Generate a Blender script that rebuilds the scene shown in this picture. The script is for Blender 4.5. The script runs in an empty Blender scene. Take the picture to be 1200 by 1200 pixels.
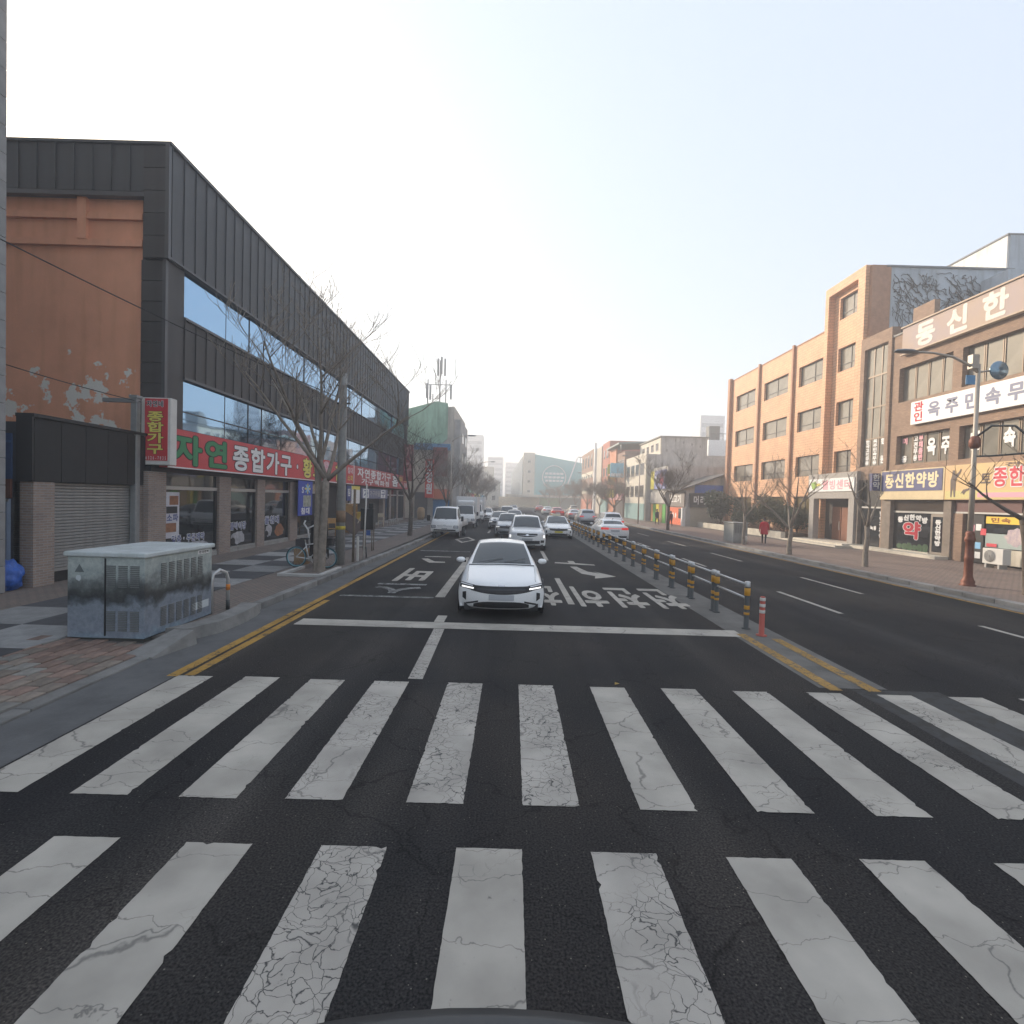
import bpy, bmesh, math, random
from mathutils import Vector, Matrix
R = math.radians
random.seed(7)
SC = bpy.context.scene
COL = SC.collection

# ------------------------------------------------------------------ camera, sky, sun, exposure
cam_d = bpy.data.cameras.new('camera'); cam = bpy.data.objects.new('camera', cam_d); COL.objects.link(cam)
cam_d.sensor_width = 36; cam_d.lens = 18; cam_d.clip_start = 0.05; cam_d.clip_end = 6000
cam.matrix_world = Matrix.Translation((0, 0, 2.5)) @ Matrix.Rotation(R(90 - 1.43), 4, 'X') @ Matrix.Rotation(R(1.6), 4, 'Z')
SC.camera = cam
SUN_AZ, SUN_EL = 43.0, 20.0          # degrees left of the street axis, degrees above the horizon
w = bpy.data.worlds.new('World'); SC.world = w; w.use_nodes = True
wn = w.node_tree; bg = wn.nodes['Background']
sky = wn.nodes.new('ShaderNodeTexSky'); sky.sky_type = 'NISHITA'; sky.sun_disc = False
sky.sun_elevation = R(SUN_EL); sky.sun_rotation = R(-SUN_AZ)
sky.altitude = 20; sky.air_density = 1.6; sky.dust_density = 3.0; sky.ozone_density = 2.0
pale = wn.nodes.new('ShaderNodeMixRGB'); pale.blend_type = 'MIX'; pale.inputs[0].default_value = 0.62
pale.inputs[2].default_value = (5.6, 6.25, 7.4, 1)
wn.links.new(sky.outputs[0], pale.inputs[1]); wn.links.new(pale.outputs[0], bg.inputs[0])
bg.inputs[1].default_value = 0.14
sun_d = bpy.data.lights.new('sun', 'SUN'); sun = bpy.data.objects.new('sun', sun_d); COL.objects.link(sun)
sun_d.energy = 5.0; sun_d.angle = R(2.0); sun_d.color = (1.0, 0.84, 0.66)
sd = Vector((-math.sin(R(SUN_AZ)) * math.cos(R(SUN_EL)), math.cos(R(SUN_AZ)) * math.cos(R(SUN_EL)), math.sin(R(SUN_EL))))
sun.rotation_euler = sd.to_track_quat('Z', 'Y').to_euler()
vs = SC.view_settings; vs.view_transform = 'Standard'; vs.look = 'None'; vs.exposure = 0.38; vs.gamma = 1.0
vs.use_curve_mapping = False
SC.cycles.use_denoising = True
SC.cycles.max_bounces = 6; SC.cycles.diffuse_bounces = 3; SC.cycles.glossy_bounces = 3
SC.cycles.volume_bounces = 2; SC.cycles.transparent_max_bounces = 8

# ------------------------------------------------------------------ materials
MATS = {}
def mat(name, col, rough=0.8, metal=0.0, var=0.0, scale=3.0, bump=0.0, bscale=40.0, spec=0.5, col2=None, coat=0.0, stain=0.0, alpha=1.0):
    if name in MATS: return MATS[name]
    m = bpy.data.materials.new(name); m.use_nodes = True
    nt = m.node_tree; b = nt.nodes['Principled BSDF']
    b.inputs['Base Color'].default_value = (*col, 1); b.inputs['Roughness'].default_value = rough
    b.inputs['Metallic'].default_value = metal; b.inputs['Specular IOR Level'].default_value = spec
    b.inputs['Coat Weight'].default_value = coat; b.inputs['Alpha'].default_value = alpha
    tc = nt.nodes.new('ShaderNodeTexCoord')
    if var > 0 or col2:
        n = nt.nodes.new('ShaderNodeTexNoise'); n.inputs['Scale'].default_value = scale
        n.inputs['Detail'].default_value = 8; n.inputs['Roughness'].default_value = 0.65
        nt.links.new(tc.outputs['Object'], n.inputs['Vector'])
        r = nt.nodes.new('ShaderNodeValToRGB'); r.color_ramp.elements[0].position = 0.3; r.color_ramp.elements[1].position = 0.7
        c2 = col2 if col2 else tuple(min(1, c * (1 + var)) for c in col)
        c1 = col if col2 else tuple(c * (1 - var) for c in col)
        r.color_ramp.elements[0].color = (*c1, 1); r.color_ramp.elements[1].color = (*c2, 1)
        nt.links.new(n.outputs['Fac'], r.inputs[0])
        out = r.outputs[0]
        if stain > 0:   # dirt running down: noise stretched in z
            mp = nt.nodes.new('ShaderNodeMapping'); mp.inputs['Scale'].default_value = (1.6, 1.6, 0.12)
            nt.links.new(tc.outputs['Object'], mp.inputs[0])
            n3 = nt.nodes.new('ShaderNodeTexNoise'); n3.inputs['Scale'].default_value = 2.2; n3.inputs['Detail'].default_value = 6
            nt.links.new(mp.outputs[0], n3.inputs['Vector'])
            r3 = nt.nodes.new('ShaderNodeValToRGB'); r3.color_ramp.elements[0].position = 0.5; r3.color_ramp.elements[1].position = 0.75
            r3.color_ramp.elements[0].color = (1, 1, 1, 1); k = 1 - stain; r3.color_ramp.elements[1].color = (k, k, k * 0.95, 1)
            nt.links.new(n3.outputs['Fac'], r3.inputs[0])
            mx = nt.nodes.new('ShaderNodeMixRGB'); mx.blend_type = 'MULTIPLY'; mx.inputs[0].default_value = 1
            nt.links.new(out, mx.inputs[1]); nt.links.new(r3.outputs[0], mx.inputs[2]); out = mx.outputs[0]
        nt.links.new(out, b.inputs['Base Color'])
    if bump > 0:
        n2 = nt.nodes.new('ShaderNodeTexNoise'); n2.inputs['Scale'].default_value = bscale; n2.inputs['Detail'].default_value = 5
        nt.links.new(tc.outputs['Object'], n2.inputs['Vector'])
        bp = nt.nodes.new('ShaderNodeBump'); bp.inputs['Strength'].default_value = bump; bp.inputs['Distance'].default_value = 0.02
        nt.links.new(n2.outputs['Fac'], bp.inputs['Height']); nt.links.new(bp.outputs[0], b.inputs['Normal'])
    MATS[name] = m
    return m

def glow(name, col, s):
    if name in MATS: return MATS[name]
    m = mat(name, col, 0.3); b = m.node_tree.nodes['Principled BSDF']
    b.inputs['Emission Color'].default_value = (*col, 1); b.inputs['Emission Strength'].default_value = s
    return m

def brick_mat(name, c1, c2, mortar, bw=0.2, bh=0.065, axis='X', msize=0.02, rough=0.85):
    """procedural brick; axis = world axis that runs along the wall ('X' or 'Y'), 'XY' for both faces of a pillar, 'G' for paving"""
    if name in MATS: return MATS[name]
    m = bpy.data.materials.new(name); m.use_nodes = True; nt = m.node_tree; b = nt.nodes['Principled BSDF']
    b.inputs['Roughness'].default_value = rough
    g = nt.nodes.new('ShaderNodeNewGeometry'); sp = nt.nodes.new('ShaderNodeSeparateXYZ'); cb = nt.nodes.new('ShaderNodeCombineXYZ')
    nt.links.new(g.outputs['Position'], sp.inputs[0])
    if axis == 'XY':
        a = nt.nodes.new('ShaderNodeMath'); a.operation = 'ADD'
        nt.links.new(sp.outputs['X'], a.inputs[0]); nt.links.new(sp.outputs['Y'], a.inputs[1]); nt.links.new(a.outputs[0], cb.inputs['X'])
        nt.links.new(sp.outputs['Z'], cb.inputs['Y'])
    elif axis == 'G':
        nt.links.new(sp.outputs['Y'], cb.inputs['X']); nt.links.new(sp.outputs['X'], cb.inputs['Y'])
    else:
        nt.links.new(sp.outputs[axis], cb.inputs['X']); nt.links.new(sp.outputs['Z'], cb.inputs['Y'])
    br = nt.nodes.new('ShaderNodeTexBrick'); nt.links.new(cb.outputs[0], br.inputs['Vector'])
    br.inputs['Scale'].default_value = 1; br.inputs['Brick Width'].default_value = bw; br.inputs['Row Height'].default_value = bh
    br.inputs['Mortar Size'].default_value = msize * bh * 5; br.inputs['Color1'].default_value = (*c1, 1); br.inputs['Color2'].default_value = (*c2, 1)
    br.inputs['Mortar'].default_value = (*mortar, 1); br.inputs['Bias'].default_value = 0.0
    n = nt.nodes.new('ShaderNodeTexNoise'); n.inputs['Scale'].default_value = 1.3; n.inputs['Detail'].default_value = 7
    nt.links.new(g.outputs['Position'], n.inputs['Vector'])
    r = nt.nodes.new('ShaderNodeValToRGB'); r.color_ramp.elements[0].position = 0.3; r.color_ramp.elements[0].color = (.84, .84, .85, 1)
    r.color_ramp.elements[1].position = 0.7; r.color_ramp.elements[1].color = (1.07, 1.06, 1.04, 1); nt.links.new(n.outputs['Fac'], r.inputs[0])
    mx = nt.nodes.new('ShaderNodeMixRGB'); mx.blend_type = 'MULTIPLY'; mx.inputs[0].default_value = 1
    nt.links.new(br.outputs['Color'], mx.inputs[1]); nt.links.new(r.outputs[0], mx.inputs[2]); nt.links.new(mx.outputs[0], b.inputs['Base Color'])
    bp = nt.nodes.new('ShaderNodeBump'); bp.inputs['Strength'].default_value = 0.6; bp.inputs['Distance'].default_value = 0.01; bp.invert = True
    nt.links.new(br.outputs['Fac'], bp.inputs['Height']); nt.links.new(bp.outputs[0], b.inputs['Normal'])
    MATS[name] = m
    return m

# ------------------------------------------------------------------ mesh builder
class MB:
    def __init__(s): s.v = []; s.f = []; s.mi = []; s.m = 0; s.sm = []; s.smooth = False
    def add(s, vs, fs):
        o = len(s.v); s.v += [tuple(p) for p in vs]
        for f in fs: s.f.append(tuple(o + i for i in f)); s.mi.append(s.m); s.sm.append(s.smooth)
    def box(s, x0, x1, y0, y1, z0, z1):
        s.add([(x0,y0,z0),(x1,y0,z0),(x1,y1,z0),(x0,y1,z0),(x0,y0,z1),(x1,y0,z1),(x1,y1,z1),(x0,y1,z1)],
              [(0,3,2,1),(4,5,6,7),(0,1,5,4),(1,2,6,5),(2,3,7,6),(3,0,4,7)]); return s
    def bbox(s, x0, x1, y0, y1, z0, z1, b=0.01):
        """box with bevelled edges"""
        bm = bmesh.new(); bmesh.ops.create_cube(bm, size=1)
        for v in bm.verts: v.co = ((x0+x1)/2+v.co.x*(x1-x0), (y0+y1)/2+v.co.y*(y1-y0), (z0+z1)/2+v.co.z*(z1-z0))
        bmesh.ops.bevel(bm, geom=bm.edges[:], offset=b, segments=2, affect='EDGES', profile=0.5)
        s.frombm(bm); return s
    def frombm(s, bm):
        bm.verts.index_update(); s.add([v.co[:] for v in bm.verts], [[v.index for v in f.verts] for f in bm.faces]); bm.free()
    def quad(s, a, b, c, d): s.add([a, b, c, d], [(0, 1, 2, 3)]); return s
    def tube(s, pts, rad, n=8, cap=True):
        pts = [Vector(p) for p in pts]; rad = rad if isinstance(rad, (list, tuple)) else [rad] * len(pts)
        vs = []; up = None
        for i, p in enumerate(pts):
            t = (pts[min(i+1, len(pts)-1)] - pts[max(i-1, 0)])
            if t.length < 1e-9: t = Vector((0, 0, 1))
            t.normalize()
            if up is None: up = t.orthogonal().normalized()
            else:
                up = (up - t * up.dot(t))
                up = up.normalized() if up.length > 1e-6 else t.orthogonal().normalized()
            q = t.cross(up)
            for k in range(n):
                a = 2 * math.pi * k / n
                vs.append(p + (up * math.cos(a) + q * math.sin(a)) * rad[i])
        fs = []
        for i in range(len(pts) - 1):
            for k in range(n): fs.append((i*n+k, i*n+(k+1) % n, (i+1)*n+(k+1) % n, (i+1)*n+k))
        if cap: fs.append(tuple(range(n-1, -1, -1))); fs.append(tuple((len(pts)-1)*n + k for k in range(n)))
        sm = s.smooth; s.smooth = True; s.add(vs, fs); s.smooth = sm; return s
    def lathe(s, prof, n=16, c=(0, 0, 0), axis='Z'):
        vs = []
        for r, h in prof:
            for k in range(n):
                a = 2*math.pi*k/n
                p = {'Z': (r*math.cos(a), r*math.sin(a), h), 'X': (h, r*math.cos(a), r*math.sin(a)), 'Y': (r*math.sin(a), h, r*math.cos(a))}[axis]
                vs.append((p[0]+c[0], p[1]+c[1], p[2]+c[2]))
        fs = [(i*n+k, i*n+(k+1) % n, (i+1)*n+(k+1) % n, (i+1)*n+k) for i in range(len(prof)-1) for k in range(n)]
        fs.append(tuple(range(n-1, -1, -1))); fs.append(tuple((len(prof)-1)*n+k for k in range(n)))
        sm = s.smooth; s.smooth = True; s.add(vs, fs); s.smooth = sm; return s
    def prism(s, poly, fn, d0, d1):
        """poly of 2-D points, fn(u, v, d) -> 3-D, extruded d0..d1"""
        n = len(poly); vs = [fn(u, v, d0) for u, v in poly] + [fn(u, v, d1) for u, v in poly]
        s.add(vs, [tuple(range(n-1, -1, -1)), tuple(range(n, 2*n))] + [(i, (i+1) % n, n+(i+1) % n, n+i) for i in range(n)]); return s
    def mesh(s, name, mats):
        m = bpy.data.meshes.new(name); m.from_pydata(s.v, [], s.f)
        for x in (mats if isinstance(mats, (list, tuple)) else [mats]): m.materials.append(x)
        m.polygons.foreach_set('material_index', s.mi); m.polygons.foreach_set('use_smooth', s.sm)
        m.update(); return m
    def build(s, name, mats, parent=None, fix=True):
        m = s.mesh(name, mats)
        if fix:
            bm = bmesh.new(); bm.from_mesh(m); bmesh.ops.recalc_face_normals(bm, faces=bm.faces[:]); bm.to_mesh(m); bm.free()
        return link(name, m, parent)

def link(name, data, parent=None, loc=(0, 0, 0), rz=0.0):
    o = bpy.data.objects.new(name, data); COL.objects.link(o); o.location = loc; o.rotation_euler = (0, 0, rz)
    if parent: o.parent = parent
    return o
def tag(o, label, cat, group=None):
    o['label'] = label; o['category'] = cat
    if group: o['group'] = group
    return o
def thing(name, label, cat, loc=(0, 0, 0), rz=0.0, group=None):
    return tag(link(name, None, None, loc, rz), label, cat, group)
def struct(o): o['kind'] = 'structure'; return o
def box(name, m, parent, *b): return MB().box(*b).build(name, m, parent, fix=False)
def bbox(name, m, parent, *b, bev=0.01): return MB().bbox(*b, b=bev).build(name, m, parent)
def copy_tree(o, parent=None):
    c = o.copy(); COL.objects.link(c); c.parent = parent
    for ch in [x for x in o.children]: copy_tree(ch, c)
    return c

# ------------------------------------------------------------------ lettering: Blender's own fallback font, as flat print
_fc = bpy.data.curves.new('lettering', 'FONT'); _fo = bpy.data.objects.new('lettering_tmp', _fc); COL.objects.link(_fo)
_glyph = {}
def glyph(ch, off):
    if (ch, off) not in _glyph:
        _fc.body = ch; _fc.offset = off; _fc.resolution_u = 3
        me = bpy.data.meshes.new_from_object(_fo)
        _glyph[(ch, off)] = ([v.co[:2] for v in me.vertices], [tuple(p.vertices) for p in me.polygons]); bpy.data.meshes.remove(me)
    return _glyph[(ch, off)]
def text(parent, body, fr, u0, u1, v0, v1, m, bold=0.02, d=0.006, vertical=False, name='lettering', pitch=None, arc=0.0):
    """print body in the rectangle u0..u1, v0..v1 of frame fr(u, v, d) -> xyz; each glyph is fitted to its own cell"""
    mb = MB(); n = len(body)
    for i, ch in enumerate(body):
        if ch == ' ': continue
        V, F = glyph(ch, 0.006)
        if not V: continue
        if vertical: cu0, cu1 = u0, u1; cv1 = v1 - (v1-v0)*i/n; cv0 = v1 - (v1-v0)*(i+0.9)/n
        else: cu0 = u0 + (u1-u0)*(i+0.04)/n; cu1 = u0 + (u1-u0)*(i+0.96)/n; cv0, cv1 = v0, v1
        ww = 0.92; lo, hi = -0.1, 0.83
        if ord(ch) < 0x2000: 
            xs = [p[0] for p in V]; cx = (min(xs)+max(xs))/2; x0 = cx - 0.46; lo, hi = -0.08, 0.75
            if ch in '-·.': x0 = cx - 0.46
        else: x0 = 0.0
        da = arc * (1 - (2*(i+0.5)/n - 1)**2)
        # weight: shifted copies of the glyph, each a hair further out so that none share a plane
        sh = [(0, 0)] if bold <= .012 else [(0, 0)] + [(bold*.8*math.cos(a*math.pi/4), bold*.8*math.sin(a*math.pi/4)) for a in range(8)]
        for q, (sx_, sy_) in enumerate(sh):
            mb.add([fr(cu0 + (p[0]+sx_-x0)/ww*(cu1-cu0), cv0 + da + (p[1]+sy_-lo)/(hi-lo)*(cv1-cv0), d + q*.00035) for p in V], F)
    return mb.build(name, m, parent, fix=False)
HAZE = 0.0036
# ------------------------------------------------------------------ ground, road, pavements
def asphalt():
    m = bpy.data.materials.new('asphalt'); m.use_nodes = True; nt = m.node_tree; b = nt.nodes['Principled BSDF']
    g = nt.nodes.new('ShaderNodeNewGeometry'); L = nt.links.new
    n1 = nt.nodes.new('ShaderNodeTexNoise'); n1.inputs['Scale'].default_value = 0.45; n1.inputs['Detail'].default_value = 6
    mp = nt.nodes.new('ShaderNodeMapping'); mp.inputs['Scale'].default_value = (1.6, 0.35, 1); L(g.outputs['Position'], mp.inputs[0]); L(mp.outputs[0], n1.inputs['Vector'])
    r1 = nt.nodes.new('ShaderNodeValToRGB'); r1.color_ramp.elements[0].position = 0.3; r1.color_ramp.elements[0].color = (.021, .021, .023, 1)
    r1.color_ramp.elements[1].position = 0.72; r1.color_ramp.elements[1].color = (.036, .0355, .035, 1); L(n1.outputs['Fac'], r1.inputs[0])
    n2 = nt.nodes.new('ShaderNodeTexNoise'); n2.inputs['Scale'].default_value = 65; n2.inputs['Detail'].default_value = 3; L(g.outputs['Position'], n2.inputs['Vector'])
    r2 = nt.nodes.new('ShaderNodeValToRGB'); r2.color_ramp.elements[0].position = 0.35; r2.color_ramp.elements[0].color = (.45, .45, .45, 1)
    r2.color_ramp.elements[1].position = 0.72; r2.color_ramp.elements[1].color = (1.9, 1.84, 1.75, 1); L(n2.outputs['Fac'], r2.inputs[0])
    mx = nt.nodes.new('ShaderNodeMixRGB'); mx.blend_type = 'MULTIPLY'; mx.inputs[0].default_value = 1; L(r1.outputs[0], mx.inputs[1]); L(r2.outputs[0], mx.inputs[2])
    # pale grit specks
    vo = nt.nodes.new('ShaderNodeTexVoronoi'); vo.inputs['Scale'].default_value = 16; L(g.outputs['Position'], vo.inputs['Vector'])
    r3 = nt.nodes.new('ShaderNodeValToRGB'); r3.color_ramp.elements[0].position = 0.05; r3.color_ramp.elements[0].color = (1, 1, 1, 1)
    r3.color_ramp.elements[1].position = 0.09; r3.color_ramp.elements[1].color = (0, 0, 0, 1); L(vo.outputs['Distance'], r3.inputs[0])
    mx2 = nt.nodes.new('ShaderNodeMixRGB'); mx2.inputs[2].default_value = (.16, .15, .13, 1); L(r3.outputs[0], mx2.inputs[0]); L(mx.outputs[0], mx2.inputs[1])
    # polished wheel tracks and dusty strips, running along the road
    n4 = nt.nodes.new('ShaderNodeTexNoise'); n4.inputs['Scale'].default_value = 1.0; n4.inputs['Detail'].default_value = 4
    mp4 = nt.nodes.new('ShaderNodeMapping'); mp4.inputs['Scale'].default_value = (1.1, 0.03, 1); L(g.outputs['Position'], mp4.inputs[0]); L(mp4.outputs[0], n4.inputs['Vector'])
    r4 = nt.nodes.new('ShaderNodeValToRGB'); r4.color_ramp.elements[0].position = 0.5; r4.color_ramp.elements[0].color = (1, 1, 1, 1)
    r4.color_ramp.elements[1].position = 0.68; r4.color_ramp.elements[1].color = (1.5, 1.48, 1.45, 1); L(n4.outputs['Fac'], r4.inputs[0])
    mx3 = nt.nodes.new('ShaderNodeMixRGB'); mx3.blend_type = 'MULTIPLY'; mx3.inputs[0].default_value = 1; L(mx2.outputs[0], mx3.inputs[1]); L(r4.outputs[0], mx3.inputs[2])
    vc = nt.nodes.new('ShaderNodeTexVoronoi'); vc.feature = 'DISTANCE_TO_EDGE'; vc.inputs['Scale'].default_value = .8
    nd = nt.nodes.new('ShaderNodeTexNoise'); nd.inputs['Scale'].default_value = 2.2; nd.inputs['Detail'].default_value = 6; L(g.outputs['Position'], nd.inputs['Vector'])
    vm = nt.nodes.new('ShaderNodeVectorMath'); vm.operation = 'MULTIPLY_ADD'; vm.inputs[1].default_value = (.8, .8, 0); L(nd.outputs['Color'], vm.inputs[0]); L(g.outputs['Position'], vm.inputs[2]); L(vm.outputs[0], vc.inputs['Vector'])
    rc = nt.nodes.new('ShaderNodeValToRGB'); rc.color_ramp.elements[0].position = .002; rc.color_ramp.elements[0].color = (.45, .45, .45, 1); rc.color_ramp.elements[1].position = .008; rc.color_ramp.elements[1].color = (1, 1, 1, 1); L(vc.outputs['Distance'], rc.inputs[0])
    mx4 = nt.nodes.new('ShaderNodeMixRGB'); mx4.blend_type = 'MULTIPLY'; mx4.inputs[0].default_value = .8; L(mx3.outputs[0], mx4.inputs[1]); L(rc.outputs[0], mx4.inputs[2])
    # broad patches: older, browner or paler surfacing
    nb_ = nt.nodes.new('ShaderNodeTexNoise'); nb_.inputs['Scale'].default_value = .32; nb_.inputs['Detail'].default_value = 3; L(g.outputs['Position'], nb_.inputs['Vector'])
    rb = nt.nodes.new('ShaderNodeValToRGB'); rb.color_ramp.elements[0].position = .42; rb.color_ramp.elements[0].color = (.86, .86, .88, 1); rb.color_ramp.elements[1].position = .62; rb.color_ramp.elements[1].color = (1.35, 1.25, 1.16, 1); L(nb_.outputs['Fac'], rb.inputs[0])
    mx5 = nt.nodes.new('ShaderNodeMixRGB'); mx5.blend_type = 'MULTIPLY'; mx5.inputs[0].default_value = 1; L(mx4.outputs[0], mx5.inputs[1]); L(rb.outputs[0], mx5.inputs[2])
    L(mx5.outputs[0], b.inputs['Base Color']); b.inputs['Roughness'].default_value = 0.9; b.inputs['Specular IOR Level'].default_value = 0.12
    bp = nt.nodes.new('ShaderNodeBump'); bp.inputs['Strength'].default_value = 0.5; bp.inputs['Distance'].default_value = 0.006
    L(n2.outputs['Fac'], bp.inputs['Height']); L(bp.outputs[0], b.inputs['Normal'])
    MATS['asphalt'] = m; return m
def paint(name, col, crack=0.5, cscale=6.0, wear=0.35, asph=(.06, .06, .06)):
    """road paint: cracked (voronoi edges) and worn; crack 0..1 how much of it"""
    m = bpy.data.materials.new(name); m.use_nodes = True; nt = m.node_tree; b = nt.nodes['Principled BSDF']; L = nt.links.new
    b.inputs['Roughness'].default_value = 0.85; b.inputs['Specular IOR Level'].default_value = 0.15
    g = nt.nodes.new('ShaderNodeNewGeometry')
    dn = nt.nodes.new('ShaderNodeTexNoise'); dn.inputs['Scale'].default_value = 4.5; dn.inputs['Detail'].default_value = 4; L(g.outputs['Position'], dn.inputs['Vector'])
    va = nt.nodes.new('ShaderNodeVectorMath'); va.operation = 'MULTIPLY_ADD'; va.inputs[1].default_value = (.30, .30, 0); L(dn.outputs['Color'], va.inputs[0]); L(g.outputs['Position'], va.inputs[2])
    vo = nt.nodes.new('ShaderNodeTexVoronoi'); vo.feature = 'DISTANCE_TO_EDGE'; vo.inputs['Scale'].default_value = cscale; L(va.outputs[0], vo.inputs['Vector'])
    rv = nt.nodes.new('ShaderNodeValToRGB'); rv.color_ramp.elements[0].position = 0.006; rv.color_ramp.elements[0].color = (1, 1, 1, 1)
    rv.color_ramp.elements[1].position = 0.035; rv.color_ramp.elements[1].color = (0, 0, 0, 1); L(vo.outputs['Distance'], rv.inputs[0])
    pn = nt.nodes.new('ShaderNodeTexNoise'); pn.inputs['Scale'].default_value = 1.1; pn.inputs['Detail'].default_value = 3; L(g.outputs['Position'], pn.inputs['Vector'])
    rp = nt.nodes.new('ShaderNodeValToRGB'); rp.color_ramp.elements[0].position = max(0, 0.62 - crack*0.5); rp.color_ramp.elements[1].position = max(.05, 0.72 - crack*0.5); L(pn.outputs['Fac'], rp.inputs[0])
    mm = nt.nodes.new('ShaderNodeMath'); mm.operation = 'MULTIPLY'; L(rv.outputs[0], mm.inputs[0]); L(rp.outputs[0], mm.inputs[1])
    # transverse cracks every so often
    mp = nt.nodes.new('ShaderNodeMapping'); mp.inputs['Scale'].default_value = (0.3, 1, 1); L(va.outputs[0], mp.inputs[0])
    v2 = nt.nodes.new('ShaderNodeTexVoronoi'); v2.feature = 'DISTANCE_TO_EDGE'; v2.inputs['Scale'].default_value = 2.3; L(mp.outputs[0], v2.inputs['Vector'])
    r2 = nt.nodes.new('ShaderNodeValToRGB'); r2.color_ramp.elements[0].position = 0.002; r2.color_ramp.elements[0].color = (.6, .6, .6, 1)
    r2.color_ramp.elements[1].position = 0.009; r2.color_ramp.elements[1].color = (0, 0, 0, 1); L(v2.outputs['Distance'], r2.inputs[0])
    mxx = nt.nodes.new('ShaderNodeMath'); mxx.operation = 'MAXIMUM'; L(mm.outputs[0], mxx.inputs[0]); L(r2.outputs[0], mxx.inputs[1])
    # worn-away specks
    wn_ = nt.nodes.new('ShaderNodeTexNoise'); wn_.inputs['Scale'].default_value = 5; wn_.inputs['Detail'].default_value = 10; wn_.inputs['Roughness'].default_value = 0.8; L(g.outputs['Position'], wn_.inputs['Vector'])
    rw = nt.nodes.new('ShaderNodeValToRGB'); rw.color_ramp.elements[0].position = 0.72 - wear*0.3; rw.color_ramp.elements[1].position = 0.80 - wear*0.3; L(wn_.outputs['Fac'], rw.inputs[0])
    m3 = nt.nodes.new('ShaderNodeMath'); m3.operation = 'MAXIMUM'; L(mxx.outputs[0], m3.inputs[0]); L(rw.outputs[0], m3.inputs[1])
    dr = nt.nodes.new('ShaderNodeTexNoise'); dr.inputs['Scale'].default_value = 1.7; dr.inputs['Detail'].default_value = 8; L(g.outputs['Position'], dr.inputs['Vector'])
    rd = nt.nodes.new('ShaderNodeValToRGB'); rd.color_ramp.elements[0].position = .3; rd.color_ramp.elements[0].color = (*[c*0.72 for c in col], 1)
    rd.color_ramp.elements[1].position = .7; rd.color_ramp.elements[1].color = (*[min(1, c*1.1) for c in col], 1); L(dr.outputs['Fac'], rd.inputs[0])
    mx = nt.nodes.new('ShaderNodeMixRGB'); mx.inputs[2].default_value = (*asph, 1); L(m3.outputs[0], mx.inputs[0]); L(rd.outputs[0], mx.inputs[1]); L(mx.outputs[0], b.inputs['Base Color'])
    MATS[name] = m; return m
ASPH = asphalt()
WHITE1 = paint('worn_white_paint', (.43, .40, .35), 0.12, 9, 0.3)
WHITE2 = paint('cracked_white_paint', (.43, .40, .355), 0.42, 11, 0.36)
WHITE3 = paint('faded_white_paint', (.3, .3, .285), 0.5, 8, 0.8)
YELLOW = paint('worn_yellow_paint', (.40, .235, .06), 0.4, 8, 0.62)
YELLOWF = paint('faded_yellow_paint', (.38, .23, .07), 0.5, 8, 0.66, (.11, .105, .095))
CONC = mat('kerb_concrete', (.22, .215, .205), 0.9, var=0.28, scale=2.5, bump=0.5, bscale=35)
GUTTER = mat('gutter_concrete', (.10, .10, .10), 0.9, var=0.3, scale=1.6, bump=0.3)
KERBD = mat('kerb_granite', (.19, .185, .175), 0.85, var=0.3, scale=3, bump=0.4, bscale=60)

ground = struct(link('ground', MB().quad((-2500, -600, -.08), (2500, -600, -.08), (2500, 4000, -.08), (-2500, 4000, -.08)).mesh('ground', mat('far_ground', (.14, .135, .125), 0.95, var=.2, scale=.05))))
road = struct(link('road', MB().quad((-5.4, -25, 0), (13.6, -25, 0), (13.6, 420, 0), (-5.4, 420, 0)).mesh('road', ASPH)))
def sheet(name, m, pts, z, parent=road):
    mb = MB(); mb.add([(x, y, z) for x, y in pts], [tuple(range(len(pts)))])
    return mb.build(name, m, parent, fix=False)
def strip(name, m, x0, x1, y0, y1, z=.004, parent=road, dx=0.0):
    return sheet(name, m, [(x0, y0), (x1, y0), (x1+dx, y1), (x0+dx, y1)], z, parent)
# crosswalk stripes, two staggered rows
def stripe(m, x0, x1, y0, y1):
    """crosswalk bar with a slightly ragged, chipped outline"""
    P_ = []; n = 70; rj = lambda: -abs(random.gauss(0, .0028)) - (random.uniform(.006, .022) if random.random() < .035 else 0)
    P_ += [(x0 - rj(), y0 + (y1-y0)*i/n) for i in range(n)] + [(x0 + (x1-x0)*i/12, y1 + rj()) for i in range(12)]
    P_ += [(x1 + rj(), y1 - (y1-y0)*i/n) for i in range(n)] + [(x1 - (x1-x0)*i/12, y0 - rj()) for i in range(12)]
    sheet('crosswalk_stripe', m, P_[::-1], .006)
for k, xr in enumerate((-3.96, -3.07, -2.18, -1.32, -.33, .62, 1.58, 2.54, 3.5, 4.5, 5.45, 6.4, 7.35)):
    stripe(WHITE2 if k in (3, 4, 5) else WHITE1, xr - .47, xr, 4.1 + .02*random.random(), 6.83 + .04*random.random())
for i in range(-5, 7):
    x0 = -.33 + i*.957
    mm = WHITE2 if i in (-1, 1) else WHITE1
    stripe(mm, x0, x0 + .47, 0.85, 3.57 + .03*random.random())
strip('stop_line', WHITE1, -4.1, 4.5, 9.68, 10.16, .006)
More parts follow.
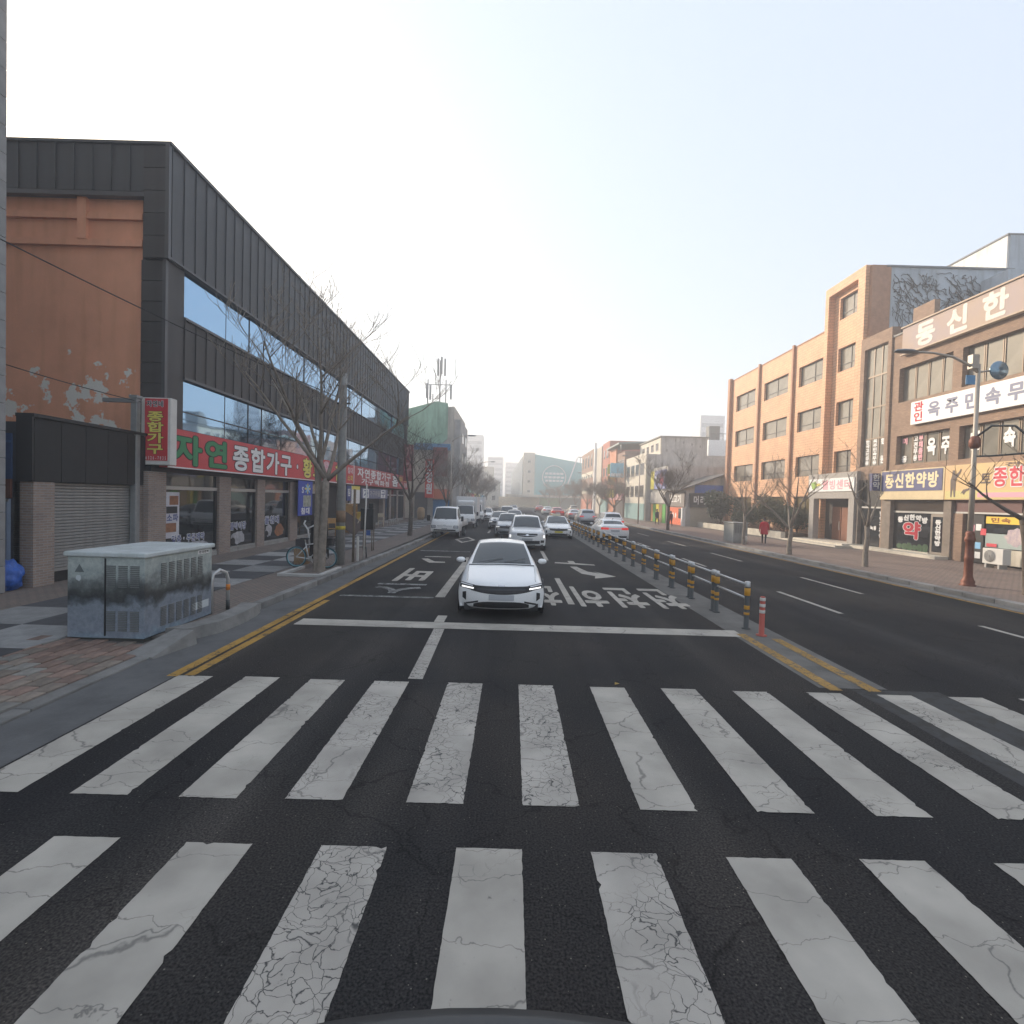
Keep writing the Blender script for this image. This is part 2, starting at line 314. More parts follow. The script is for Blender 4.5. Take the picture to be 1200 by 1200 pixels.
# lane lines on the near side
strip('lane_line', WHITE2, -1.36, -1.16, 6.95, 9.66, .006, dx=-.06)
strip('lane_line', WHITE1, -1.5, -1.3, 10.18, 10.75, .006)
strip('lane_line', WHITE1, -1.86, -1.62, 12.72, 21.5, .006)
strip('bay_line', WHITE3, -4.2, -1.88, 12.55, 12.72, .006)
strip('bay_line', WHITE3, -4.2, -1.9, 23.6, 23.85, .006)
for y0, y1 in ((12.3, 16.4), (21.2, 25), (30, 34), (39, 43), (48, 52), (57, 61)):
    strip('lane_line', WHITE1, 1.42, 1.58, y0, y1, .006)
for y0, y1 in ((27.5, 30.5), (37, 40), (46, 49), (55, 58), (64, 67)):
    strip('lane_line', WHITE1, -1.75, -1.6, y0, y1, .006)
# far-side lane dashes
for y0 in (3.6, 12.1, 20.6, 29.0, 37.5, 46, 54.5):
    strip('lane_line', WHITE1, 7.82, 7.95, y0, y0+2.9, .006)
for y0 in (1.0, 8.0, 15.0, 22.9, 30.3, 38.6, 46, 54):
    strip('lane_line', WHITE1, 10.3, 10.43, y0, y0+3.2 if y0 < 16 else y0+3.6, .006)
# yellow lines
strip('yellow_line', YELLOW, -4.57, -4.42, 6.8, 75, .006)
strip('yellow_line', YELLOW, -4.36, -4.22, 6.85, 12.0, .006)
strip('yellow_line', YELLOW, 12.72, 12.86, 6, 60, .006)
MEDC = mat('median_concrete', (.12, .115, .105), 0.9, var=.35, scale=1.5, bump=.4)
strip('median_strip', MEDC, 4.33, 5.28, 7.05, 120, .003)
strip('yellow_line', YELLOWF, 4.42, 4.60, 6.95, 9.9, .007)
strip('yellow_line', YELLOWF, 4.95, 5.13, 6.95, 9.6, .007)
strip('dust_band', paint('dust_band', (.052, .049, .044), .0, 8, .95), 4.75, 5.95, 1.5, 7.0, .003)
def leafbit():
    o = MB().quad((-.03, -.02, 0), (.03, -.015, .012), (.035, .02, .004), (-.02, .025, .016)).build('fallen_leaf', mat('leaf_yellow', (.3, .2, .05), .8), None, fix=False); o.location = (1.5, 6.95, .01); o.scale = (1.1, 1.1, 1.1); tag(o, 'small yellow fallen leaf at the far edge of the crosswalk', 'leaf')
leafbit()
# words and arrows on the road, painted for drivers coming the other way
def rframe(xc, yc): return lambda u, v, d: (xc - u, yc - v, d)
text(road, '천천히', rframe(3.02, 13.45), -1.5, 1.45, -1.4, 1.3, WHITE1, .025, name='road_lettering')
text(road, '천천히', rframe(-.02, 13.45), -1.4, 1.3, -1.4, 1.3, WHITE1, .025, name='road_lettering')
text(road, '버', rframe(-3.05, 16.4), -.6, .6, -1.35, 1.35, WHITE1, .035, name='road_lettering')
text(road, '스', rframe(-3.05, 13.9), -.8, .8, -.9, .9, WHITE3, .02, name='road_lettering')
sheet('road_arrow', WHITE1, [(2.25, 19.4), (2.5, 19.4), (2.75, 18.1), (3.1, 17.75), (2.95, 18.25), (3.55, 17.1), (2.75, 16.55), (2.85, 17.1), (2.45, 17.6)], .006)
sheet('road_arrow', WHITE1, [(1.75, 20.3), (3.3, 19.9), (3.3, 20.2), (2.6, 20.5), (2.6, 21.2), (2.35, 21.2), (2.35, 20.55), (1.8, 20.65)], .006)
sheet('road_arrow', WHITE1, [(-3.6, 20.6), (-3.1, 19.4), (-2.5, 19.5), (-2.55, 19.8), (-2.95, 19.8), (-3.35, 20.7)], .006)
sheet('road_arrow', WHITE1, [(-3.6, 21.3), (-2.5, 21.3), (-2.5, 21.5), (-3.6, 21.5)], .006)
for s in ((0, 0, 1.0), (0, 0, .62)):
    pass
for q in range(4):   # white diamond outline
    a = [(0, 2.2), (.62, 0), (0, -2.2), (-.62, 0)]; p, n_ = a[q], a[(q+1) % 4]
    sheet('road_diamond', WHITE1, [(-2.75+p[0], 30.5+p[1]), (-2.75+n_[0], 30.5+n_[1]), (-2.75+n_[0]*.7, 30.5+n_[1]*.7), (-2.75+p[0]*.7, 30.5+p[1]*.7)], .006)

# ---- left side: gutter, kerb stones, pavement
def kx(y): return min(-4.92, -5.32 + .02*(y - 8.0)) if y > 8 else -5.15 - .02*(y-3)
g_ = MB()
for y0 in range(-20, 120, 4):
    y1 = y0 + 4; g_.quad((kx(y0)-.05, y0, .004), (-4.46 if y0 < 14 else -4.66, y0, .004), (-4.46 if y1 < 14 else -4.66, y1, .004), (kx(y1)-.05, y1, .004))
struct(g_.build('gutter', GUTTER, None, fix=False))
pave = struct(link('pavement_west', MB().box(-40, -5.5, 8.35, 420, -.06, .085).mesh('pavement', mat('paving_grit', (.11, .10, .09), .95, var=.3, scale=1.5))))
pv = MB().box(-40, -7.3, -25, 8.35, -.06, .085); pv.add([(-7.3, -25, .085), (-5.3, -25, .01), (-5.3, 8.35, .01), (-7.3, 8.35, .085)], [(0, 1, 2, 3)])
struct(pv.build('pavement_ramp_base', MATS['paving_grit'], None, fix=False))
kerbL = struct(link('kerb_west', None))
kb = MB().bbox(-.1, .1, 0, .985, -.05, .15, b=.018).mesh('kerb_stone', KERBD)
y = 8.9
while y < 60:
    o = link('kerb_stone', kb, kerbL, (kx(y)-.13, y, random.uniform(-.012, .012)), -.02 if y < 28 else 0)
    y += 1.0
for y in range(60, 200, 10): box('kerb_stone', KERBD, kerbL, -5.14, -4.94, y, y+9.98, -.05, .15)
# lowered kerb at the crossing
kb2 = MB().bbox(-.1, .1, 0, .985, -.08, .035, b=.012).mesh('kerb_stone', KERBD)
for i in range(18): link('kerb_stone', kb2, kerbL, (kx(7.1-i)-.13, 6.6 - i, random.uniform(-.006, .006)), .02)
# sloping end stone and the chunky broken kerb in front of the utility cabinet
mb = MB(); mb.add([(-5.72, 7.55, -.05), (-5.2, 7.45, -.05), (-5.05, 8.28, -.05), (-5.5, 8.35, -.05), (-5.7, 7.56, .03), (-5.22, 7.46, .03), (-5.1, 8.25, .24), (-5.48, 8.33, .22)],
    [(0, 3, 2, 1), (4, 5, 6, 7), (0, 1, 5, 4), (1, 2, 6, 5), (2, 3, 7, 6), (3, 0, 4, 7)])
mb.build('ramp_stone', KERBD, kerbL)
mb = MB(); pts = [(-5.42, 8.45), (-5.2, 9.0), (-5.16, 9.7), (-5.22, 10.3), (-5.3, 10.6)]
for (xa, ya), (xb, yb) in zip(pts, pts[1:]):
    mb.add([(xa-.3, ya, -.05), (xa+.14, ya, -.05), (xb+.14, yb, -.05), (xb-.3, yb, -.05), (xa-.28, ya, .2), (xa+.09, ya, .2), (xb+.09, yb, .2), (xb-.28, yb, .2)],
        [(4, 5, 6, 7), (0, 1, 5, 4), (1, 2, 6, 5), (2, 3, 7, 6), (3, 0, 4, 7)])
mb.build('ramp_stone', KERBD, kerbL)
# paving blocks: near bond that one can count, then slabs
BL = [mat('paver_red', (.22, .15, .12), .9, var=.3, scale=6, bump=.3), mat('paver_brown', (.2, .165, .135), .9, var=.3, scale=6, bump=.3),
      mat('paver_grey', (.2, .19, .17), .9, var=.3, scale=6, bump=.3)]
pm = [MB().bbox(-.145, .145, -.105, .105, -.04, .012, b=.008).mesh('paver', m) for m in BL]
n = 0
for r_ in range(9):
    for c in range(22):
        x = -5.62 - r_*.225; yy = 2.9 + c*.303 + (.15 if r_ % 2 else 0)
        if yy > 8.1 - max(0, (-5.9 - x))*.0: continue
        z = .012 + (-5.3 - x)*.0375 if x > -7.3 else .085
        o = link('paver', random.choices(pm, (5, 3, 2))[0], pave, (x, yy, z + random.uniform(-.004, .004)), R(90)); o.rotation_euler.x = 0; o.rotation_euler.y = .0
        n += 1
BRK = brick_mat('brick_paving', (.20, .15, .125), (.165, .14, .12), (.09, .08, .07), .22, .11, 'G')
strip('brick_band', BRK, -7.1, -5.55, 8.4, 200, .09, pave)
strip('brick_band', BRK, -11.1, -9.75, 3, 200, .09, pave)
strip('brick_band', BRK, -14, -11.1, -5, 16, .09, pave)
SL = [mat('slab_dark', (.055, .056, .06), .85, var=.3, scale=3, bump=.2), mat('slab_pale', (.25, .25, .245), .85, var=.25, scale=3, bump=.2)]
sm_ = [MB().bbox(-.655, .655, -.655, .655, -.03, .012, b=.006).mesh('slab', m) for m in SL]
for c in range(44):
    for r_ in range(2):
        link('slab', sm_[(c + r_) % 2], pave, (-7.78 - r_*1.32, 4.2 + c*1.32, .088))
# ---- right side
EAST = struct(link('pavement_east', MB().box(13.6, 60, -25, 420, -.06, .10).mesh('pavement', MATS['paving_grit'])))
BRK2 = brick_mat('brick_paving_east', (.26, .19, .16), (.22, .17, .145), (.10, .085, .07), .22, .11, 'G')
strip('brick_band', BRK2, 13.62, 22, -20, 30, .106, EAST)
strip('brick_band', BRK2, 13.62, 19.2, 30.0, 200, .106, EAST)
kerbR = struct(link('kerb_east', None))
kb3 = MB().bbox(-.15, .15, 0, .985, -.05, .14, b=.018).mesh('kerb_stone', CONC)
for i in range(60): link('kerb_stone', kb3, kerbR, (13.45, 8.0 + i, random.uniform(-.006, .006)))
for y in range(68, 200, 10): box('kerb_stone', CONC, kerbR, 13.3, 13.6, y, y+9.98, -.05, .14)
strip('gutter_strip', mat('gutter_pale', (.17, .165, .155), .9, var=.3, scale=1.5), 12.9, 13.32, -10, 120, .005, kerbR)
# ------------------------------------------------------------------ helpers for buildings
WORLD = set()
_link0 = link
def link(name, data, parent=None, loc=(0, 0, 0), rz=0.0):
    o = _link0(name, data, parent, loc, rz)
    if parent is not None and parent.name in WORLD: o.matrix_parent_inverse = Matrix.Translation(-parent.location)
    return o
def base(name, label, cat, loc, group=None):
    """an Empty at the base of a thing whose parts are built in world coordinates"""
    o = thing(name, label, cat, loc, 0, group); WORLD.add(o.name); return o
def objrand(m, amt):
    """every object that carries the material gets its own slightly different tone"""
    nt = m.node_tree; b = nt.nodes['Principled BSDF']; inp = b.inputs['Base Color']
    oi = nt.nodes.new('ShaderNodeObjectInfo'); mr = nt.nodes.new('ShaderNodeMapRange')
    mr.inputs['To Min'].default_value = 1-amt; mr.inputs['To Max'].default_value = 1+amt; nt.links.new(oi.outputs['Random'], mr.inputs['Value'])
    hs = nt.nodes.new('ShaderNodeHueSaturation')
    if inp.links: nt.links.new(inp.links[0].from_socket, hs.inputs['Color'])
    else: hs.inputs['Color'].default_value = inp.default_value
    nt.links.new(mr.outputs[0], hs.inputs['Value']); nt.links.new(hs.outputs[0], inp); return m
for k in ('paver_red', 'paver_brown', 'paver_grey', 'slab_dark', 'slab_pale', 'kerb_granite', 'kerb_concrete'): objrand(MATS[k], .22)
def fl(X): return lambda u, v, d: (X + d, u, v)          # wall that faces the road from the west
def fr_(X): return lambda u, v, d: (X - d, -u, v)         # wall that faces the road from the east (u = -y)
def fc(Y): return lambda u, v, d: (u, Y - d, v)           # wall that faces the camera
def plate(parent, name, m, fr, u0, u1, v0, v1, d0, d1):
    mb = MB(); mb.prism([(u0, v0), (u1, v0), (u1, v1), (u0, v1)], fr, d0, d1); return mb.build(name, m, parent)
def wavy(m, s=.03, sc=.6):
    nt = m.node_tree; tc = nt.nodes.new('ShaderNodeNewGeometry'); n = nt.nodes.new('ShaderNodeTexNoise'); n.inputs['Scale'].default_value = sc; n.inputs['Detail'].default_value = 1
    bp = nt.nodes.new('ShaderNodeBump'); bp.inputs['Strength'].default_value = s; bp.inputs['Distance'].default_value = .3
    nt.links.new(tc.outputs['Position'], n.inputs['Vector']); nt.links.new(n.outputs['Fac'], bp.inputs['Height']); nt.links.new(bp.outputs[0], nt.nodes['Principled BSDF'].inputs['Normal']); return m
ZINC = objrand(mat('zinc_panel', (.056, .058, .062), .55, metal=.2, var=.14, scale=1.2, bump=.06, bscale=6, stain=.15), .16)
ZINCB = objrand(mat('zinc_panel_brown', (.05, .046, .045), .6, metal=.2, var=.16, scale=1.2, bump=.06, bscale=6, stain=.2), .16)
SEAM = mat('seam_dark', (.016, .016, .017), .6)
TRIM = mat('trim_metal', (.09, .09, .095), .45, metal=.5)
BLUEGLASS = wavy(mat('blue_mirror_glass', (.30, .46, .64), .03, metal=1.0), .05, .5)
DARKGLASS = wavy(mat('dark_shop_glass', (.018, .021, .024), .03, spec=.9), .03, .4)
GREYGLASS = wavy(mat('grey_window_glass', (.085, .085, .082), .06, spec=.9), .05, .5)
ALU = mat('aluminium', (.42, .42, .41), .4, metal=.6)
ALUD = mat('dark_frame', (.03, .03, .032), .5, metal=.3)
RED = mat('sign_red', (.56, .045, .055), .45, var=.08, scale=1)
REDB = mat('sign_red_faded', (.42, .06, .065), .5, var=.12, scale=1)
WHITE = mat('sign_white', (.74, .74, .73), .5); BLACK = mat('ink_black', (.012, .012, .013), .6)
GREEN = mat('ink_green', (.02, .22, .08), .5); YEL = mat('ink_yellow', (.72, .62, .13), .5); PINK = mat('ink_pink', (.75, .33, .4), .5)
PBRICK = brick_mat('pillar_brick', (.33, .235, .185), (.24, .175, .15), (.30, .29, .27), .21, .062, 'XY', .03)
CONCW = mat('concrete_wall', (.30, .29, .27), .9, var=.2, scale=1.2, bump=.3, stain=.25)

# plaster with flaked patches (the flakes are the grey coat beneath)
def flaked(name, col, under):
    m = mat(name, col, .9, var=.09, scale=.9, bump=.25, bscale=20, stain=.12); nt = m.node_tree; b = nt.nodes['Principled BSDF']; L = nt.links.new
    g = nt.nodes.new('ShaderNodeNewGeometry'); n = nt.nodes.new('ShaderNodeTexNoise'); n.inputs['Scale'].default_value = 1.15; n.inputs['Detail'].default_value = 7; n.inputs['Roughness'].default_value = .58
    L(g.outputs['Position'], n.inputs['Vector'])
    sp = nt.nodes.new('ShaderNodeSeparateXYZ'); L(g.outputs['Position'], sp.inputs[0])
    h = nt.nodes.new('ShaderNodeMapRange'); h.inputs['From Min'].default_value = 8.0; h.inputs['From Max'].default_value = 6.0; h.inputs['To Min'].default_value = -.13; h.inputs['To Max'].default_value = .075; L(sp.outputs['Z'], h.inputs['Value'])
    a = nt.nodes.new('ShaderNodeMath'); a.operation = 'ADD'; L(n.outputs['Fac'], a.inputs[0]); L(h.outputs[0], a.inputs[1])
    r = nt.nodes.new('ShaderNodeValToRGB'); r.color_ramp.elements[0].position = .605; r.color_ramp.elements[1].position = .62; L(a.outputs[0], r.inputs[0])
    mx = nt.nodes.new('ShaderNodeMixRGB'); mx.inputs[2].default_value = (*under, 1); L(r.outputs[0], mx.inputs[0]); L(b.inputs['Base Color'].links[0].from_socket, mx.inputs[1]); L(mx.outputs[0], b.inputs['Base Color'])
    return m
PLASTER = flaked('terracotta_plaster', (.74, .345, .205), (.74, .72, .66))

# ------------------------------------------------------------------ furniture store, west side
FX = -11.1; FY0, FY1 = 16.4, 53.2
st = base('furniture_store', 'long dark metal-clad furniture store with blue window bands and red fascia signs', 'building', (-11.1, 16.4, 0))
core = MB(); core.box(-30, FX-.35, FY0+.3, FY1, 0, 13.0); core.build('wall', SEAM, st, fix=False)
box('back_wall', CONCW, st, -30, FX-.36, FY1, FY1+.2, 0, 13.0)
# gable that faces the camera: terracotta plaster
gw = MB().box(-30, -11.86, FY0, FY0+.3, 0, 11.72); gw.build('plaster_wall', PLASTER, st, fix=False)
for z0, z1 in ((10.95, 11.15), (10.12, 10.32)): box('wall_beam', MATS['terracotta_plaster'], st, -30, -11.87, FY0-.1, FY0-.002, z0, z1)
box('wall_beam', MATS['terracotta_plaster'], st, -13.9, -13.62, FY0-.13, FY0-.003, 10.32, 11.7)
box('band_trim', TRIM, st, -30, -11.72, FY0-.24, FY0-.02, 11.6, 11.73)
box('band_backing', SEAM, st, -30, -11.72, FY0-.16, FY0+.2, 11.73, 13.22)
p_ = MB().box(.015, .565, -.05, 0, 0, 1.43); p_.box(-.014, .014, -.08, 0, 0, 1.43); me = p_.mesh('panel', ZINC)
for i in range(30): link('panel', me, st, (-11.95 - (i+1)*.58 + .35, FY0-.161, 11.76))
box('roof_cap', TRIM, st, -30, -10.86, FY0-.27, FY0+.3, 13.2, 13.28)
# corner column with horizontal laps
box('corner_backing', SEAM, st, -11.84, FX-.02, FY0-.10, FY0+.8, 3.2, 13.19)
p_ = MB().box(0, .72, -.05, 0, .012, .62); p_.box(0, .72, -.065, 0, 0, .02); me = p_.mesh('panel', ZINCB)
z = 3.3
while z < 9.3: link('panel', me, st, (-11.84, FY0-.101, z)); z += .64
me2 = MB().box(0, .72, -.05, 0, .012, .68).box(0, .72, -.065, 0, 0, .02).mesh('panel', ZINCB)
z = 9.72
while z < 12.6: link('panel', me2, st, (-11.72, FY0-.2, z)); z += .69
box('corner_backing', SEAM, st, -11.72, -10.985, FY0-.2, FY0+.6, 9.7, 13.19)
box('corner_trim', TRIM, st, FX-.05, FX+.06, FY0-.2, FY0-.08, 3.2, 9.7)
box('corner_trim', TRIM, st, -11.03, -10.91, FY0-.29, FY0-.17, 9.7, 13.19)
# parapet and middle band of standing-seam panels
box('band_backing', SEAM, st, FX-.4, -11.0, FY0+.6, FY1, 9.8, 13.2)
box('band_trim', TRIM, st, FX-.4, -10.93, FY0-.15, FY1+.05, 9.74, 9.81)
box('roof_cap', TRIM, st, FX-.5, -10.88, FY0+.3, FY1+.08, 13.2, 13.3)
p_ = MB().box(0, .05, .015, .585, 0, 3.38); p_.box(0, .085, -.014, .014, 0, 3.38); me = p_.mesh('panel', ZINC)
for i in range(61): link('panel', me, st, (-11.0, FY0-.1 + i*.604, 9.815))
box('band_backing', SEAM, st, FX-.4, FX+.0, FY0+.8, FY1, 6.2, 8.2)
p_ = MB().box(0, .05, .015, .585, 0, 1.86); p_.box(0, .085, -.014, .014, 0, 1.86); me = p_.mesh('panel', ZINCB)
for i in range(60): link('panel', me, st, (FX+.001, FY0+.75 + i*.604, 6.27))
box('band_trim', TRIM, st, FX-.1, FX+.12, FY0+.7, FY1+.02, 8.14, 8.22)
box('band_trim', TRIM, st, FX-.1, FX+.12, FY0+.7, FY1+.02, 6.17, 6.26)
box('corner_panel', ZINCB, st, FX-.3, FX+.05, FY0-.079, FY0+.72, 4.5, 9.73)
box('end_panel', ZINCB, st, FX-.3, FX+.06, 52.75, FY1, 8.23, 9.73); box('end_panel', ZINCB, st, FX-.3, FX+.06, 49.8, FY1, 4.5, 6.17)
# glass bands: separate panes with thin mullions
for z0, z1, ye, rail in ((8.23, 9.73, 52.75, None), (4.52, 6.16, 49.8, 5.12)):
    y = FY0+.74; k = 0
    while y < ye-.2:
        wd = [2.6, 1.75, 1.15, 1.9][k % 4] if k else 2.6; y2 = min(y+wd, ye)
        o = MB().box(FX-.06, FX-.03, y-FY0, y2-.03-FY0, z0, z1).build('pane', BLUEGLASS, st, fix=False)
        o.location.y = FY0; o.rotation_euler = (0, random.uniform(-.002, .002), random.uniform(-.0012, .0012))
        if rail: box('rail', ALUD, st, FX-.05, FX-.018, y, y2-.03, rail-.02, rail+.02)
        box('mullion', ALUD, st, FX-.2, FX-.02, y2-.03, y2, z0, z1); y = y2; k += 1
box('band_soffit', SEAM, st, FX-.5, FX-.12, FY0+.5, FY1-.1, 4.3, 4.5)
# red fascia signs
FS = FX + .28
sg = plate(st, 'fascia_sign', RED, fl(FX), 16.05, 34.8, 3.2, 4.46, .02, .28)
plate(sg, 'sign_edge', WHITE, fl(FS), 16.05, 34.8, 3.2, 3.245, .001, .012)
F = fl(FS)
for body, u0, u1, m in (('자연', 16.2, 19.55, GREEN), ('종합가구', 19.7, 25.1, WHITE), ('·', 25.2, 26.2, WHITE), ('황토', 26.3, 29.0, YEL), ('침', 31.1, 32.3, YEL), ('대', 32.3, 33.3, WHITE)):
    text(sg, body, F, u0, u1, 3.33, 4.3, BLACK, .075, .004); text(sg, body, F, u0, u1, 3.33, 4.3, m, .035, .009)
text(sg, '옹기', F, 29.25, 30.2, 3.3, 4.35, WHITE, .09, .004, vertical=True); text(sg, '옹기', F, 29.25, 30.2, 3.3, 4.35, PINK, .03, .009, vertical=True)
text(sg, '침대', F, 33.5, 34.7, 3.9, 4.3, WHITE, .02, .005); text(sg, '소파', F, 33.5, 34.7, 3.4, 3.8, YEL, .02, .005)
sg2 = plate(st, 'fascia_sign', REDB, fl(FX), 34.95, 52.9, 3.2, 4.5, .02, .28)
plate(sg2, 'sign_edge', WHITE, fl(FS), 34.82, 34.93, 3.2, 4.5, -.2, .012)
text(sg2, '자연종합가구', F, 35.6, 45.5, 3.75, 4.4, WHITE, .04, .005); text(sg2, '가구백화점', F, 36.5, 45.0, 3.28, 3.7, WHITE, .03, .005)
text(sg2, '홈', F, 45.8, 48.4, 3.35, 4.35, BLACK, .07, .004); text(sg2, '홈', F, 45.8, 48.4, 3.35, 4.35, WHITE, .03, .008)
text(sg2, '침대 소파', F, 48.8, 52.4, 3.9, 4.35, YEL, .02, .005); text(sg2, '식탁 장롱', F, 48.8, 52.4, 3.35, 3.8, WHITE, .02, .005)
box('sign_end', WHITE, sg2, FX+.03, FX+.27, 52.91, 53.2, 3.25, 4.45)
# ground floor: brick piers, shop windows set back
box('shop_soffit', SEAM, st, -12.2, FX+.02, 15.7, FY1, 3.05, 3.199)
box('shop_plinth', CONCW, st, -11.9, -11.15, 16.4, 53, 0, .22)
for y0, y1 in ((15.62, 16.42), (19.4, 20.2), (22.3, 22.98), (25.6, 26.5), (33.9, 34.6), (44.0, 44.7), (46.4, 46.9), (49.3, 49.8), (52.5, 53.19)):
    box('brick_pier', PBRICK, st, FX-.7, FX+.0, y0, y1, .06, 3.049)
bays = ((16.45, 19.38), (20.22, 22.28), (23.0, 25.58), (26.52, 29.5), (34.62, 37), (44.72, 46.38), (46.92, 49.28), (49.82, 52.48))
for y0, y1 in bays:
    wf = plate(st, 'shop_window', DARKGLASS, fl(-11.24), y0, y1, .23, 2.5, 0, .02)
    plate(wf, 'head_rail', ALU, fl(-11.24), y0, y1, 2.5, 2.62, -.03, .07); plate(wf, 'fanlight', DARKGLASS, fl(-11.24), y0, y1, 2.63, 3.04, 0, .02)
    plate(wf, 'sill_rail', ALU, fl(-11.24), y0, y1, .225, .29, .021, .07)
    plate(wf, 'jamb', ALUD, fl(-11.24), y1-.08, y1, .3, 2.5, .021, .06); plate(wf, 'jamb', ALUD, fl(-11.24), y0, y0+.05, .3, 2.5, .021, .06)
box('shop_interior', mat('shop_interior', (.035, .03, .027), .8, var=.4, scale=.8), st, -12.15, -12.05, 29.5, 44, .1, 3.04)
# window stickers
GL = fl(-11.219); STK = mat('sticker_lilac', (.42, .40, .47), .6, col2=(.6, .6, .62), scale=2.2); BRN = mat('sticker_brown', (.26, .11, .05), .6, var=.4, scale=6); NAVY = mat('ink_navy', (.03, .05, .20), .5); GRY = mat('sticker_grey', (.36, .36, .38), .6, var=.35, scale=5)
stk = plate(st, 'window_poster', STK, GL, 16.5, 17.25, .9, 2.42, 0, .004)
plate(stk, 'picture', BRN, GL, 16.75, 17.2, 2.0, 2.3, .004, .006); plate(stk, 'picture', BLACK, GL, 16.6, 17.15, 1.72, 1.95, .004, .006); plate(stk, 'picture', BRN, GL, 16.55, 17.1, 1.1, 1.4, .004, .006)
text(stk, '소파', GL, 16.6, 17.2, 1.45, 1.7, NAVY, .03, .007)
def caption(body, u0, u1, v0, v1):
    text(st, body, GL, u0, u1, v0, v1, WHITE, .11, .003, name='window_lettering'); text(st, body, GL, u0, u1, v0, v1, NAVY, .02, .006, name='window_lettering')
caption('맞춤·주문제작', 16.85, 18.7, .72, .98); caption('붙박이장', 20.35, 21.6, .95, 1.25); caption('돌침대', 23.2, 24.7, 1.05, 1.4)
def blob(parent, fr, c, ru, rv, m, d, seed, name='picture'):
    rnd = random.Random(seed); mb = MB(); n = 18
    pts = [(c[0]+ru*math.cos(2*math.pi*i/n)*rnd.uniform(.75, 1.08), c[1]+rv*math.sin(2*math.pi*i/n)*rnd.uniform(.75, 1.08)) for i in range(n)]
    mb.prism(pts, fr, d, d+.003); return mb.build(name, m, parent)
blob(st, GL, (18.3, .5), .75, .22, GRY, 0, 3, 'window_picture'); blob(st, GL, (21.0, .62), .55, .3, GRY, 0, 4, 'window_picture'); blob(st, GL, (23.6, .75), .35, .3, GRY, 0, 5, 'window_picture'); blob(st, GL, (24.7, .7), .5, .32, BRN, 0, 6, 'window_picture')
blob(st, GL, (20.6, .5), .2, .16, BLACK, .004, 8, 'window_picture'); blob(st, GL, (23.4, .62), .22, .14, BLACK, .004, 9, 'window_picture'); blob(st, GL, (16.8, .7), .3, .2, BLACK, .004, 10, 'window_picture')
# blue banner on the pier, hanging small signs
BLU = mat('banner_blue', (.03, .06, .36), .6, var=.1)
bn = plate(st, 'banner', BLU, fl(FX), 25.9, 27.7, 1.35, 3.15, .25, .28)
FB = fl(FX+.28); plate(bn, 'picture', mat('banner_picture', (.16, .17, .12), .6, col2=(.5, .5, .42), scale=5), FB, 26.5, 27.5, 1.8, 2.4, .002, .006); text(bn, 'S', FB, 26.15, 26.7, 2.5, 2.85, WHITE, .03, .004)
for a in range(4):
    ca, sa = math.cos(a*math.pi/4), math.sin(a*math.pi/4); mb = MB(); c = (27.05, 2.75)
    mb.prism([(c[0]-.38*ca-.05*sa, c[1]-.28*sa+.05*ca), (c[0]-.38*ca+.05*sa, c[1]-.28*sa-.05*ca), (c[0]+.38*ca+.05*sa, c[1]+.28*sa-.05*ca), (c[0]+.38*ca-.05*sa, c[1]+.28*sa+.05*ca)], FB, .004 + a*.002, .005+a*.002); mb.build('star_ray', YEL if a % 2 == 0 else mat('ink_sky', (.25, .5, .75)), bn)
text(bn, '침대', FB, 26.2, 27.4, 1.42, 1.75, WHITE, .05, .004)
s3 = plate(st, 'hanging_sign', NAVY, fl(FX), 33.6, 34.4, 2.1, 3.1, .2, .25); text(s3, '침', fl(FX+.25), 33.7, 34.3, 2.4, 2.9, WHITE, .03, .005)
s3 = plate(st, 'hanging_sign', WHITE, fl(FX), 34.6, 36.4, 1.9, 3.1, .2, .25); plate(s3, 'stripe', YEL, fl(FX+.25), 34.6, 36.4, 2.85, 3.1, .002, .006)
s3 = plate(st, 'hanging_sign', mat('sign_slate', (.16, .17, .26), .6), fl(FX), 36.8, 44.5, 2.25, 3.0, .2, .25)
for u, b_ in ((37.2, '가'), (42.2, '구')): plate(s3, 'panel_white', WHITE, fl(FX+.25), u, u+1.5, 2.3, 2.95, .002, .006); text(s3, b_, fl(FX+.25), u+.1, u+1.4, 2.35, 2.9, NAVY, .03, .008)
text(s3, '가구마을', fl(FX+.25), 38.9, 42.0, 2.4, 2.85, ALU, .03, .004)
# rooftop sign by the corner: projecting vertical sign box
vs_ = base('vertical_sign', 'red vertical shop sign with yellow lettering on the store corner', 'sign', (-10.6, 15.95, 3.05))
bbox('sign_box', mat('sign_case', (.62, .60, .56), .5, var=.08), vs_, -11.42, -10.52, 15.72, 16.03, 3.25, 5.30, bev=.02)
FV = fc(15.72); plate(vs_, 'sign_face', RED, FV, -11.30, -10.60, 3.38, 5.27, .002, .012)
text(vs_, '종합가구', FV, -11.23, -10.72, 3.55, 4.88, BLACK, .07, .014, vertical=True); text(vs_, '종합가구', FV, -11.23, -10.72, 3.55, 4.88, YEL, .035, .018, vertical=True)
text(vs_, '자연네', FV, -11.25, -10.72, 5.02, 5.2, WHITE, .09, .014); text(vs_, '자연네', FV, -11.25, -10.72, 5.02, 5.2, BLACK, .02, .018); text(vs_, '6526-7835', FV, -11.28, -10.62, 3.4, 3.52, WHITE, .02, .014)
box('bracket', TRIM, vs_, -11.2, -11.1, 16.03, 16.3, 4.6, 4.7)
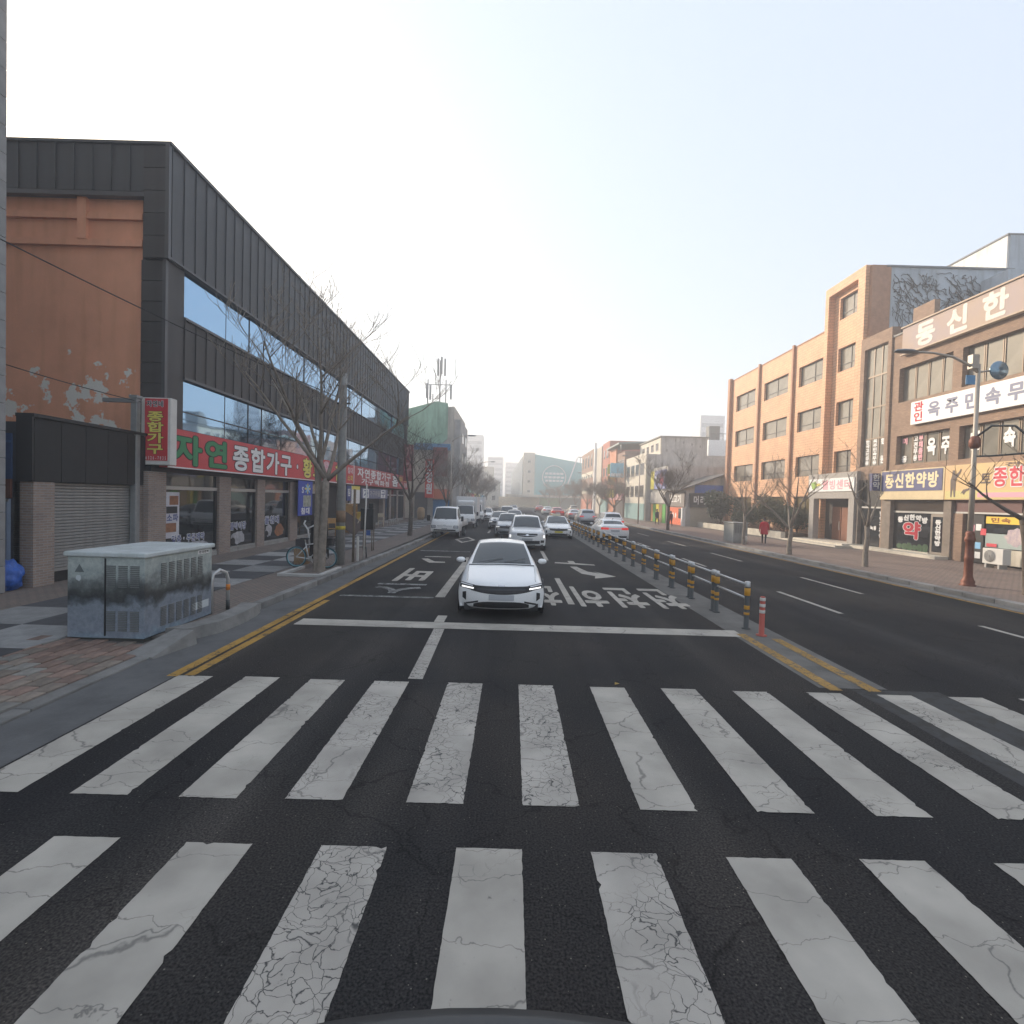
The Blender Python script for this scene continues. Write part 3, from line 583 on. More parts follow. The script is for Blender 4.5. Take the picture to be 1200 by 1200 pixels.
# grey post with a short arm beside the sign
gp = base('steel_post', 'grey square steel post with a short side arm before the store corner', 'post', (-11.2, 15.2, 0))
bbox('post', mat('galvanised', (.27, .28, .28), .5, metal=.4, var=.15, scale=4), gp, -11.42, -11.24, 15.28, 15.46, .06, 5.2, bev=.015)
bbox('arm', MATS['galvanised'], gp, -12.25, -11.23, 15.26, 15.38, 5.06, 5.18, bev=.01); box('cap', MATS['galvanised'], gp, -11.45, -11.21, 15.25, 15.49, 5.2, 5.28)
# ------------------------------------------------------------------ annex with roller shutter
an = base('shutter_annex', 'low garage with black metal fascia and grey roller shutter between brick piers', 'building', (-11.3, 12.0, 0))
box('side_wall', mat('annex_side', (.055, .06, .075), .8, var=.2), an, -17, -11.6, 12.06, 15.6, 0, 4.0)
FASC = objrand(mat('fascia_black', (.018, .018, .019), .6, metal=.2, var=.25), .2)
box('fascia_backing', SEAM, an, -11.62, -11.30, 12.04, 15.72, 2.6, 4.12)
for i in range(5): box('fascia_panel', FASC, an, -11.299, -11.26, 12.06+i*.73, 12.06+i*.73+.715, 2.62, 4.08)
box('fascia_cap', ALUD, an, -11.66, -11.22, 12.0, 15.76, 4.12, 4.2); box('fascia_return', ALUD, an, -11.64, -11.26, 12.0, 12.04, 2.6, 4.12)
box('brick_pier', PBRICK, an, -11.75, -11.28, 12.06, 12.62, .05, 2.6); box('brick_pier', PBRICK, an, -11.75, -11.28, 15.48, 15.61, .05, 2.6)
SH = mat('shutter_slat', (.33, .325, .315), .45, metal=.4, var=.12, scale=3, stain=.2)
sl = MB(); sl.prism([(0, 0), (.028, .02), (.028, .062), (0, .078)], lambda u, v, d: (u, d, v), 0, 2.84); sl_m = sl.mesh('slat', SH)
z = .44; 
while z < 2.56: link('slat', sl_m, an, (-11.46, 12.63, z)); z += .08
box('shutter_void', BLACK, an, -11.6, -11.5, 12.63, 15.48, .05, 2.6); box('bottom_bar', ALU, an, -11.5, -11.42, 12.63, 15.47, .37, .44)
box('guide_rail', ALUD, an, -11.5, -11.38, 15.40, 15.475, .06, 2.6)
for i in range(3):
    c = MB().bbox(-.2, .2, -.2, .2, 0, .3, b=.02).build('carton', mat('cardboard', (.3, .19, .1), .9, var=.15), None); c.location = (-11.9+i*.02, 12.9+i*.55, .06)
    tag(c, ['brown carton under the half-open shutter, nearest the brick pier', 'brown carton under the half-open shutter, middle one', 'brown carton under the half-open shutter, farthest from the brick pier'][i], 'box', 'cartons under the shutter')
# blue gate panels left of the annex
gt = base('yard_gate', 'pale blue corrugated gate with blue and rust panels above, left of the garage', 'gate', (-11.9, 11.6, 0))
box('upper_panel', mat('panel_blue', (.012, .055, .17), .6, var=.2), gt, -13, -11.62, 12.25, 12.3, 2.62, 4.0) if False else None
box('upper_panel', mat('panel_blue', (.012, .055, .17), .6, var=.2), gt, -12.9, -11.76, 12.0, 12.05, 2.65, 3.72); box('upper_rail', mat('panel_blue_light', (.02, .09, .24), .6), gt, -12.9, -11.76, 11.97, 12.0, 3.5, 3.55)
box('rust_panel', mat('rust_sheet', (.16, .05, .03), .8, var=.25), gt, -12.9, -11.76, 11.99, 12.04, 2.2, 2.645)
SHEET = mat('corrugated_blue', (.20, .26, .36), .6, var=.12, scale=4, stain=.2)
cs = MB(); npt = 48; prof = [(-12.9 + 1.14*i/npt, .025*math.cos(i*math.pi/2)) for i in range(npt+1)]
for (a, b_), (c, d_) in zip(prof, prof[1:]): cs.quad((a, 11.98+b_, .12), (c, 11.98+d_, .12), (c, 11.98+d_, 2.18), (a, 11.98+b_, 2.18))
cs.build('gate_leaf', SHEET, gt, fix=False); box('gate_rail', mat('galvanised', (.3, .3, .3)), gt, -12.9, -11.76, 11.93, 11.96, 2.12, 2.18)
# blue tarpaulin bundle
bm = bmesh.new(); bmesh.ops.create_icosphere(bm, subdivisions=4, radius=1)
rnd = random.Random(3)
from mathutils import noise as mn
for v in bm.verts:
    n_ = mn.noise(v.co*2.2)*.22 + mn.noise(v.co*6)*.10 + abs(mn.noise(v.co*11))*.05
    v.co = v.co*(1+n_); v.co.z = max(v.co.z, -.75)
mb = MB(); mb.smooth = True; mb.frombm(bm); tp = mb.build('tarpaulin_bundle', mat('tarp_blue', (.02, .10, .42), .4, var=.3, scale=5, bump=.4, bscale=12), None)
tp.scale = (.34, .3, .42); tp.location = (-11.62, 11.7, .38); tag(tp, 'crumpled blue tarpaulin bundle leaning by the blue gate', 'tarpaulin')
# grey tiled building whose corner edges the picture on the left
gb = base('tiled_building', 'grey stone-tiled building corner at the left edge of the view', 'building', (-11.3, 6, 0))
box('wall', SEAM, gb, -22, -11.27, 1.0, 11.34, 0, 20)
STONE = objrand(mat('grey_stone_tile', (.25, .245, .24), .7, var=.12, scale=4, bump=.15), .08)
tm = MB().bbox(-.03, 0, .006, .994, .006, .594, b=.004).mesh('stone_tile', STONE); tm2 = MB().bbox(.006, .994, 0, .03, .006, .594, b=.004).mesh('stone_tile', STONE)
for j in range(30):
    for i in range(3): link('stone_tile', tm, gb, (-11.24, 8.36+i, .1+j*.6))
    for i in range(2): link('stone_tile', tm2, gb, (-12.27-i, 11.34, .1+j*.6))
# ------------------------------------------------------------------ orange tiled office block, east side
OTILE = brick_mat('orange_tile', (.72, .42, .245), (.68, .39, .225), (.46, .26, .155), .60, .20, 'XY', .016, .7)
OTRIM = mat('trim_shade_brown', (.38, .20, .12), .7, var=.15, scale=3)  # darker brown of the shaded, camera-facing pilaster sides put into the colour
BLUEGREY = mat('painted_render', (.42, .46, .50), .9, var=.14, scale=.8, bump=.2, stain=.3)
CREAM = mat('cream_stone', (.55, .51, .43), .8, var=.12, scale=2, stain=.2)
OX = 22.8
ob = base('office_block', 'four-storey orange tiled office block with dark sliding windows and taller end bay', 'building', (OX, 43, 0))
box('core', mat('core_dark', (.05, .05, .05)), ob, OX+.4, 34, 33.3, 54.4, 0, 15.2)
cols = [(48.9, 53.0), (43.1, 47.2), (37.75, 41.5)]; rows = [(1.3, 3.35), (4.92, 6.52), (8.5, 10.1), (12.1, 13.7)]
zs = [0.1] + [z for r in rows for z in r] + [15.5]
for i in range(0, len(zs), 2): box('spandrel', OTILE, ob, OX, OX+.5, 37.4, 54.5, zs[i], zs[i+1])
for z0, z1 in rows:
    for y0, y1 in ((37.4, 37.75), (41.5, 43.1), (47.2, 48.9), (53.0, 54.5)): box('pier', OTILE, ob, OX, OX+.5, y0, y1, z0, z1)
def win(parent, X, y0, y1, z0, z1, n=2, dep=.22, low=.3, glass=GREYGLASS, frame=ALUD):
    """sliding window in a wall that faces west: frame with its own panes"""
    mb = MB(); f = .05; xg = X + dep
    mb.box(xg-.03, xg+.05, y0, y1, z0, z0+f); mb.box(xg-.03, xg+.05, y0, y1, z1-f, z1); mb.box(xg-.03, xg+.05, y0, y0+f, z0+f, z1-f); mb.box(xg-.03, xg+.05, y1-f, y1, z0+f, z1-f)
    for i in range(1, n): yy = y0+(y1-y0)*i/n; mb.box(xg-.03, xg+.05, yy-.035, yy+.035, z0+f, z1-f)
    if low: mb.box(xg-.032, xg+.045, y0+f, y1-f, z0+low*(z1-z0)-.025, z0+low*(z1-z0)+.025)
    w_ = mb.build('window', frame, parent, fix=False)
    for i in range(n):
        a, b_ = y0+(y1-y0)*i/n + .03, y0+(y1-y0)*(i+1)/n - .03; ym = (a+b_)/2; zm = (z0+z1)/2
        p = MB().box(-.006, .006, a-ym, b_-ym, z0+.03-zm, z1-.03-zm).build('pane', glass, w_, fix=False); p.location = (xg+.01, ym, zm); p.rotation_euler = (0, random.uniform(-.012, .012), random.uniform(-.008, .008))
    return w_
TGL = wavy(mat('beige_window_glass', (.20, .185, .155), .08, spec=.8, var=.25, scale=.7), .05)
for z0, z1 in rows[1:]:
    for y0, y1 in cols: win(ob, OX, y0, y1, z0, z1, glass=TGL)
for y0, y1 in cols: win(ob, OX, y0, y1, 1.3, 3.35, 3, glass=mat('olive_glass', (.16, .13, .07), .1, spec=.7, var=.2, scale=.6))
for y in (47.9, 42.1): box('pilaster', OTRIM, ob, OX-.2, OX-.003, y, y+.22, .1, 15.7)
box('pilaster', OTRIM, ob, OX-.32, OX-.003, 54.0, 54.49, .1, 15.75); box('parapet_cap', OTRIM, ob, OX-.05, OX+.55, 37.5, 54.52, 15.5, 15.58)
box('end_wall', OTRIM, ob, OX+.0, 34, 54.5, 54.7, .1, 15.5)
# taller end bay
tb = [(5.0, 6.5), (8.3, 9.95), (12.05, 13.7), (15.7, 17.2)]; zz = [3.2] + [z for r in tb for z in r] + [17.55]
for i in range(0, len(zz), 2): box('spandrel', OTILE, ob, OX-.1, OX+.5, 33.9, 37.0, zz[i], zz[i+1])
for z0, z1 in tb:
    box('pier', OTILE, ob, OX-.1, OX+.5, 33.9, 34.12, z0, z1); box('pier', OTILE, ob, OX-.1, OX+.5, 36.4, 37.0, z0, z1); win(ob, OX-.1, 34.12, 36.4, z0, z1, glass=TGL)
box('bay_fin', OTILE, ob, OX-.55, OX+.5, 37.0, 37.4, .1, 18.15); box('bay_fin', OTILE, ob, OX-.55, OX+.5, 33.2, 33.9, .1, 18.15)
box('bay_top', OTILE, ob, OX-.55, OX+.5, 33.9, 37.0, 17.55, 18.15); box('bay_wall', OTILE, ob, OX+.5, 34, 37.0, 37.4, 15.5, 18.1)
# the camera-facing party wall, pale blue render with dead ivy
box('party_wall', BLUEGREY, ob, OX+.9, 31.4, 33.0, 33.3, 0, 17.95); box('party_brick', OTRIM, ob, OX-.3, OX+.9, 32.95, 33.2, 3.2, 18.05)
box('party_cap', mat('cap_grey', (.2, .21, .22)), ob, OX+.6, 31.5, 32.9, 33.4, 17.95, 18.05)
iv = MB(); rnd = random.Random(5)
for k in range(150):
    a = rnd.uniform(0, 1); x = OX+1.1 + rnd.random()**1.4*5.2; z = 17.7 - rnd.random()*3.4*(1-(x-OX-1)/9); pts = [(x, 32.97, z)]
    dx, dz = rnd.uniform(-.05, .13), rnd.uniform(-.14, .02)
    for q in range(7): x += dx + rnd.uniform(-.09, .09); z += dz + rnd.uniform(-.09, .09); pts.append((x, 32.97 - rnd.uniform(0, .04), min(z, 17.9)))
    iv.tube(pts, .018, 4, cap=False)
ivo = iv.build('ivy_stems', mat('dead_ivy', (.09, .085, .08), .95), ob, fix=False)
# low rear block with a dark window and leaning pipes
rb_ = base('rear_block', 'pale blue-grey rooftop block with one dark window behind the brown shops', 'building', (31, 31, 0))
box('wall', BLUEGREY, rb_, 29.3, 33.5, 31.0, 32.8, 0, 17.1); plate(rb_, 'window', DARKGLASS, fc(31.0), 31.1, 33.2, 13.6, 16.0, .002, .02)
for i in range(7): box('blind_slat', mat('blind', (.14, .13, .12)), rb_, 31.1, 33.2, 30.95, 30.97, 13.8+i*.32, 13.95+i*.32)
for k, (x0, x1) in enumerate(((31.9, 32.5), (33.2, 33.7))): MB().tube([(x0, 30.2, 12), (x1, 30.6, 17.5+k*2.2)], .07, 8).build('flue_pipe', WHITE, rb_)
wb = base('white_rooftop_building', 'tall weathered white concrete building rising behind the brown shops', 'building', (38, 41, 0))
box('wall', mat('weathered_white', (.72, .71, .68), .9, var=.1, scale=.8, stain=.3), wb, 37.6, 60, 40, 56, 0, 23.9); box('roof_cap', mat('cap_grey', (.2, .21, .22)), wb, 37.5, 60, 39.85, 56.1, 23.9, 24.0)
box('shaded_side_skin', mat('shade_blue_side', (.36, .41, .46), .9, var=.12, scale=1, stain=.25), wb, 37.75, 60, 39.9, 39.99, 0, 23.89); MB().tube([(39.5, 39.7, 10), (39.6, 39.7, 21)], .12, 8).build('downpipe', WHITE, wb)  # bluish shade of the camera-facing side painted on as a colour skin
# entrance porch of the office block
PORCH = mat('porch_granite', (.30, .28, .26), .6, var=.15, scale=8); PX = 21.45
ep = base('entrance_porch', 'grey granite entrance porch with white sign board and glazed doors', 'porch', (PX, 34.5, 0))
box('canopy', PORCH, ep, PX, OX+.1, 32.0, 37.2, 3.15, 4.85); sgn = plate(ep, 'sign_board', WHITE, fr_(PX), -37.0, -32.15, 3.62, 4.5, .003, .06)
FP = fr_(PX-.06); blob(sgn, FP, (-36.4, 4.06), .36, .3, mat('ink_leaf', (.30, .46, .12)), .004, 2); blob(sgn, FP, (-35.9, 4.1), .3, .12, YEL, .006, 4); text(sgn, '웰빙센터', FP, -35.5, -32.4, 3.75, 4.38, PINK, .02, .005)
for y0 in (36.5, 32.2): bbox('column', PORCH, ep, PX+.02, PX+.42, y0, y0+.55, .3, 3.15)
box('door_wall', mat('porch_dark', (.05, .04, .035)), ep, OX-.15, OX-.05, 32.1, 37.1, .3, 3.15)
for k, y0 in enumerate((35.2, 34.2)):
    dr = plate(ep, 'door', mat('door_brown', (.22, .09, .05), .4, var=.15), fr_(OX-.15), -y0-.9, -y0, .32, 2.6, .002, .05); plate(dr, 'handle', ALU, fr_(OX-.2), -y0-.12, -y0-.08, 1.0, 1.6, .002, .04)
od = plate(ep, 'door', mat('door_orange', (.52, .19, .06), .5), fr_(OX-.15), -34.1, -32.9, .32, 2.7, .002, .05); blob(od, fr_(OX-.2), (-33.5, 1.75), .3, .3, WHITE, .003, 7, 'round_logo'); text(od, '정', fr_(OX-.2), -33.68, -33.32, 1.58, 1.92, MATS['door_orange'], .03, .008)
for v in (.8, 1.0, 1.2, 2.3, 2.5): plate(od, 'print_line', PINK, fr_(OX-.2), -33.95, -33.1, v, v+.05, .002, .004)
st1 = MB().box(19.9, OX, 31.4, 37.8, .1, .2); st1.box(20.5, OX, 31.7, 37.5, .2, .3); st1.build('steps', CREAM, ep, fix=False)
blob(ep, fc(32.2), (22.2, 2.75), .16, .2, mat('ink_magenta', (.6, .1, .2)), .003, 9, 'round_plate'); plate(ep, 'notice', WHITE, fc(32.2), 22.02, 22.28, 1.9, 2.2, .003, .006)
# planting bed wall
pw = base('planter_wall', 'low cream stone wall of the planting bed in front of the orange block', 'wall', (20.2, 46, 0))
for i in range(12): bbox('coping_stone', CREAM, pw, 20.0, 20.35, 38.0+i*1.5, 39.48+i*1.5, .1, .62, bev=.02)
box('bed_soil', mat('soil', (.09, .065, .045), .95, var=.3), pw, 20.35, OX-.02, 38.0, 56, .1, .5)

# ------------------------------------------------------------------ brown brick shop building, east side
BBR = brick_mat('brown_brick', (.36, .24, .165), (.28, .185, .13), (.22, .165, .13), .22, .075, 'XY', .02)
BX = 21.8
bb = base('brown_shop_building', 'three-storey brown brick shop building with large Korean sign boards and tinted windows', 'building', (BX, 24, 0))
box('core', MATS['core_dark'], bb, BX+.42, 36, 8, 29.9, 0, 12.2)
Y1 = 29.85
for z0, z1 in ((3.05, 5.06), (6.68, 8.58), (10.5, 12.45)): box('brick_band', BBR, bb, BX, BX+.45, 8, Y1, z0, z1)
for z0, z1 in ((5.06, 6.68), (8.58, 10.5)):
    for y0, y1 in ((29.3, Y1), (25.2, 25.75), (14.5, 15.0)): box('brick_pier', BBR, bb, BX, BX+.45, y0, y1, z0, z1)
    for (ya, yb), n in (((25.75, 29.3), 4), ((15.0, 25.2), 11)):
        for i in range(n):
            a, b_ = ya+(yb-ya)*i/n, ya+(yb-ya)*(i+1)/n
            win(bb, BX, a+.02, b_-.02, z0, z1, 1, .28, None, TGL, mat('bronze_frame', (.16, .12, .085), .5, metal=.3))
box('roof_slab', CONCW, bb, BX-.05, 36, 8, Y1, 12.45, 12.55)
# top sign, leaning board
TAN = mat('faded_tan_board', (.42, .31, .22), .7, col2=(.36, .29, .29), scale=.45)
ts = plate(bb, 'roof_sign', TAN, fr_(BX), -28.9, -12, 11.2, 12.62, .08, .22); FT = fr_(BX-.22)
for k, ch in enumerate('동신한약방'): text(ts, ch, FT, -28.0+k*1.95, -26.6+k*1.95, 11.3, 12.5, mat('faded_letter', (.62, .58, .52), .6, var=.15), .045, .006)
plate(ts, 'sign_rail', mat('rail_tan', (.5, .4, .3)), fr_(BX), -28.95, -12, 11.12, 11.19, .05, .3); plate(ts, 'sign_rail', MATS['rail_tan'], fr_(BX), -28.95, -12, 12.63, 12.7, .05, .3)
# white sign
ws = plate(bb, 'wall_sign', WHITE, fr_(BX), -28.05, -12, 7.15, 8.36, .02, .22); FW = fr_(BX-.22); NB = mat('ink_slate', (.10, .12, .22), .5)
text(ws, '관인', FW, -27.85, -27.2, 7.22, 8.3, mat('ink_red', (.55, .03, .05)), .03, .005, vertical=True)
for k, ch in enumerate('옥주민속무용학원'): text(ws, ch, FW, -26.95+k*1.08, -26.1+k*1.08, 7.38, 8.15, NB, .04, .005)
# lettering on the first-floor panes
WG = fr_(BX+.25)
for k, (u, ch) in enumerate(((-27.45, '옥'), (-26.55, '주'), (-24.9, '민'), (-23.2, '속'), (-22.25, '무'), (-21.35, '용'))): text(bb, ch, WG, u, u+.62, 5.45, 6.35, WHITE, .05, -.0, name='window_lettering')
for u, b_ in ((-28.35, '고전무용'), (-28.0, '부채춤반')): text(bb, b_, WG, u, u+.3, 5.2, 6.6, WHITE if u < -28.2 else PINK, .05, -.0, vertical=True, name='window_lettering')
text(bb, '미', WG, -29.2, -28.75, 6.2, 6.55, PINK, .05, 0, name='window_lettering'); text(bb, '용', WG, -29.2, -28.75, 5.2, 5.55, WHITE, .05, 0, name='window_lettering')
# shop signs above the ground floor
s1 = plate(bb, 'shop_sign', mat('cream_board', (.62, .50, .30), .6, var=.08), fr_(BX), -29.85, -25.45, 3.08, 4.72, .02, .4); FS1 = fr_(BX-.4)
plate(s1, 'blue_panel', mat('sign_indigo', (.05, .06, .17), .5, var=.15), FS1, -29.75, -25.55, 3.55, 4.66, .002, .02); text(s1, '동신한약방', FS1, -29.5, -25.75, 3.72, 4.5, mat('ink_cream', (.80, .68, .45)), .045, .024)
s2 = plate(bb, 'shop_sign', mat('picture_board', (.66, .47, .20), .6, col2=(.62, .40, .22), scale=.8), fr_(BX), -25.40, -20.4, 3.08, 4.75, .02, .4)
plate(s2, 'field_stripe', mat('board_field', (.58, .50, .20), .6), FS1, -25.35, -20.45, 3.12, 3.5, .002, .008)
SIL = mat('silhouette', (.10, .07, .06), .6)   # standing figure with a raised arm and a small bird, as printed
mb = MB(); mb.prism([(-25.05, 3.2), (-24.98, 3.2), (-24.93, 3.75), (-24.86, 3.2), (-24.78, 3.2), (-24.78, 3.9), (-24.74, 4.1), (-24.55, 4.35), (-24.48, 4.52), (-24.54, 4.55), (-24.62, 4.42), (-24.8, 4.28), (-24.86, 4.5), (-24.98, 4.5), (-25.0, 4.25), (-25.08, 4.0)], FS1, .009, .012); mb.build('printed_figure', SIL, s2)
mb = MB(); mb.prism([(-24.5, 3.35), (-24.35, 3.55), (-24.1, 3.6), (-23.9, 3.75), (-24.05, 3.52), (-24.2, 3.45), (-24.3, 3.3), (-24.4, 3.4)], FS1, .009, .012); mb.build('printed_bird', SIL, s2)
text(s2, '토', FS1, -23.5, -22.95, 3.75, 4.3, SIL, .03, .01); text(s2, '종한방', FS1, -22.9, -20.7, 3.65, 4.5, WHITE, .09, .01); text(s2, '종한방', FS1, -22.9, -20.7, 3.65, 4.5, mat('ink_redpink', (.62, .08, .10)), .03, .014)
plate(s2, 'pink_strip', PINK, FS1, -23.6, -20.6, 3.18, 3.4, .01, .014); text(s2, '전통', FS1, -22.4, -20.8, 4.52, 4.7, SIL, .02, .01)
s4 = plate(bb, 'shop_sign', WHITE, fr_(BX), -20.3, -15, 3.08, 4.75, .02, .4); plate(s4, 'blue_panel', MATS['sign_indigo'], FS1, -20.25, -15, 3.2, 4.7, .002, .01)
pj = plate(bb, 'projecting_sign', MATS['sign_indigo'], fc(30.0), 21.0, 21.5, 3.6, 4.6, -.25, .0); text(pj, '한약', fc(30.0), 21.03, 21.47, 3.68, 4.55, WHITE, .03, .006, vertical=True)
# stair bay with tall window
box('stair_wall', BBR, bb, BX-.1, 27, 32.15, 32.5, 0, 13.1); box('stair_wall', BBR, bb, BX-.1, BX+.4, 29.87, 30.15, 0, 13.1)
box('stair_top', BBR, bb, BX-.1, BX+.4, 30.15, 32.15, 12.35, 13.1); box('stair_core', MATS['core_dark'], bb, BX+.41, 26, 29.9, 32.14, 0, 13.0); box('stair_band', BBR, bb, BX-.1, BX+.4, 30.15, 32.15, 4.3, 5.1)
for z0, z1 in ((5.1, 6.8), (6.8, 8.7), (8.7, 10.6), (10.6, 12.35)): win(bb, BX-.1, 30.15, 32.15, z0, z1, 3, .2, None, TGL, MATS['bronze_frame'])
for u, b_ in ((-31.95, '한국고전무용'), (-31.3, '옥주민속무용'), (-30.65, '학 원')): text(bb, b_, fr_(BX+.085), u, u+.34, 5.2, 6.75, WHITE, .05, 0, vertical=True, name='window_lettering')
# roof structure behind the sign
box('roof_house', BBR, bb, BX+1.0, BX+1.3, 28.3, 29.8, 12.5, 14.1); box('roof_house', BLUEGREY, bb, BX+1.3, 29, 29.4, 29.8, 12.5, 14.0); plate(bb, 'roof_opening', BLACK, fc(29.4), 23.2, 24.9, 12.6, 13.5, .002, .02)
# ground floor shops
SHOPF = mat('shop_column', (.20, .165, .135), .8, var=.2, scale=3)
for y0, y1 in ((29.2, 29.85), (25.15, 25.6)): box('shop_column', SHOPF, bb, BX-.25, BX+.3, y0, y1, .1, 3.05)
box('stair_pier', SHOPF, bb, BX-.2, BX+.3, 32.0, 32.5, .1, 4.3)
box('shop_step', CREAM, bb, 20.9, BX+.4, 25.2, 32.4, .1, .26)
w1 = plate(bb, 'shop_window', DARKGLASS, fr_(BX), -31.9, -29.87, .3, 2.55, 0, .02); plate(w1, 'head_rail', ALU, fr_(BX), -31.9, -29.87, 2.56, 2.66, 0, .06); text(w1, '한약건재상', fr_(BX-.02), -30.35, -29.95, .8, 2.4, WHITE, .05, .004, vertical=True); text(w1, '녹용', fr_(BX-.02), -31.1, -30.55, 1.25, 1.5, WHITE, .04, .004)
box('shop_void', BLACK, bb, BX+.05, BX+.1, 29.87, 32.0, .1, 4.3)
w2 = plate(bb, 'shop_window', DARKGLASS, fr_(BX), -29.18, -26.62, .32, 2.35, 0, .02)
plate(w2, 'head_rail', ALU, fr_(BX), -29.18, -25.62, 2.36, 2.46, 0, .07); plate(w2, 'fanlight', mat('fanlight_brown', (.06, .045, .035), .2), fr_(BX), -29.18, -25.62, 2.47, 3.04, 0, .02); plate(w2, 'sill', CREAM, fr_(BX), -29.18, -26.62, .26, .32, 0, .1)
FG = fr_(BX-.02); text(w2, '동신한약방', FG, -28.9, -26.8, 1.75, 2.05, WHITE, .08, .004, arc=.22); text(w2, '약', FG, -28.55, -27.2, .95, 1.85, WHITE, .09, .004); text(w2, '약', FG, -28.55, -27.2, .95, 1.85, mat('ink_red', (.55, .03, .05)), .05, .008)
for k in range(6): blob(w2, FG, (-28.7+k*.36, .5), .22, .16+.05*(k % 3), mat('herb_green', (.05, .10, .045), .8, var=.4, scale=8), .002+.001*k, 20+k, 'herb_print')
dd = plate(bb, 'shop_door', mat('door_alu', (.24, .21, .18), .5, metal=.3), fr_(BX), -26.58, -25.62, .28, 2.35, .0, .05); plate(dd, 'door_glass', DARKGLASS, fr_(BX-.05), -26.45, -25.75, .4, 2.2, .002, .008); text(dd, '동신한약방', fr_(BX-.058), -26.28, -25.92, .7, 2.05, WHITE, .06, .004, vertical=True); plate(dd, 'handle', ALU, fr_(BX-.05), -25.72, -25.68, 1.0, 1.5, .002, .05)
plate(bb, 'shop_wall', mat('maroon_board', (.12, .05, .045), .6), fr_(BX), -25.1, -21.8, 2.5, 3.04, 0, .1); plate(bb, 'board_trim', ALU, fr_(BX), -25.1, -21.75, 2.42, 2.5, 0, .12)
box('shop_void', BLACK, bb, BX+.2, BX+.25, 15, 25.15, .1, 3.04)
w3 = plate(bb, 'shop_window', DARKGLASS, fr_(BX), -23.5, -19, .9, 2.4, 0, .02); plate(w3, 'yellow_strip', mat('strip_yellow', (.78, .52, .03), .5), FG, -23.5, -19.2, 2.0, 2.32, .002, .012); text(w3, '민속 주점', FG, -23.3, -20.8, 2.05, 2.27, mat('ink_brown', (.25, .08, .03)), .03, .016)
plate(w3, 'frosted_strip', mat('mint_glass', (.35, .42, .40), .35), FG, -23.5, -19.2, .92, 1.55, .002, .01); blob(w3, FG, (-22.1, 1.45), .5, .42, mat('poster_floral', (.28, .22, .33), .6, col2=(.62, .52, .45), scale=5), .012, 31, 'round_poster')
plate(w3, 'stall_riser', CREAM, fr_(BX), -23.5, -19, .2, .88, 0, .06); plate(w3, 'red_notice', MATS['ink_redpink'], fr_(BX-.06), -23.4, -22.9, .95, 1.1, .002, .006)
wd = plate(bb, 'shop_door', BLACK, fr_(BX), -24.5, -23.6, .15, 2.4, 0, .03)
for k, (u, v, m) in enumerate(((-24.4, 2.1, WHITE), (-24.35, 1.6, PINK), (-24.0, 1.65, WHITE), (-23.75, 1.45, MATS['ink_redpink']), (-24.35, .9, PINK), (-24.0, .8, mat('ink_sky', (.25, .5, .75))), (-24.4, .4, WHITE), (-24.0, .35, WHITE))): plate(wd, 'notice', m, fr_(BX-.03), u, u+.28, v, v+.3, .002, .006)
plate(bb, 'brick_pier', BBR, fr_(BX), -25.14, -24.6, .1, 2.42, -.1, .15)
# air conditioner outdoor unit
ac = base('outdoor_unit', 'white air conditioner outdoor unit standing before the yellow shop strip', 'air conditioner', (20.9, 21.9, .1))
bbox('case', mat('case_white', (.6, .59, .56), .5), ac, 20.75, 21.1, 21.55, 22.5, .28, .95, bev=.02)
MB().lathe([(.25, -.006), (.25, .004)], 24, (20.745, 22.15, .62), 'X').build('fan_recess', mat('grille_grey', (.16, .16, .16)), ac)
for a in (.06, .11, .16, .21, .26): MB().tube([(20.735, 22.15+a*math.cos(k*math.pi/12), .62+a*math.sin(k*math.pi/12)) for k in range(25)], .007, 4, cap=False).build('fan_grille', mat('case_white', (.6, .59, .56)), ac, fix=False)
for y in (21.7, 22.3): box('foot', ALU, ac, 20.75, 21.1, y, y+.08, .1, .28)
# ------------------------------------------------------------------ vehicles
def paintmat(name, col, metal=0.0): return mat(name, col, .28, metal=metal, coat=.7, spec=.5)
CARW = paintmat('car_white', (.80, .80, .79)); CARS = paintmat('car_silver', (.42, .43, .44), .5); CARR = paintmat('car_red', (.42, .05, .04)); CARD = paintmat('car_dark', (.08, .085, .09), .3); CARB = paintmat('car_beige', (.5, .46, .38), .3)
CGL = mat('car_glass', (.03, .038, .04), .05, spec=.7); RUB = mat('tyre_rubber', (.018, .018, .018), .85); RIM = mat('alloy_rim', (.4, .4, .41), .35, metal=.8); PLAS = mat('black_plastic', (.015, .015, .016), .55)
LAMP = mat('lamp_lens', (.75, .76, .78), .12, spec=1.0); DRL = glow('daytime_lamp', (1, .98, .95), .8); TAIL = glow('tail_lamp', (.75, .03, .02), .35); CHROME = mat('chrome', (.6, .6, .6), .15, metal=1.0); PLATE = mat('number_plate', (.40, .41, .43), .5); PLATEY = mat('taxi_plate', (.6, .5, .03), .5)

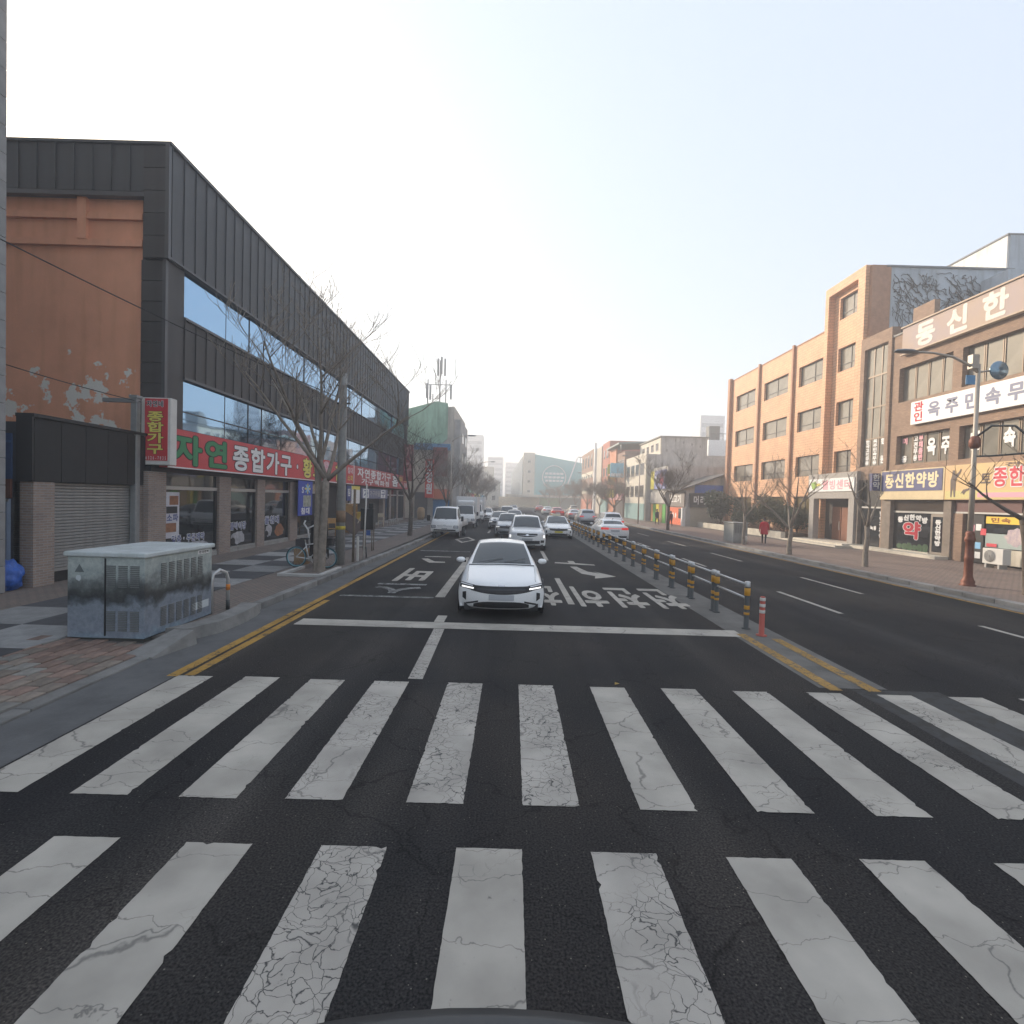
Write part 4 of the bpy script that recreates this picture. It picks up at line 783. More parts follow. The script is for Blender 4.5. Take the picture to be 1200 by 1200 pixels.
SEDAN = [  # y, z, wt, zt, wb, zb, wm, zm, ws, zs, bow
 (.12,.20,.72,.20,.75,.20,.77,.198,.77,.195,.42),(.03,.27,.79,.27,.82,.265,.84,.25,.82,.215,.42),(.00,.45,.82,.45,.87,.43,.89,.37,.86,.21,.42),(.02,.62,.79,.62,.87,.585,.915,.49,.88,.2,.42),
 (.09,.725,.74,.715,.86,.66,.92,.52,.89,.2,.40),(.28,.80,.72,.78,.86,.71,.925,.55,.9,.2,.33),(.75,.895,.745,.855,.85,.79,.93,.58,.905,.2,.20),(1.28,.965,.755,.935,.84,.87,.93,.6,.91,.2,.13),
 (1.40,1.0,.755,.97,.835,.91,.93,.6,.91,.2,.13),(1.85,1.2,.69,1.165,.835,.93,.93,.6,.91,.2,.12),(2.25,1.365,.62,1.325,.835,.945,.93,.6,.91,.2,.08),(2.45,1.415,.60,1.37,.835,.95,.93,.61,.91,.2,.05),
 (3.0,1.445,.59,1.395,.835,.965,.93,.62,.91,.2,0),(3.5,1.42,.58,1.37,.83,.975,.93,.63,.91,.2,-.03),(3.75,1.37,.585,1.32,.825,.98,.93,.63,.91,.2,-.06),(4.32,1.13,.64,1.10,.81,1.0,.92,.64,.9,.21,-.1),
 (4.5,1.075,.64,1.055,.80,1.0,.91,.65,.89,.22,-.12),(4.79,1.05,.68,1.035,.80,.97,.9,.66,.88,.24,-.16),(4.87,.95,.70,.945,.81,.90,.89,.66,.87,.26,-.2),(4.9,.7,.76,.695,.84,.66,.88,.56,.86,.28,-.22),(4.88,.45,.78,.445,.84,.43,.87,.4,.85,.28,-.22),(4.78,.28,.74,.28,.8,.28,.82,.275,.82,.27,-.22)]
SUV = [
 (.12,.24,.72,.24,.75,.24,.78,.238,.78,.235,.36),(.03,.33,.80,.33,.83,.325,.86,.30,.84,.255,.36),(.00,.55,.83,.55,.87,.53,.90,.44,.88,.25,.36),(.02,.78,.81,.78,.87,.73,.92,.58,.89,.25,.36),
 (.08,.91,.76,.90,.86,.84,.92,.62,.9,.25,.34),(.25,.985,.74,.96,.86,.88,.925,.64,.9,.25,.28),(.65,1.04,.72,1.01,.86,.94,.93,.68,.905,.25,.18),(1.10,1.09,.755,1.065,.85,1.0,.93,.7,.91,.25,.12),
 (1.2,1.12,.755,1.095,.85,1.02,.93,.7,.91,.25,.12),(1.55,1.33,.71,1.30,.85,1.04,.93,.7,.91,.25,.11),(1.9,1.54,.665,1.50,.85,1.05,.93,.7,.91,.25,.08),(2.15,1.63,.65,1.585,.85,1.055,.93,.7,.91,.25,.05),
 (2.7,1.675,.64,1.63,.85,1.06,.93,.7,.91,.25,0),(3.4,1.67,.635,1.625,.845,1.07,.93,.71,.91,.25,-.03),(4.05,1.61,.58,1.575,.84,1.08,.93,.72,.91,.25,-.05),(4.4,1.28,.66,1.27,.82,1.09,.92,.73,.9,.27,-.1),
 (4.52,1.12,.7,1.11,.82,1.06,.91,.73,.89,.28,-.14),(4.58,1.0,.73,.99,.83,.95,.9,.7,.88,.3,-.18),(4.62,.85,.75,.845,.84,.8,.9,.66,.87,.3,-.2),(4.66,.65,.78,.645,.85,.6,.89,.5,.86,.3,-.2),(4.64,.45,.78,.445,.84,.43,.87,.4,.85,.3,-.2),(4.55,.32,.74,.32,.8,.32,.82,.315,.82,.31,-.2)]
CAB = [
 (.10,.42,.70,.42,.73,.42,.75,.418,.75,.415,.16),(.03,.5,.76,.5,.78,.495,.80,.48,.79,.45,.16),(.00,.7,.78,.7,.82,.68,.84,.6,.82,.45,.16),(.01,.86,.78,.86,.82,.83,.85,.7,.83,.45,.16),
 (.04,.96,.77,.955,.82,.92,.85,.75,.83,.45,.15),(.08,1.06,.765,1.05,.82,1.0,.855,.78,.83,.45,.14),(.13,1.13,.76,1.12,.82,1.05,.86,.8,.84,.45,.13),(.17,1.17,.755,1.16,.82,1.08,.86,.8,.84,.45,.13),
 (.20,1.20,.75,1.19,.82,1.1,.86,.8,.84,.45,.13),(.36,1.46,.715,1.445,.82,1.12,.86,.8,.84,.45,.11),(.53,1.73,.68,1.71,.82,1.13,.86,.8,.84,.45,.08),(.66,1.87,.66,1.83,.82,1.13,.86,.8,.84,.45,.05),
 (.95,1.94,.65,1.89,.82,1.13,.86,.8,.84,.45,0),(1.2,1.95,.65,1.90,.82,1.13,.86,.8,.84,.45,0),(1.4,1.93,.65,1.88,.82,1.13,.86,.8,.84,.45,0),(1.45,1.86,.66,1.8,.82,1.13,.86,.8,.84,.45,0)]
def crom(P, n):
    """Catmull-Rom through rows of tuples, n steps each"""
    out = []
    for i in range(len(P)-1):
        p0, p1, p2, p3 = P[max(i-1, 0)], P[i], P[i+1], P[min(i+2, len(P)-1)]
        for s in range(n):
            t = s/n; out.append(tuple(.5*(2*b + (c-a)*t + (2*a-5*b+4*c-d)*t*t + (3*b-a-3*c+d)*t**3) for a, b, c, d in zip(p0, p1, p2, p3)))
    out.append(tuple(P[-1])); return out
_dn = {}
def dense(S):
    if id(S) not in _dn: _dn[id(S)] = crom(S, 5)
    return _dn[id(S)]
def nose_y(S, x, z, W=.93):
    """front surface of a body: y at (x, z)"""
    rows_ = dense(S)[0:25]
    for a, b in zip(rows_, rows_[1:]):
        if a[1] <= z <= b[1]: t = (z-a[1])/(b[1]-a[1]); return a[0]+(b[0]-a[0])*t + (a[10]+(b[10]-a[10])*t)*(abs(x)/W)**2.6
    r = rows_[0] if z < rows_[0][1] else rows_[-1]; return r[0] + r[10]*(abs(x)/W)**2.6
def tail_y(S, x, z, W=.93):
    rows_ = dense(S)[-25:][::-1]
    for a, b in zip(rows_, rows_[1:]):
        if a[1] <= z <= b[1]: t = (z-a[1])/(b[1]-a[1]); return a[0]+(b[0]-a[0])*t + (a[10]+(b[10]-a[10])*t)*(abs(x)/W)**2.6
    return S[-3][0]
CAR_CACHE = {}
def body_meshes(S, kind, n=4):
    if kind in CAR_CACHE: return CAR_CACHE[kind]
    St = crom(S, n); W = .93; grid = []
    for (y, z, wt, zt, wb, zb, wm, zm, ws, zs, bow) in St:
        half = [(wt*t, z-(z-zt)*t*t) for t in (0, .2, .4, .6, .8, .92, 1.0)]
        half += [(wt+(wb-wt)*t, zt+(zb-zt)*t + .012*math.sin(t*math.pi)) for t in (.08, .5, .92, 1.0)]
        half += [(wb+(wm-wb)*math.sin(t*math.pi/2), zb+(zm-zb)*t) for t in (.25, .6, 1.0)] + [(wm+(ws-wm)*t*t, zm+(zs-zm)*t) for t in (.5, .85, 1.0)]
        row = [(-a, b) for a, b in reversed(half[1:])] + half
        grid.append([(x, y + bow*(abs(x)/W)**2.6, zz) for x, zz in row])
    C = len(grid[0]); mid = C//2; parts = {'body': MB(), 'windscreen': MB(), 'side_window_a': MB(), 'side_window_b': MB(), 'rear_window': MB()}
    for p in parts.values(): p.smooth = True
    for i in range(len(grid)-1):
        for j in range(C-1):
            ja = min(abs(j-mid), abs(j+1-mid)); k = i/n; tgt = 'body'
            if ja < 5 and 8.0 <= k < 10.9: tgt = 'windscreen'
            elif kind != 'cab' and ja < 5 and 14.1 <= k < 15.0 - (0 if kind == 'sedan' else 0.0): tgt = 'rear_window'
            elif 7 <= ja < 9:
                s_ = 'a' if j < mid else 'b'
                e = 14.4 if kind == 'sedan' else (14.2 if kind == 'suv' else 13.4)
                if 9.0 <= k < e and not (12.0 <= k < 12.25 and kind != 'cab'): tgt = 'side_window_' + s_
            q = [grid[i][j], grid[i][j+1], grid[i+1][j+1], grid[i+1][j]]
            parts[tgt].add(q, [(0, 1, 2, 3)])
    last = grid[-1]; parts['body'].smooth = False; parts['body'].add(last, [tuple(range(len(last)))]); parts['body'].add(grid[0], [tuple(range(len(last)))])
    out = {}
    for k, mb in parts.items():
        if not mb.f: continue
        m = mb.mesh(k, CGL); bm = bmesh.new(); bm.from_mesh(m); bmesh.ops.remove_doubles(bm, verts=bm.verts, dist=.0004); bmesh.ops.recalc_face_normals(bm, faces=bm.faces[:])
        bm.to_mesh(m); bm.free(); out[k] = m
    CAR_CACHE[kind] = out; return out
def fstrip(parent, name, m, S, xs, top, bot, off=.008, rear=False, mirror=False):
    """a panel that lies on the curved nose or tail: top(x), bot(x) give its edges"""
    f = tail_y if rear else nose_y; s = 1 if rear else -1
    for sgn in ((1, -1) if mirror else (1,)):
        mb = MB(); n = 12; x0, x1 = xs; P = [x0+(x1-x0)*i/n for i in range(n+1)]; V = []
        for x in P:
            t_, b_ = top(x), bot(x)
            for k in range(4): z = b_+(t_-b_)*k/3; V.append((x*sgn, f(S, x, z)+s*off, z))
        base_ = len(V); V += [(v[0], v[1]-s*(off+.02), v[2]) for v in V]
        Fc = []
        for i in range(n):
            for k in range(3): a = i*4+k; Fc.append((a, a+4, a+5, a+1))
            Fc.append((i*4, i*4+4, base_+i*4+4, base_+i*4)); Fc.append((i*4+3, i*4+7, base_+i*4+7, base_+i*4+3))
        Fc.append((0, 1, 2, 3, base_+3, base_+2, base_+1, base_)); e = n*4; Fc.append((e, e+1, e+2, e+3, base_+e+3, base_+e+2, base_+e+1, base_+e))
        mb.smooth = False; mb.add(V, Fc); mb.build(name, m, parent)
WHEEL = {}
def wheel(parent, x, y, r, wd=.2):
    key = (r, wd)
    if key not in WHEEL:
        ty = MB().lathe([(r*.66, -wd/2), (r*.9, -wd/2), (r, -wd*.36), (r, wd*.36), (r*.9, wd/2), (r*.66, wd/2)], 24, (0, 0, 0), 'X').mesh('tyre', RUB)
        rm = MB().lathe([(r*.67, -wd*.42), (r*.6, -wd*.3), (r*.2, -wd*.38), (.02, -wd*.38)], 20, (0, 0, 0), 'X'); rm.lathe([(r*.67, wd*.42), (r*.6, wd*.3), (r*.2, wd*.38), (.02, wd*.38)], 20, (0, 0, 0), 'X')
        sp = MB(); 
        for k in range(5):
            a = k*2*math.pi/5
            for s in (-1, 1): sp.tube([(s*wd*.4, .05*math.cos(a), .05*math.sin(a)), (s*wd*.42, r*.62*math.cos(a), r*.62*math.sin(a))], [.035, .03], 5)
        WHEEL[key] = (ty, rm.mesh('rim', mat('rim_dark', (.12, .12, .125), .4, metal=.7)), sp.mesh('spokes', RIM))
    ty, rm, sp = WHEEL[key]
    w_ = link('wheel', ty, parent, (x, y, r)); link('rim', rm, w_); link('spokes', sp, w_)
def car(name, label, cat, S, kind, loc, rz=0.0, m=CARW, sx=1.0, sz=1.0, sy=1.0, plate_m=PLATE, grille='wide', detail=True, group=None, taxi=False):
    t = thing(name, label, cat, loc, rz, group); BM = body_meshes(S, kind)
    for k, me in BM.items():
        nm = 'side_window' if k.startswith('side') else k
        if k == 'body':
            key = ('paint', kind, m.name)
            if key not in CAR_CACHE: mm = me.copy(); mm.materials.clear(); mm.materials.append(m); CAR_CACHE[key] = mm
            me = CAR_CACHE[key]
        link(nm, me, t)
    L = S[-4][0] if kind != 'cab' else 1.45; lo = {'sedan': (0, 0), 'suv': (.16, .04), 'cab': (0, 0)}[kind]; dz = lo[0]
    wr = .335 if kind == 'sedan' else .36
    for x in (-.80, .80):
        for y in (.95, L-1.02): wheel(t, x, y, wr, .21)
    for s in (-1, 1):
        for y in (.95, L-1.02): MB().lathe([(wr*1.16, -.02), (wr*1.16, .02)], 24, (s*.918, y, wr+.01), 'X').build('wheel_arch', PLAS, t)
        mb = MB(); mb.lathe([(.01, -.1), (.05, -.085), (.068, -.03), (.062, .05), (.035, .095), (.01, .1)], 14, (0, 0, 0), 'X'); mi = mb.build('mirror', m, t); mi.location = (s*.975, S[9][0]-.12, S[8][1]+.03); mi.scale = (s, 1.1, .95)
        MB().box(s*.85, s*.95, S[9][0]-.14, S[9][0]-.08, S[8][1]-.03, S[8][1]+.02).build('mirror_stalk', PLAS, t, fix=False)
    if kind != 'cab':   # shut lines of the bonnet, cowl strip and wipers
        D = crom(S, 4); GAP = mat('panel_gap', (.03, .03, .032), .8)
        for s in (-1, 1): MB().tube([(s*d_[2]*1.0, d_[0]+d_[10]*(d_[2]/.93)**2.6, d_[3]+.0015) for d_ in D[18:32]], .0045, 4, cap=False).build('bonnet_gap', GAP, t, fix=False)
        d_ = D[31]; MB().tube([(d_[2]*k/8., d_[0]+d_[10]*(abs(k/8.)*d_[2]/.93)**2.6, d_[1]-(d_[1]-d_[3])*(k/8.)**2+.003) for k in range(-8, 9)], .014, 5, cap=False).build('cowl_strip', PLAS, t, fix=False)
        for x0 in (-.5, .05): a_, b_ = D[32], D[34]; MB().tube([(x0, a_[0]+.012, a_[1]+.02), (x0+.52, b_[0]-.02, b_[1]+.008)], .007, 4).build('wiper', PLAS, t)
    box('underbody', PLAS, t, -.78, .78, .25, L-.25, .16, .3)
    if kind == 'sedan':
        fstrip(t, 'grille', PLAS, S, (-.64, .64), lambda x: .688, lambda x: .525+.06*(abs(x)/.64)**2, .006)
        fstrip(t, 'grille_mesh', mat('grille_mesh', (.06, .06, .065), .5, metal=.5), S, (-.5, .5), lambda x: .64, lambda x: .60, .009); fstrip(t, 'grille_mesh', MATS['grille_mesh'], S, (-.45, .45), lambda x: .585, lambda x: .57, .009)
        fstrip(t, 'headlamp', PLAS, S, (.56, .88), lambda x: .695+.10*(x-.56), lambda x: .585+.12*(x-.56), .007, mirror=True)
        fstrip(t, 'daytime_lamp', DRL, S, (.58, .84), lambda x: .645+.05*(x-.58), lambda x: .615+.05*(x-.58), .012, mirror=True)
        fstrip(t, 'lamp_strip', LAMP, S, (.60, .86), lambda x: .688+.10*(x-.60), lambda x: .668+.10*(x-.60), .011, mirror=True)
        fstrip(t, 'lower_intake', PLAS, S, (-.58, .58), lambda x: .375-.07*(abs(x)/.58)**4, lambda x: .235, .006)
        fstrip(t, 'corner_vent', PLAS, S, (.74, .82), lambda x: .545-.3*(x-.74), lambda x: .36+.6*(x-.74), .006, mirror=True)
        fstrip(t, 'lip_vent', PLAS, S, (.48, .74), lambda x: .385-.28*(x-.48), lambda x: .35-.28*(x-.48), .007, mirror=True)
        fstrip(t, 'number_plate', plate_m, S, (-.26, .26), lambda x: .52, lambda x: .41, .02)
        fstrip(t, 'badge', CHROME, S, (-.07, .07), lambda x: .715, lambda x: .69, .006)
        fstrip(t, 'tail_lamp', TAIL, S, (.40, .84), lambda x: .93, lambda x: .80, .008, rear=True, mirror=True)
        fstrip(t, 'tail_bar', TAIL, S, (-.40, .40), lambda x: .89, lambda x: .86, .008, rear=True)
        fstrip(t, 'rear_plate', plate_m, S, (-.27, .27), lambda x: .80, lambda x: .68, .012, rear=True); fstrip(t, 'rear_bumper', PLAS, S, (-.76, .76), lambda x: .42, lambda x: .30, .008, rear=True)
    elif kind == 'suv':
        fstrip(t, 'grille', PLAS, S, (-.50, .50), lambda x: .85, lambda x: .68+.06*(abs(x)/.5)**2, .006); fstrip(t, 'badge', CHROME, S, (-.09, .09), lambda x: .83-abs(x)*.5, lambda x: .72+abs(x)*.5, .014)
        fstrip(t, 'grille_bar', CHROME, S, (-.5, .5), lambda x: .765, lambda x: .75, .009)
        fstrip(t, 'headlamp', LAMP, S, (.52, .88), lambda x: .865, lambda x: .76, .008, mirror=True); fstrip(t, 'daytime_lamp', DRL, S, (.80, .87), lambda x: .77, lambda x: .63, .012, mirror=True)
        fstrip(t, 'lower_intake', PLAS, S, (-.62, .62), lambda x: .50, lambda x: .34, .006); fstrip(t, 'fog_surround', PLAS, S, (.66, .84), lambda x: .52, lambda x: .40, .006, mirror=True)
        fstrip(t, 'number_plate', plate_m, S, (-.26, .26), lambda x: .62, lambda x: .51, .016); fstrip(t, 'skid_plate', CHROME, S, (-.4, .4), lambda x: .31, lambda x: .27, .008)
        fstrip(t, 'tail_lamp', TAIL, S, (.45, .86), lambda x: 1.0, lambda x: .87, .008, rear=True, mirror=True); fstrip(t, 'rear_plate', plate_m, S, (-.27, .27), lambda x: .82, lambda x: .70, .012, rear=True); fstrip(t, 'rear_bumper', PLAS, S, (-.78, .78), lambda x: .5, lambda x: .36, .008, rear=True)
    if taxi:
        mb = MB(); mb.bbox(-.28, .28, 2.6, 2.85, 1.435, 1.57, b=.03); mb.build('roof_lamp', mat('taxi_lamp', (.7, .65, .5), .4), t)
        mb = MB(); mb.box(-.08, .12, 1.78, 1.80, 1.10, 1.16); mb.build('vacancy_lamp', glow('vacancy_red', (.9, .05, .04), 1.2), t, fix=False)
    else:
        mb = MB(); mb.tube([(0, L*.80, S[13][1]-.02), (0, L*.83, S[13][1]+.06)], .02, 5); mb.build('antenna', PLAS, t)
    t.scale = (sx, sy, sz); return t
def P(px, y): return (px-600)/600.*y
car('sedan', 'white sedan with black wide grille waiting at the stop line, closest car', 'car', SEDAN, 'sedan', (-.17, 10.5, 0), R(1.5), CARW, 1.0)
car('sport_utility_vehicle', 'white sport utility vehicle right behind the front sedan', 'car', SUV, 'suv', (.78, 24.9, 0), R(0), CARW)
car('hatchback', 'silver-white hatchback half hidden behind the white sport utility vehicle', 'car', SEDAN, 'sedan', (-.25, 33.5, 0), 0, CARS, .93, 1.06, .82)
car('sedan', 'white taxi with yellow number plate beside the median guardrail', 'taxi', SEDAN, 'sedan', (3.05, 33, 0), R(-1), CARW, plate_m=PLATEY, taxi=True)
car('sedan', 'dark silver sedan queued behind the hatchback', 'car', SEDAN, 'sedan', (-1.0, 41.5, 0), 0, CARS)
car('sedan', 'white sedan queued fourth in the lane behind the silver sedan', 'car', SEDAN, 'sedan', (.25, 49, 0), 0, CARW)
car('sedan', 'pale green-grey car fifth in the queue, far down the street', 'car', SUV, 'suv', (-.6, 58, 0), 0, CARB)
car('sedan', 'white car beyond the queue near the distant bend, small', 'car', SEDAN, 'sedan', (-.9, 78, 0), 0, CARW)
car('sedan', 'white far car leading the distant queue left of the guardrail end', 'car', SEDAN, 'sedan', (.2, 92, 0), 0, CARW)
car('sedan', 'white sedan driving alone in the kerb lane behind the box truck', 'car', SEDAN, 'sedan', (-2.95, 56, 0), 0, CARW)
car('sedan', 'white sedan with lit red tail lamps driving away beyond the guardrail', 'car', SEDAN, 'sedan', (6.35, 36.2, 0), R(180), CARW)
car('sport_utility_vehicle', 'white sport utility vehicle with dark rear window ahead of the departing sedan', 'car', SUV, 'suv', (8.15, 45.5, 0), R(180), CARW)
car('sport_utility_vehicle', 'silver sport utility vehicle driving away in the middle distance', 'car', SUV, 'suv', (7.9, 57.5, 0), R(180), CARS)
car('sedan', 'silver sedan driving away next to the red car', 'car', SEDAN, 'sedan', (8.0, 69, 0), R(180), CARS)
car('sedan', 'red car driving away past the far end of the guardrail', 'car', SEDAN, 'sedan', (6.2, 74, 0), R(180), CARR, sz=1.1)
car('sedan', 'small white car driving away ahead of the red one', 'car', SEDAN, 'sedan', (6.0, 90, 0), R(180), CARW)
car('sedan', 'dark far car driving away, most distant on the right carriageway', 'car', SEDAN, 'sedan', (5.6, 108, 0), R(180), CARR)
car('sedan', 'beige parked car at the far right kerb before the teal building', 'car', SUV, 'suv', (11.6, 100, 0), R(180), CARB)
# light trucks
def truck(name, label, loc, rz, cargo):
    t = thing(name, label, 'truck', loc, rz); BM = body_meshes(CAB, 'cab')
    for k, me in BM.items():
        if k == 'body': me = me.copy(); me.materials.clear(); me.materials.append(CARW)
        link('side_window' if k.startswith('side') else ('cab' if k == 'body' else k), me, t)
    S = CAB
    fstrip(t, 'lamp_surround', PLAS, S, (.54, .82), lambda x: .82, lambda x: .65, .006, mirror=True); fstrip(t, 'headlamp', mat('lamp_grey', (.45, .47, .5), .15, spec=.9), S, (.57, .79), lambda x: .80, lambda x: .67, .012, mirror=True); fstrip(t, 'bumper_grille', PLAS, S, (-.66, .66), lambda x: .575, lambda x: .50, .008); fstrip(t, 'lower_valance', PLAS, S, (-.72, .72), lambda x: .46, lambda x: .425, .008)
    fstrip(t, 'grille_line', mat('panel_grey', (.35, .36, .38), .5), S, (-.45, .45), lambda x: .80, lambda x: .77, .006); fstrip(t, 'number_plate', PLATE, S, (-.17, .17), lambda x: .66, lambda x: .56, .012); fstrip(t, 'badge', CHROME, S, (-.08, .08), lambda x: .86, lambda x: .82, .006)
    for s in (-1, 1):
        mb = MB(); mb.bbox(s*.95, s*1.10, .28, .36, 1.08, 1.38, b=.02); mb.build('mirror', PLAS, t); MB().tube([(s*.84, .3, 1.3), (s*.97, .31, 1.3)], .015, 5).build('mirror_arm', PLAS, t)
        MB().tube([(s*.25-.25, .17, 1.17), (s*.25+.2, .23, 1.26)], .012, 4).build('wiper', PLAS, t)
        for y in (.75, 3.5): wheel(t, s*.72, y, .31, .18)
    box('chassis', PLAS, t, -.45, .45, .6, 4.9, .38, .6)
    if cargo == 'bed':
        box('bed_floor', mat('bed_grey', (.3, .31, .32), .6), t, -.84, .84, 1.55, 4.6, .68, .76)
        for s in (-1, 1): bbox('bed_side', CARW, t, s*.84-.025, s*.84+.025, 1.55, 4.6, .7, 1.12, bev=.008)
        bbox('headboard', CARW, t, -.84, .84, 1.5, 1.56, .7, 1.35, bev=.008); bbox('tailgate', CARW, t, -.84, .84, 4.6, 4.65, .7, 1.12, bev=.008)
    else:
        bbox('cargo_box', mat('box_white', (.66, .66, .65), .5, var=.05), t, -.88, .88, 1.55, 4.7, .72, 2.62, bev=.03); bbox('roof_fairing', CARW, t, -.7, .7, .75, 1.5, 1.9, 2.3, bev=.12)
    return t
truck('flatbed_truck', 'white light flatbed truck parked at the left kerb', (-4.02, 30.6, 0), R(-2), 'bed')
truck('box_truck', 'white box truck parked behind the flatbed truck', (-3.85, 41.5, 0), R(-1), 'box')
truck('box_truck', 'second white box truck partly hidden behind the first box truck', (-3.7, 50.5, 0), 0, 'box')
# ------------------------------------------------------------------ street furniture
STEEL = mat('rail_steel', (.5, .5, .49), .4, metal=.5, var=.1); POSTD = mat('post_dark', (.05, .055, .055), .6); BANDY = mat('band_amber', (.55, .27, .02), .5); REDP = mat('bollard_red', (.38, .07, .045), .55, var=.1); BANDW = mat('band_white', (.6, .58, .54), .5)
GX = 4.82
gr = base('median_guardrail', 'long white-railed median guardrail on black and amber banded posts', 'guardrail', (GX, 10.3, 0))
pm_ = MB().lathe([(.085, 0), (.085, .02), (.05, .025), (.05, .92), (.045, .95)], 12).mesh('post', POSTD)
b1 = [MB().lathe([(.052, a), (r_, a+.005), (r_, b-.005), (.052, b)], 12).mesh('reflective_band', BANDY) for a, b, r_ in ((.40, .48, .054), (.29, .34, .054), (.68, .835, .058))]
cp = MB().lathe([(.052, .86), (.054, .865), (.054, .96), (.03, .97)], 12).mesh('post_cap', STEEL)
yp = [10.35 + 1.63*i for i in range(33)]
for i, y in enumerate(yp):
    for dy in ((0,) if i == 0 else (-.10, .10)):
        p = link('post', pm_, gr, (GX, y+dy, 0)); [link('reflective_band', q_, p) for q_ in b1]; link('post_cap', cp, p)
for i in range(len(yp)-1):
    y0, y1 = yp[i] + (0 if i == 0 else .10), yp[i+1]-.10
    for z in (.90, .62): MB().tube([(GX-.0, y0, z), (GX, y1, z)], .026, 8).build('rail', STEEL, gr, fix=False)
bo = base('lane_bollard', 'red flexible bollard with white bands at the end of the guardrail', 'bollard', (4.88, 9.83, 0))
MB().lathe([(.10, 0), (.10, .02), (.05, .03), (.048, .74), (.04, .76)], 14, (4.88, 9.83, 0)).build('tube', REDP, bo)
for z in (.44, .56, .68): MB().lathe([(.05, z), (.052, z+.005), (.052, z+.055), (.05, z+.06)], 14, (4.88, 9.83, 0)).build('reflective_band', BANDW, bo)

# ---- utility cabinets (one wrapped in a printed lake view)
def mural():
    m = bpy.data.materials.new('cabinet_print'); m.use_nodes = True; nt = m.node_tree; b = nt.nodes['Principled BSDF']; L = nt.links.new; b.inputs['Roughness'].default_value = .5
    g = nt.nodes.new('ShaderNodeNewGeometry'); sp = nt.nodes.new('ShaderNodeSeparateXYZ'); L(g.outputs['Position'], sp.inputs[0])
    n = nt.nodes.new('ShaderNodeTexNoise'); n.inputs['Scale'].default_value = 2.4; n.inputs['Detail'].default_value = 10; n.inputs['Roughness'].default_value = .62; L(g.outputs['Position'], n.inputs['Vector'])
    a = nt.nodes.new('ShaderNodeMath'); a.operation = 'MULTIPLY_ADD'; a.inputs[1].default_value = .75; a.inputs[2].default_value = -.375; L(n.outputs['Fac'], a.inputs[0])
    c = nt.nodes.new('ShaderNodeMath'); c.operation = 'ADD'; L(sp.outputs['Z'], c.inputs[0]); L(a.outputs[0], c.inputs[1])
    d = nt.nodes.new('ShaderNodeMath'); d.operation = 'DIVIDE'; d.inputs[1].default_value = 1.5; L(c.outputs[0], d.inputs[0])
    r = nt.nodes.new('ShaderNodeValToRGB'); cr = r.color_ramp; L(d.outputs[0], r.inputs[0])
    for i, (p, col) in enumerate(((0, (.22, .32, .40)), (.16, (.20, .23, .28)), (.40, (.19, .22, .26)), (.44, (.10, .12, .14)), (.50, (.03, .033, .036)), (.56, (.06, .066, .066)), (.62, (.12, .135, .135)), (.74, (.33, .37, .36)), (1.0, (.40, .44, .42)))):
        e = cr.elements[i] if i < 2 else cr.elements.new(p); e.position = p; e.color = (*col, 1)
    n2 = nt.nodes.new('ShaderNodeTexNoise'); n2.inputs['Scale'].default_value = 9; n2.inputs['Detail'].default_value = 8; n2.inputs['Roughness'].default_value = .75; L(g.outputs['Position'], n2.inputs['Vector'])
    r2 = nt.nodes.new('ShaderNodeValToRGB'); r2.color_ramp.elements[0].position = .36; r2.color_ramp.elements[0].color = (.74, .76, .78, 1); r2.color_ramp.elements[1].position = .66; r2.color_ramp.elements[1].color = (1.28, 1.25, 1.2, 1); L(n2.outputs['Fac'], r2.inputs[0])
    mx = nt.nodes.new('ShaderNodeMixRGB'); mx.blend_type = 'MULTIPLY'; mx.inputs[0].default_value = 1; L(r.outputs[0], mx.inputs[1]); L(r2.outputs[0], mx.inputs[2])
    L(mx.outputs[0], b.inputs['Base Color']); MATS['cabinet_print'] = m; return m
MUR = mural(); LID = mat('cabinet_lid', (.50, .54, .54), .55, var=.12, scale=3, stain=.2); LOUV = mat('louvre_metal', (.17, .18, .18), .5, metal=.3)
uc = base('utility_cabinet', 'large utility cabinet wrapped in a lake photograph beside the crossing', 'utility cabinet', (-6.4, 8.1, 0))
bbox('body', MUR, uc, -7.05, -5.82, 8.12, 9.95, .10, 1.40, bev=.012); bbox('lid', LID, uc, -7.09, -5.78, 8.08, 9.99, 1.401, 1.48, bev=.02)
box('plinth', mat('plinth_dark', (.06, .06, .055), .9), uc, -7.0, -5.86, 8.16, 9.92, .0, .10); MB().box(-6.45, -6.43, 8.105, 8.119, .14, 1.38).build('door_seam', BLACK, uc, fix=False)
def louvre(fr, u0, u1, v0, v1, n, parent):
    mb = MB(); h = (v1-v0)/n
    for i in range(n): mb.prism([(u0, v0+i*h), (u1, v0+i*h), (u1, v0+i*h+h*.55), (u0, v0+i*h+h*.55)], fr, .001, .014)
    mb.build('louvre', LOUV, parent)
for v0, v1 in ((.22, .55), (.92, 1.28)):
    for k in range(3): louvre(fc(8.12), -6.42+k*.19, -6.28+k*.19, v0, v1, 12, uc)
    for k in range(6): louvre(fl(-5.82), 8.5+k*.2, 8.63+k*.2, v0, v1, 12, uc)
plate(uc, 'name_plate', WHITE, fl(-5.82), 9.5, 9.85, 1.31, 1.38, .002, .006); plate(uc, 'sticker', mat('sticker_pale', (.5, .54, .55)), fl(-5.82), 9.35, 9.85, .28, .42, .002, .004)
text(uc, '한국전력', fl(-5.82), 9.52, 9.83, 1.32, 1.37, BLACK, .02, .007)
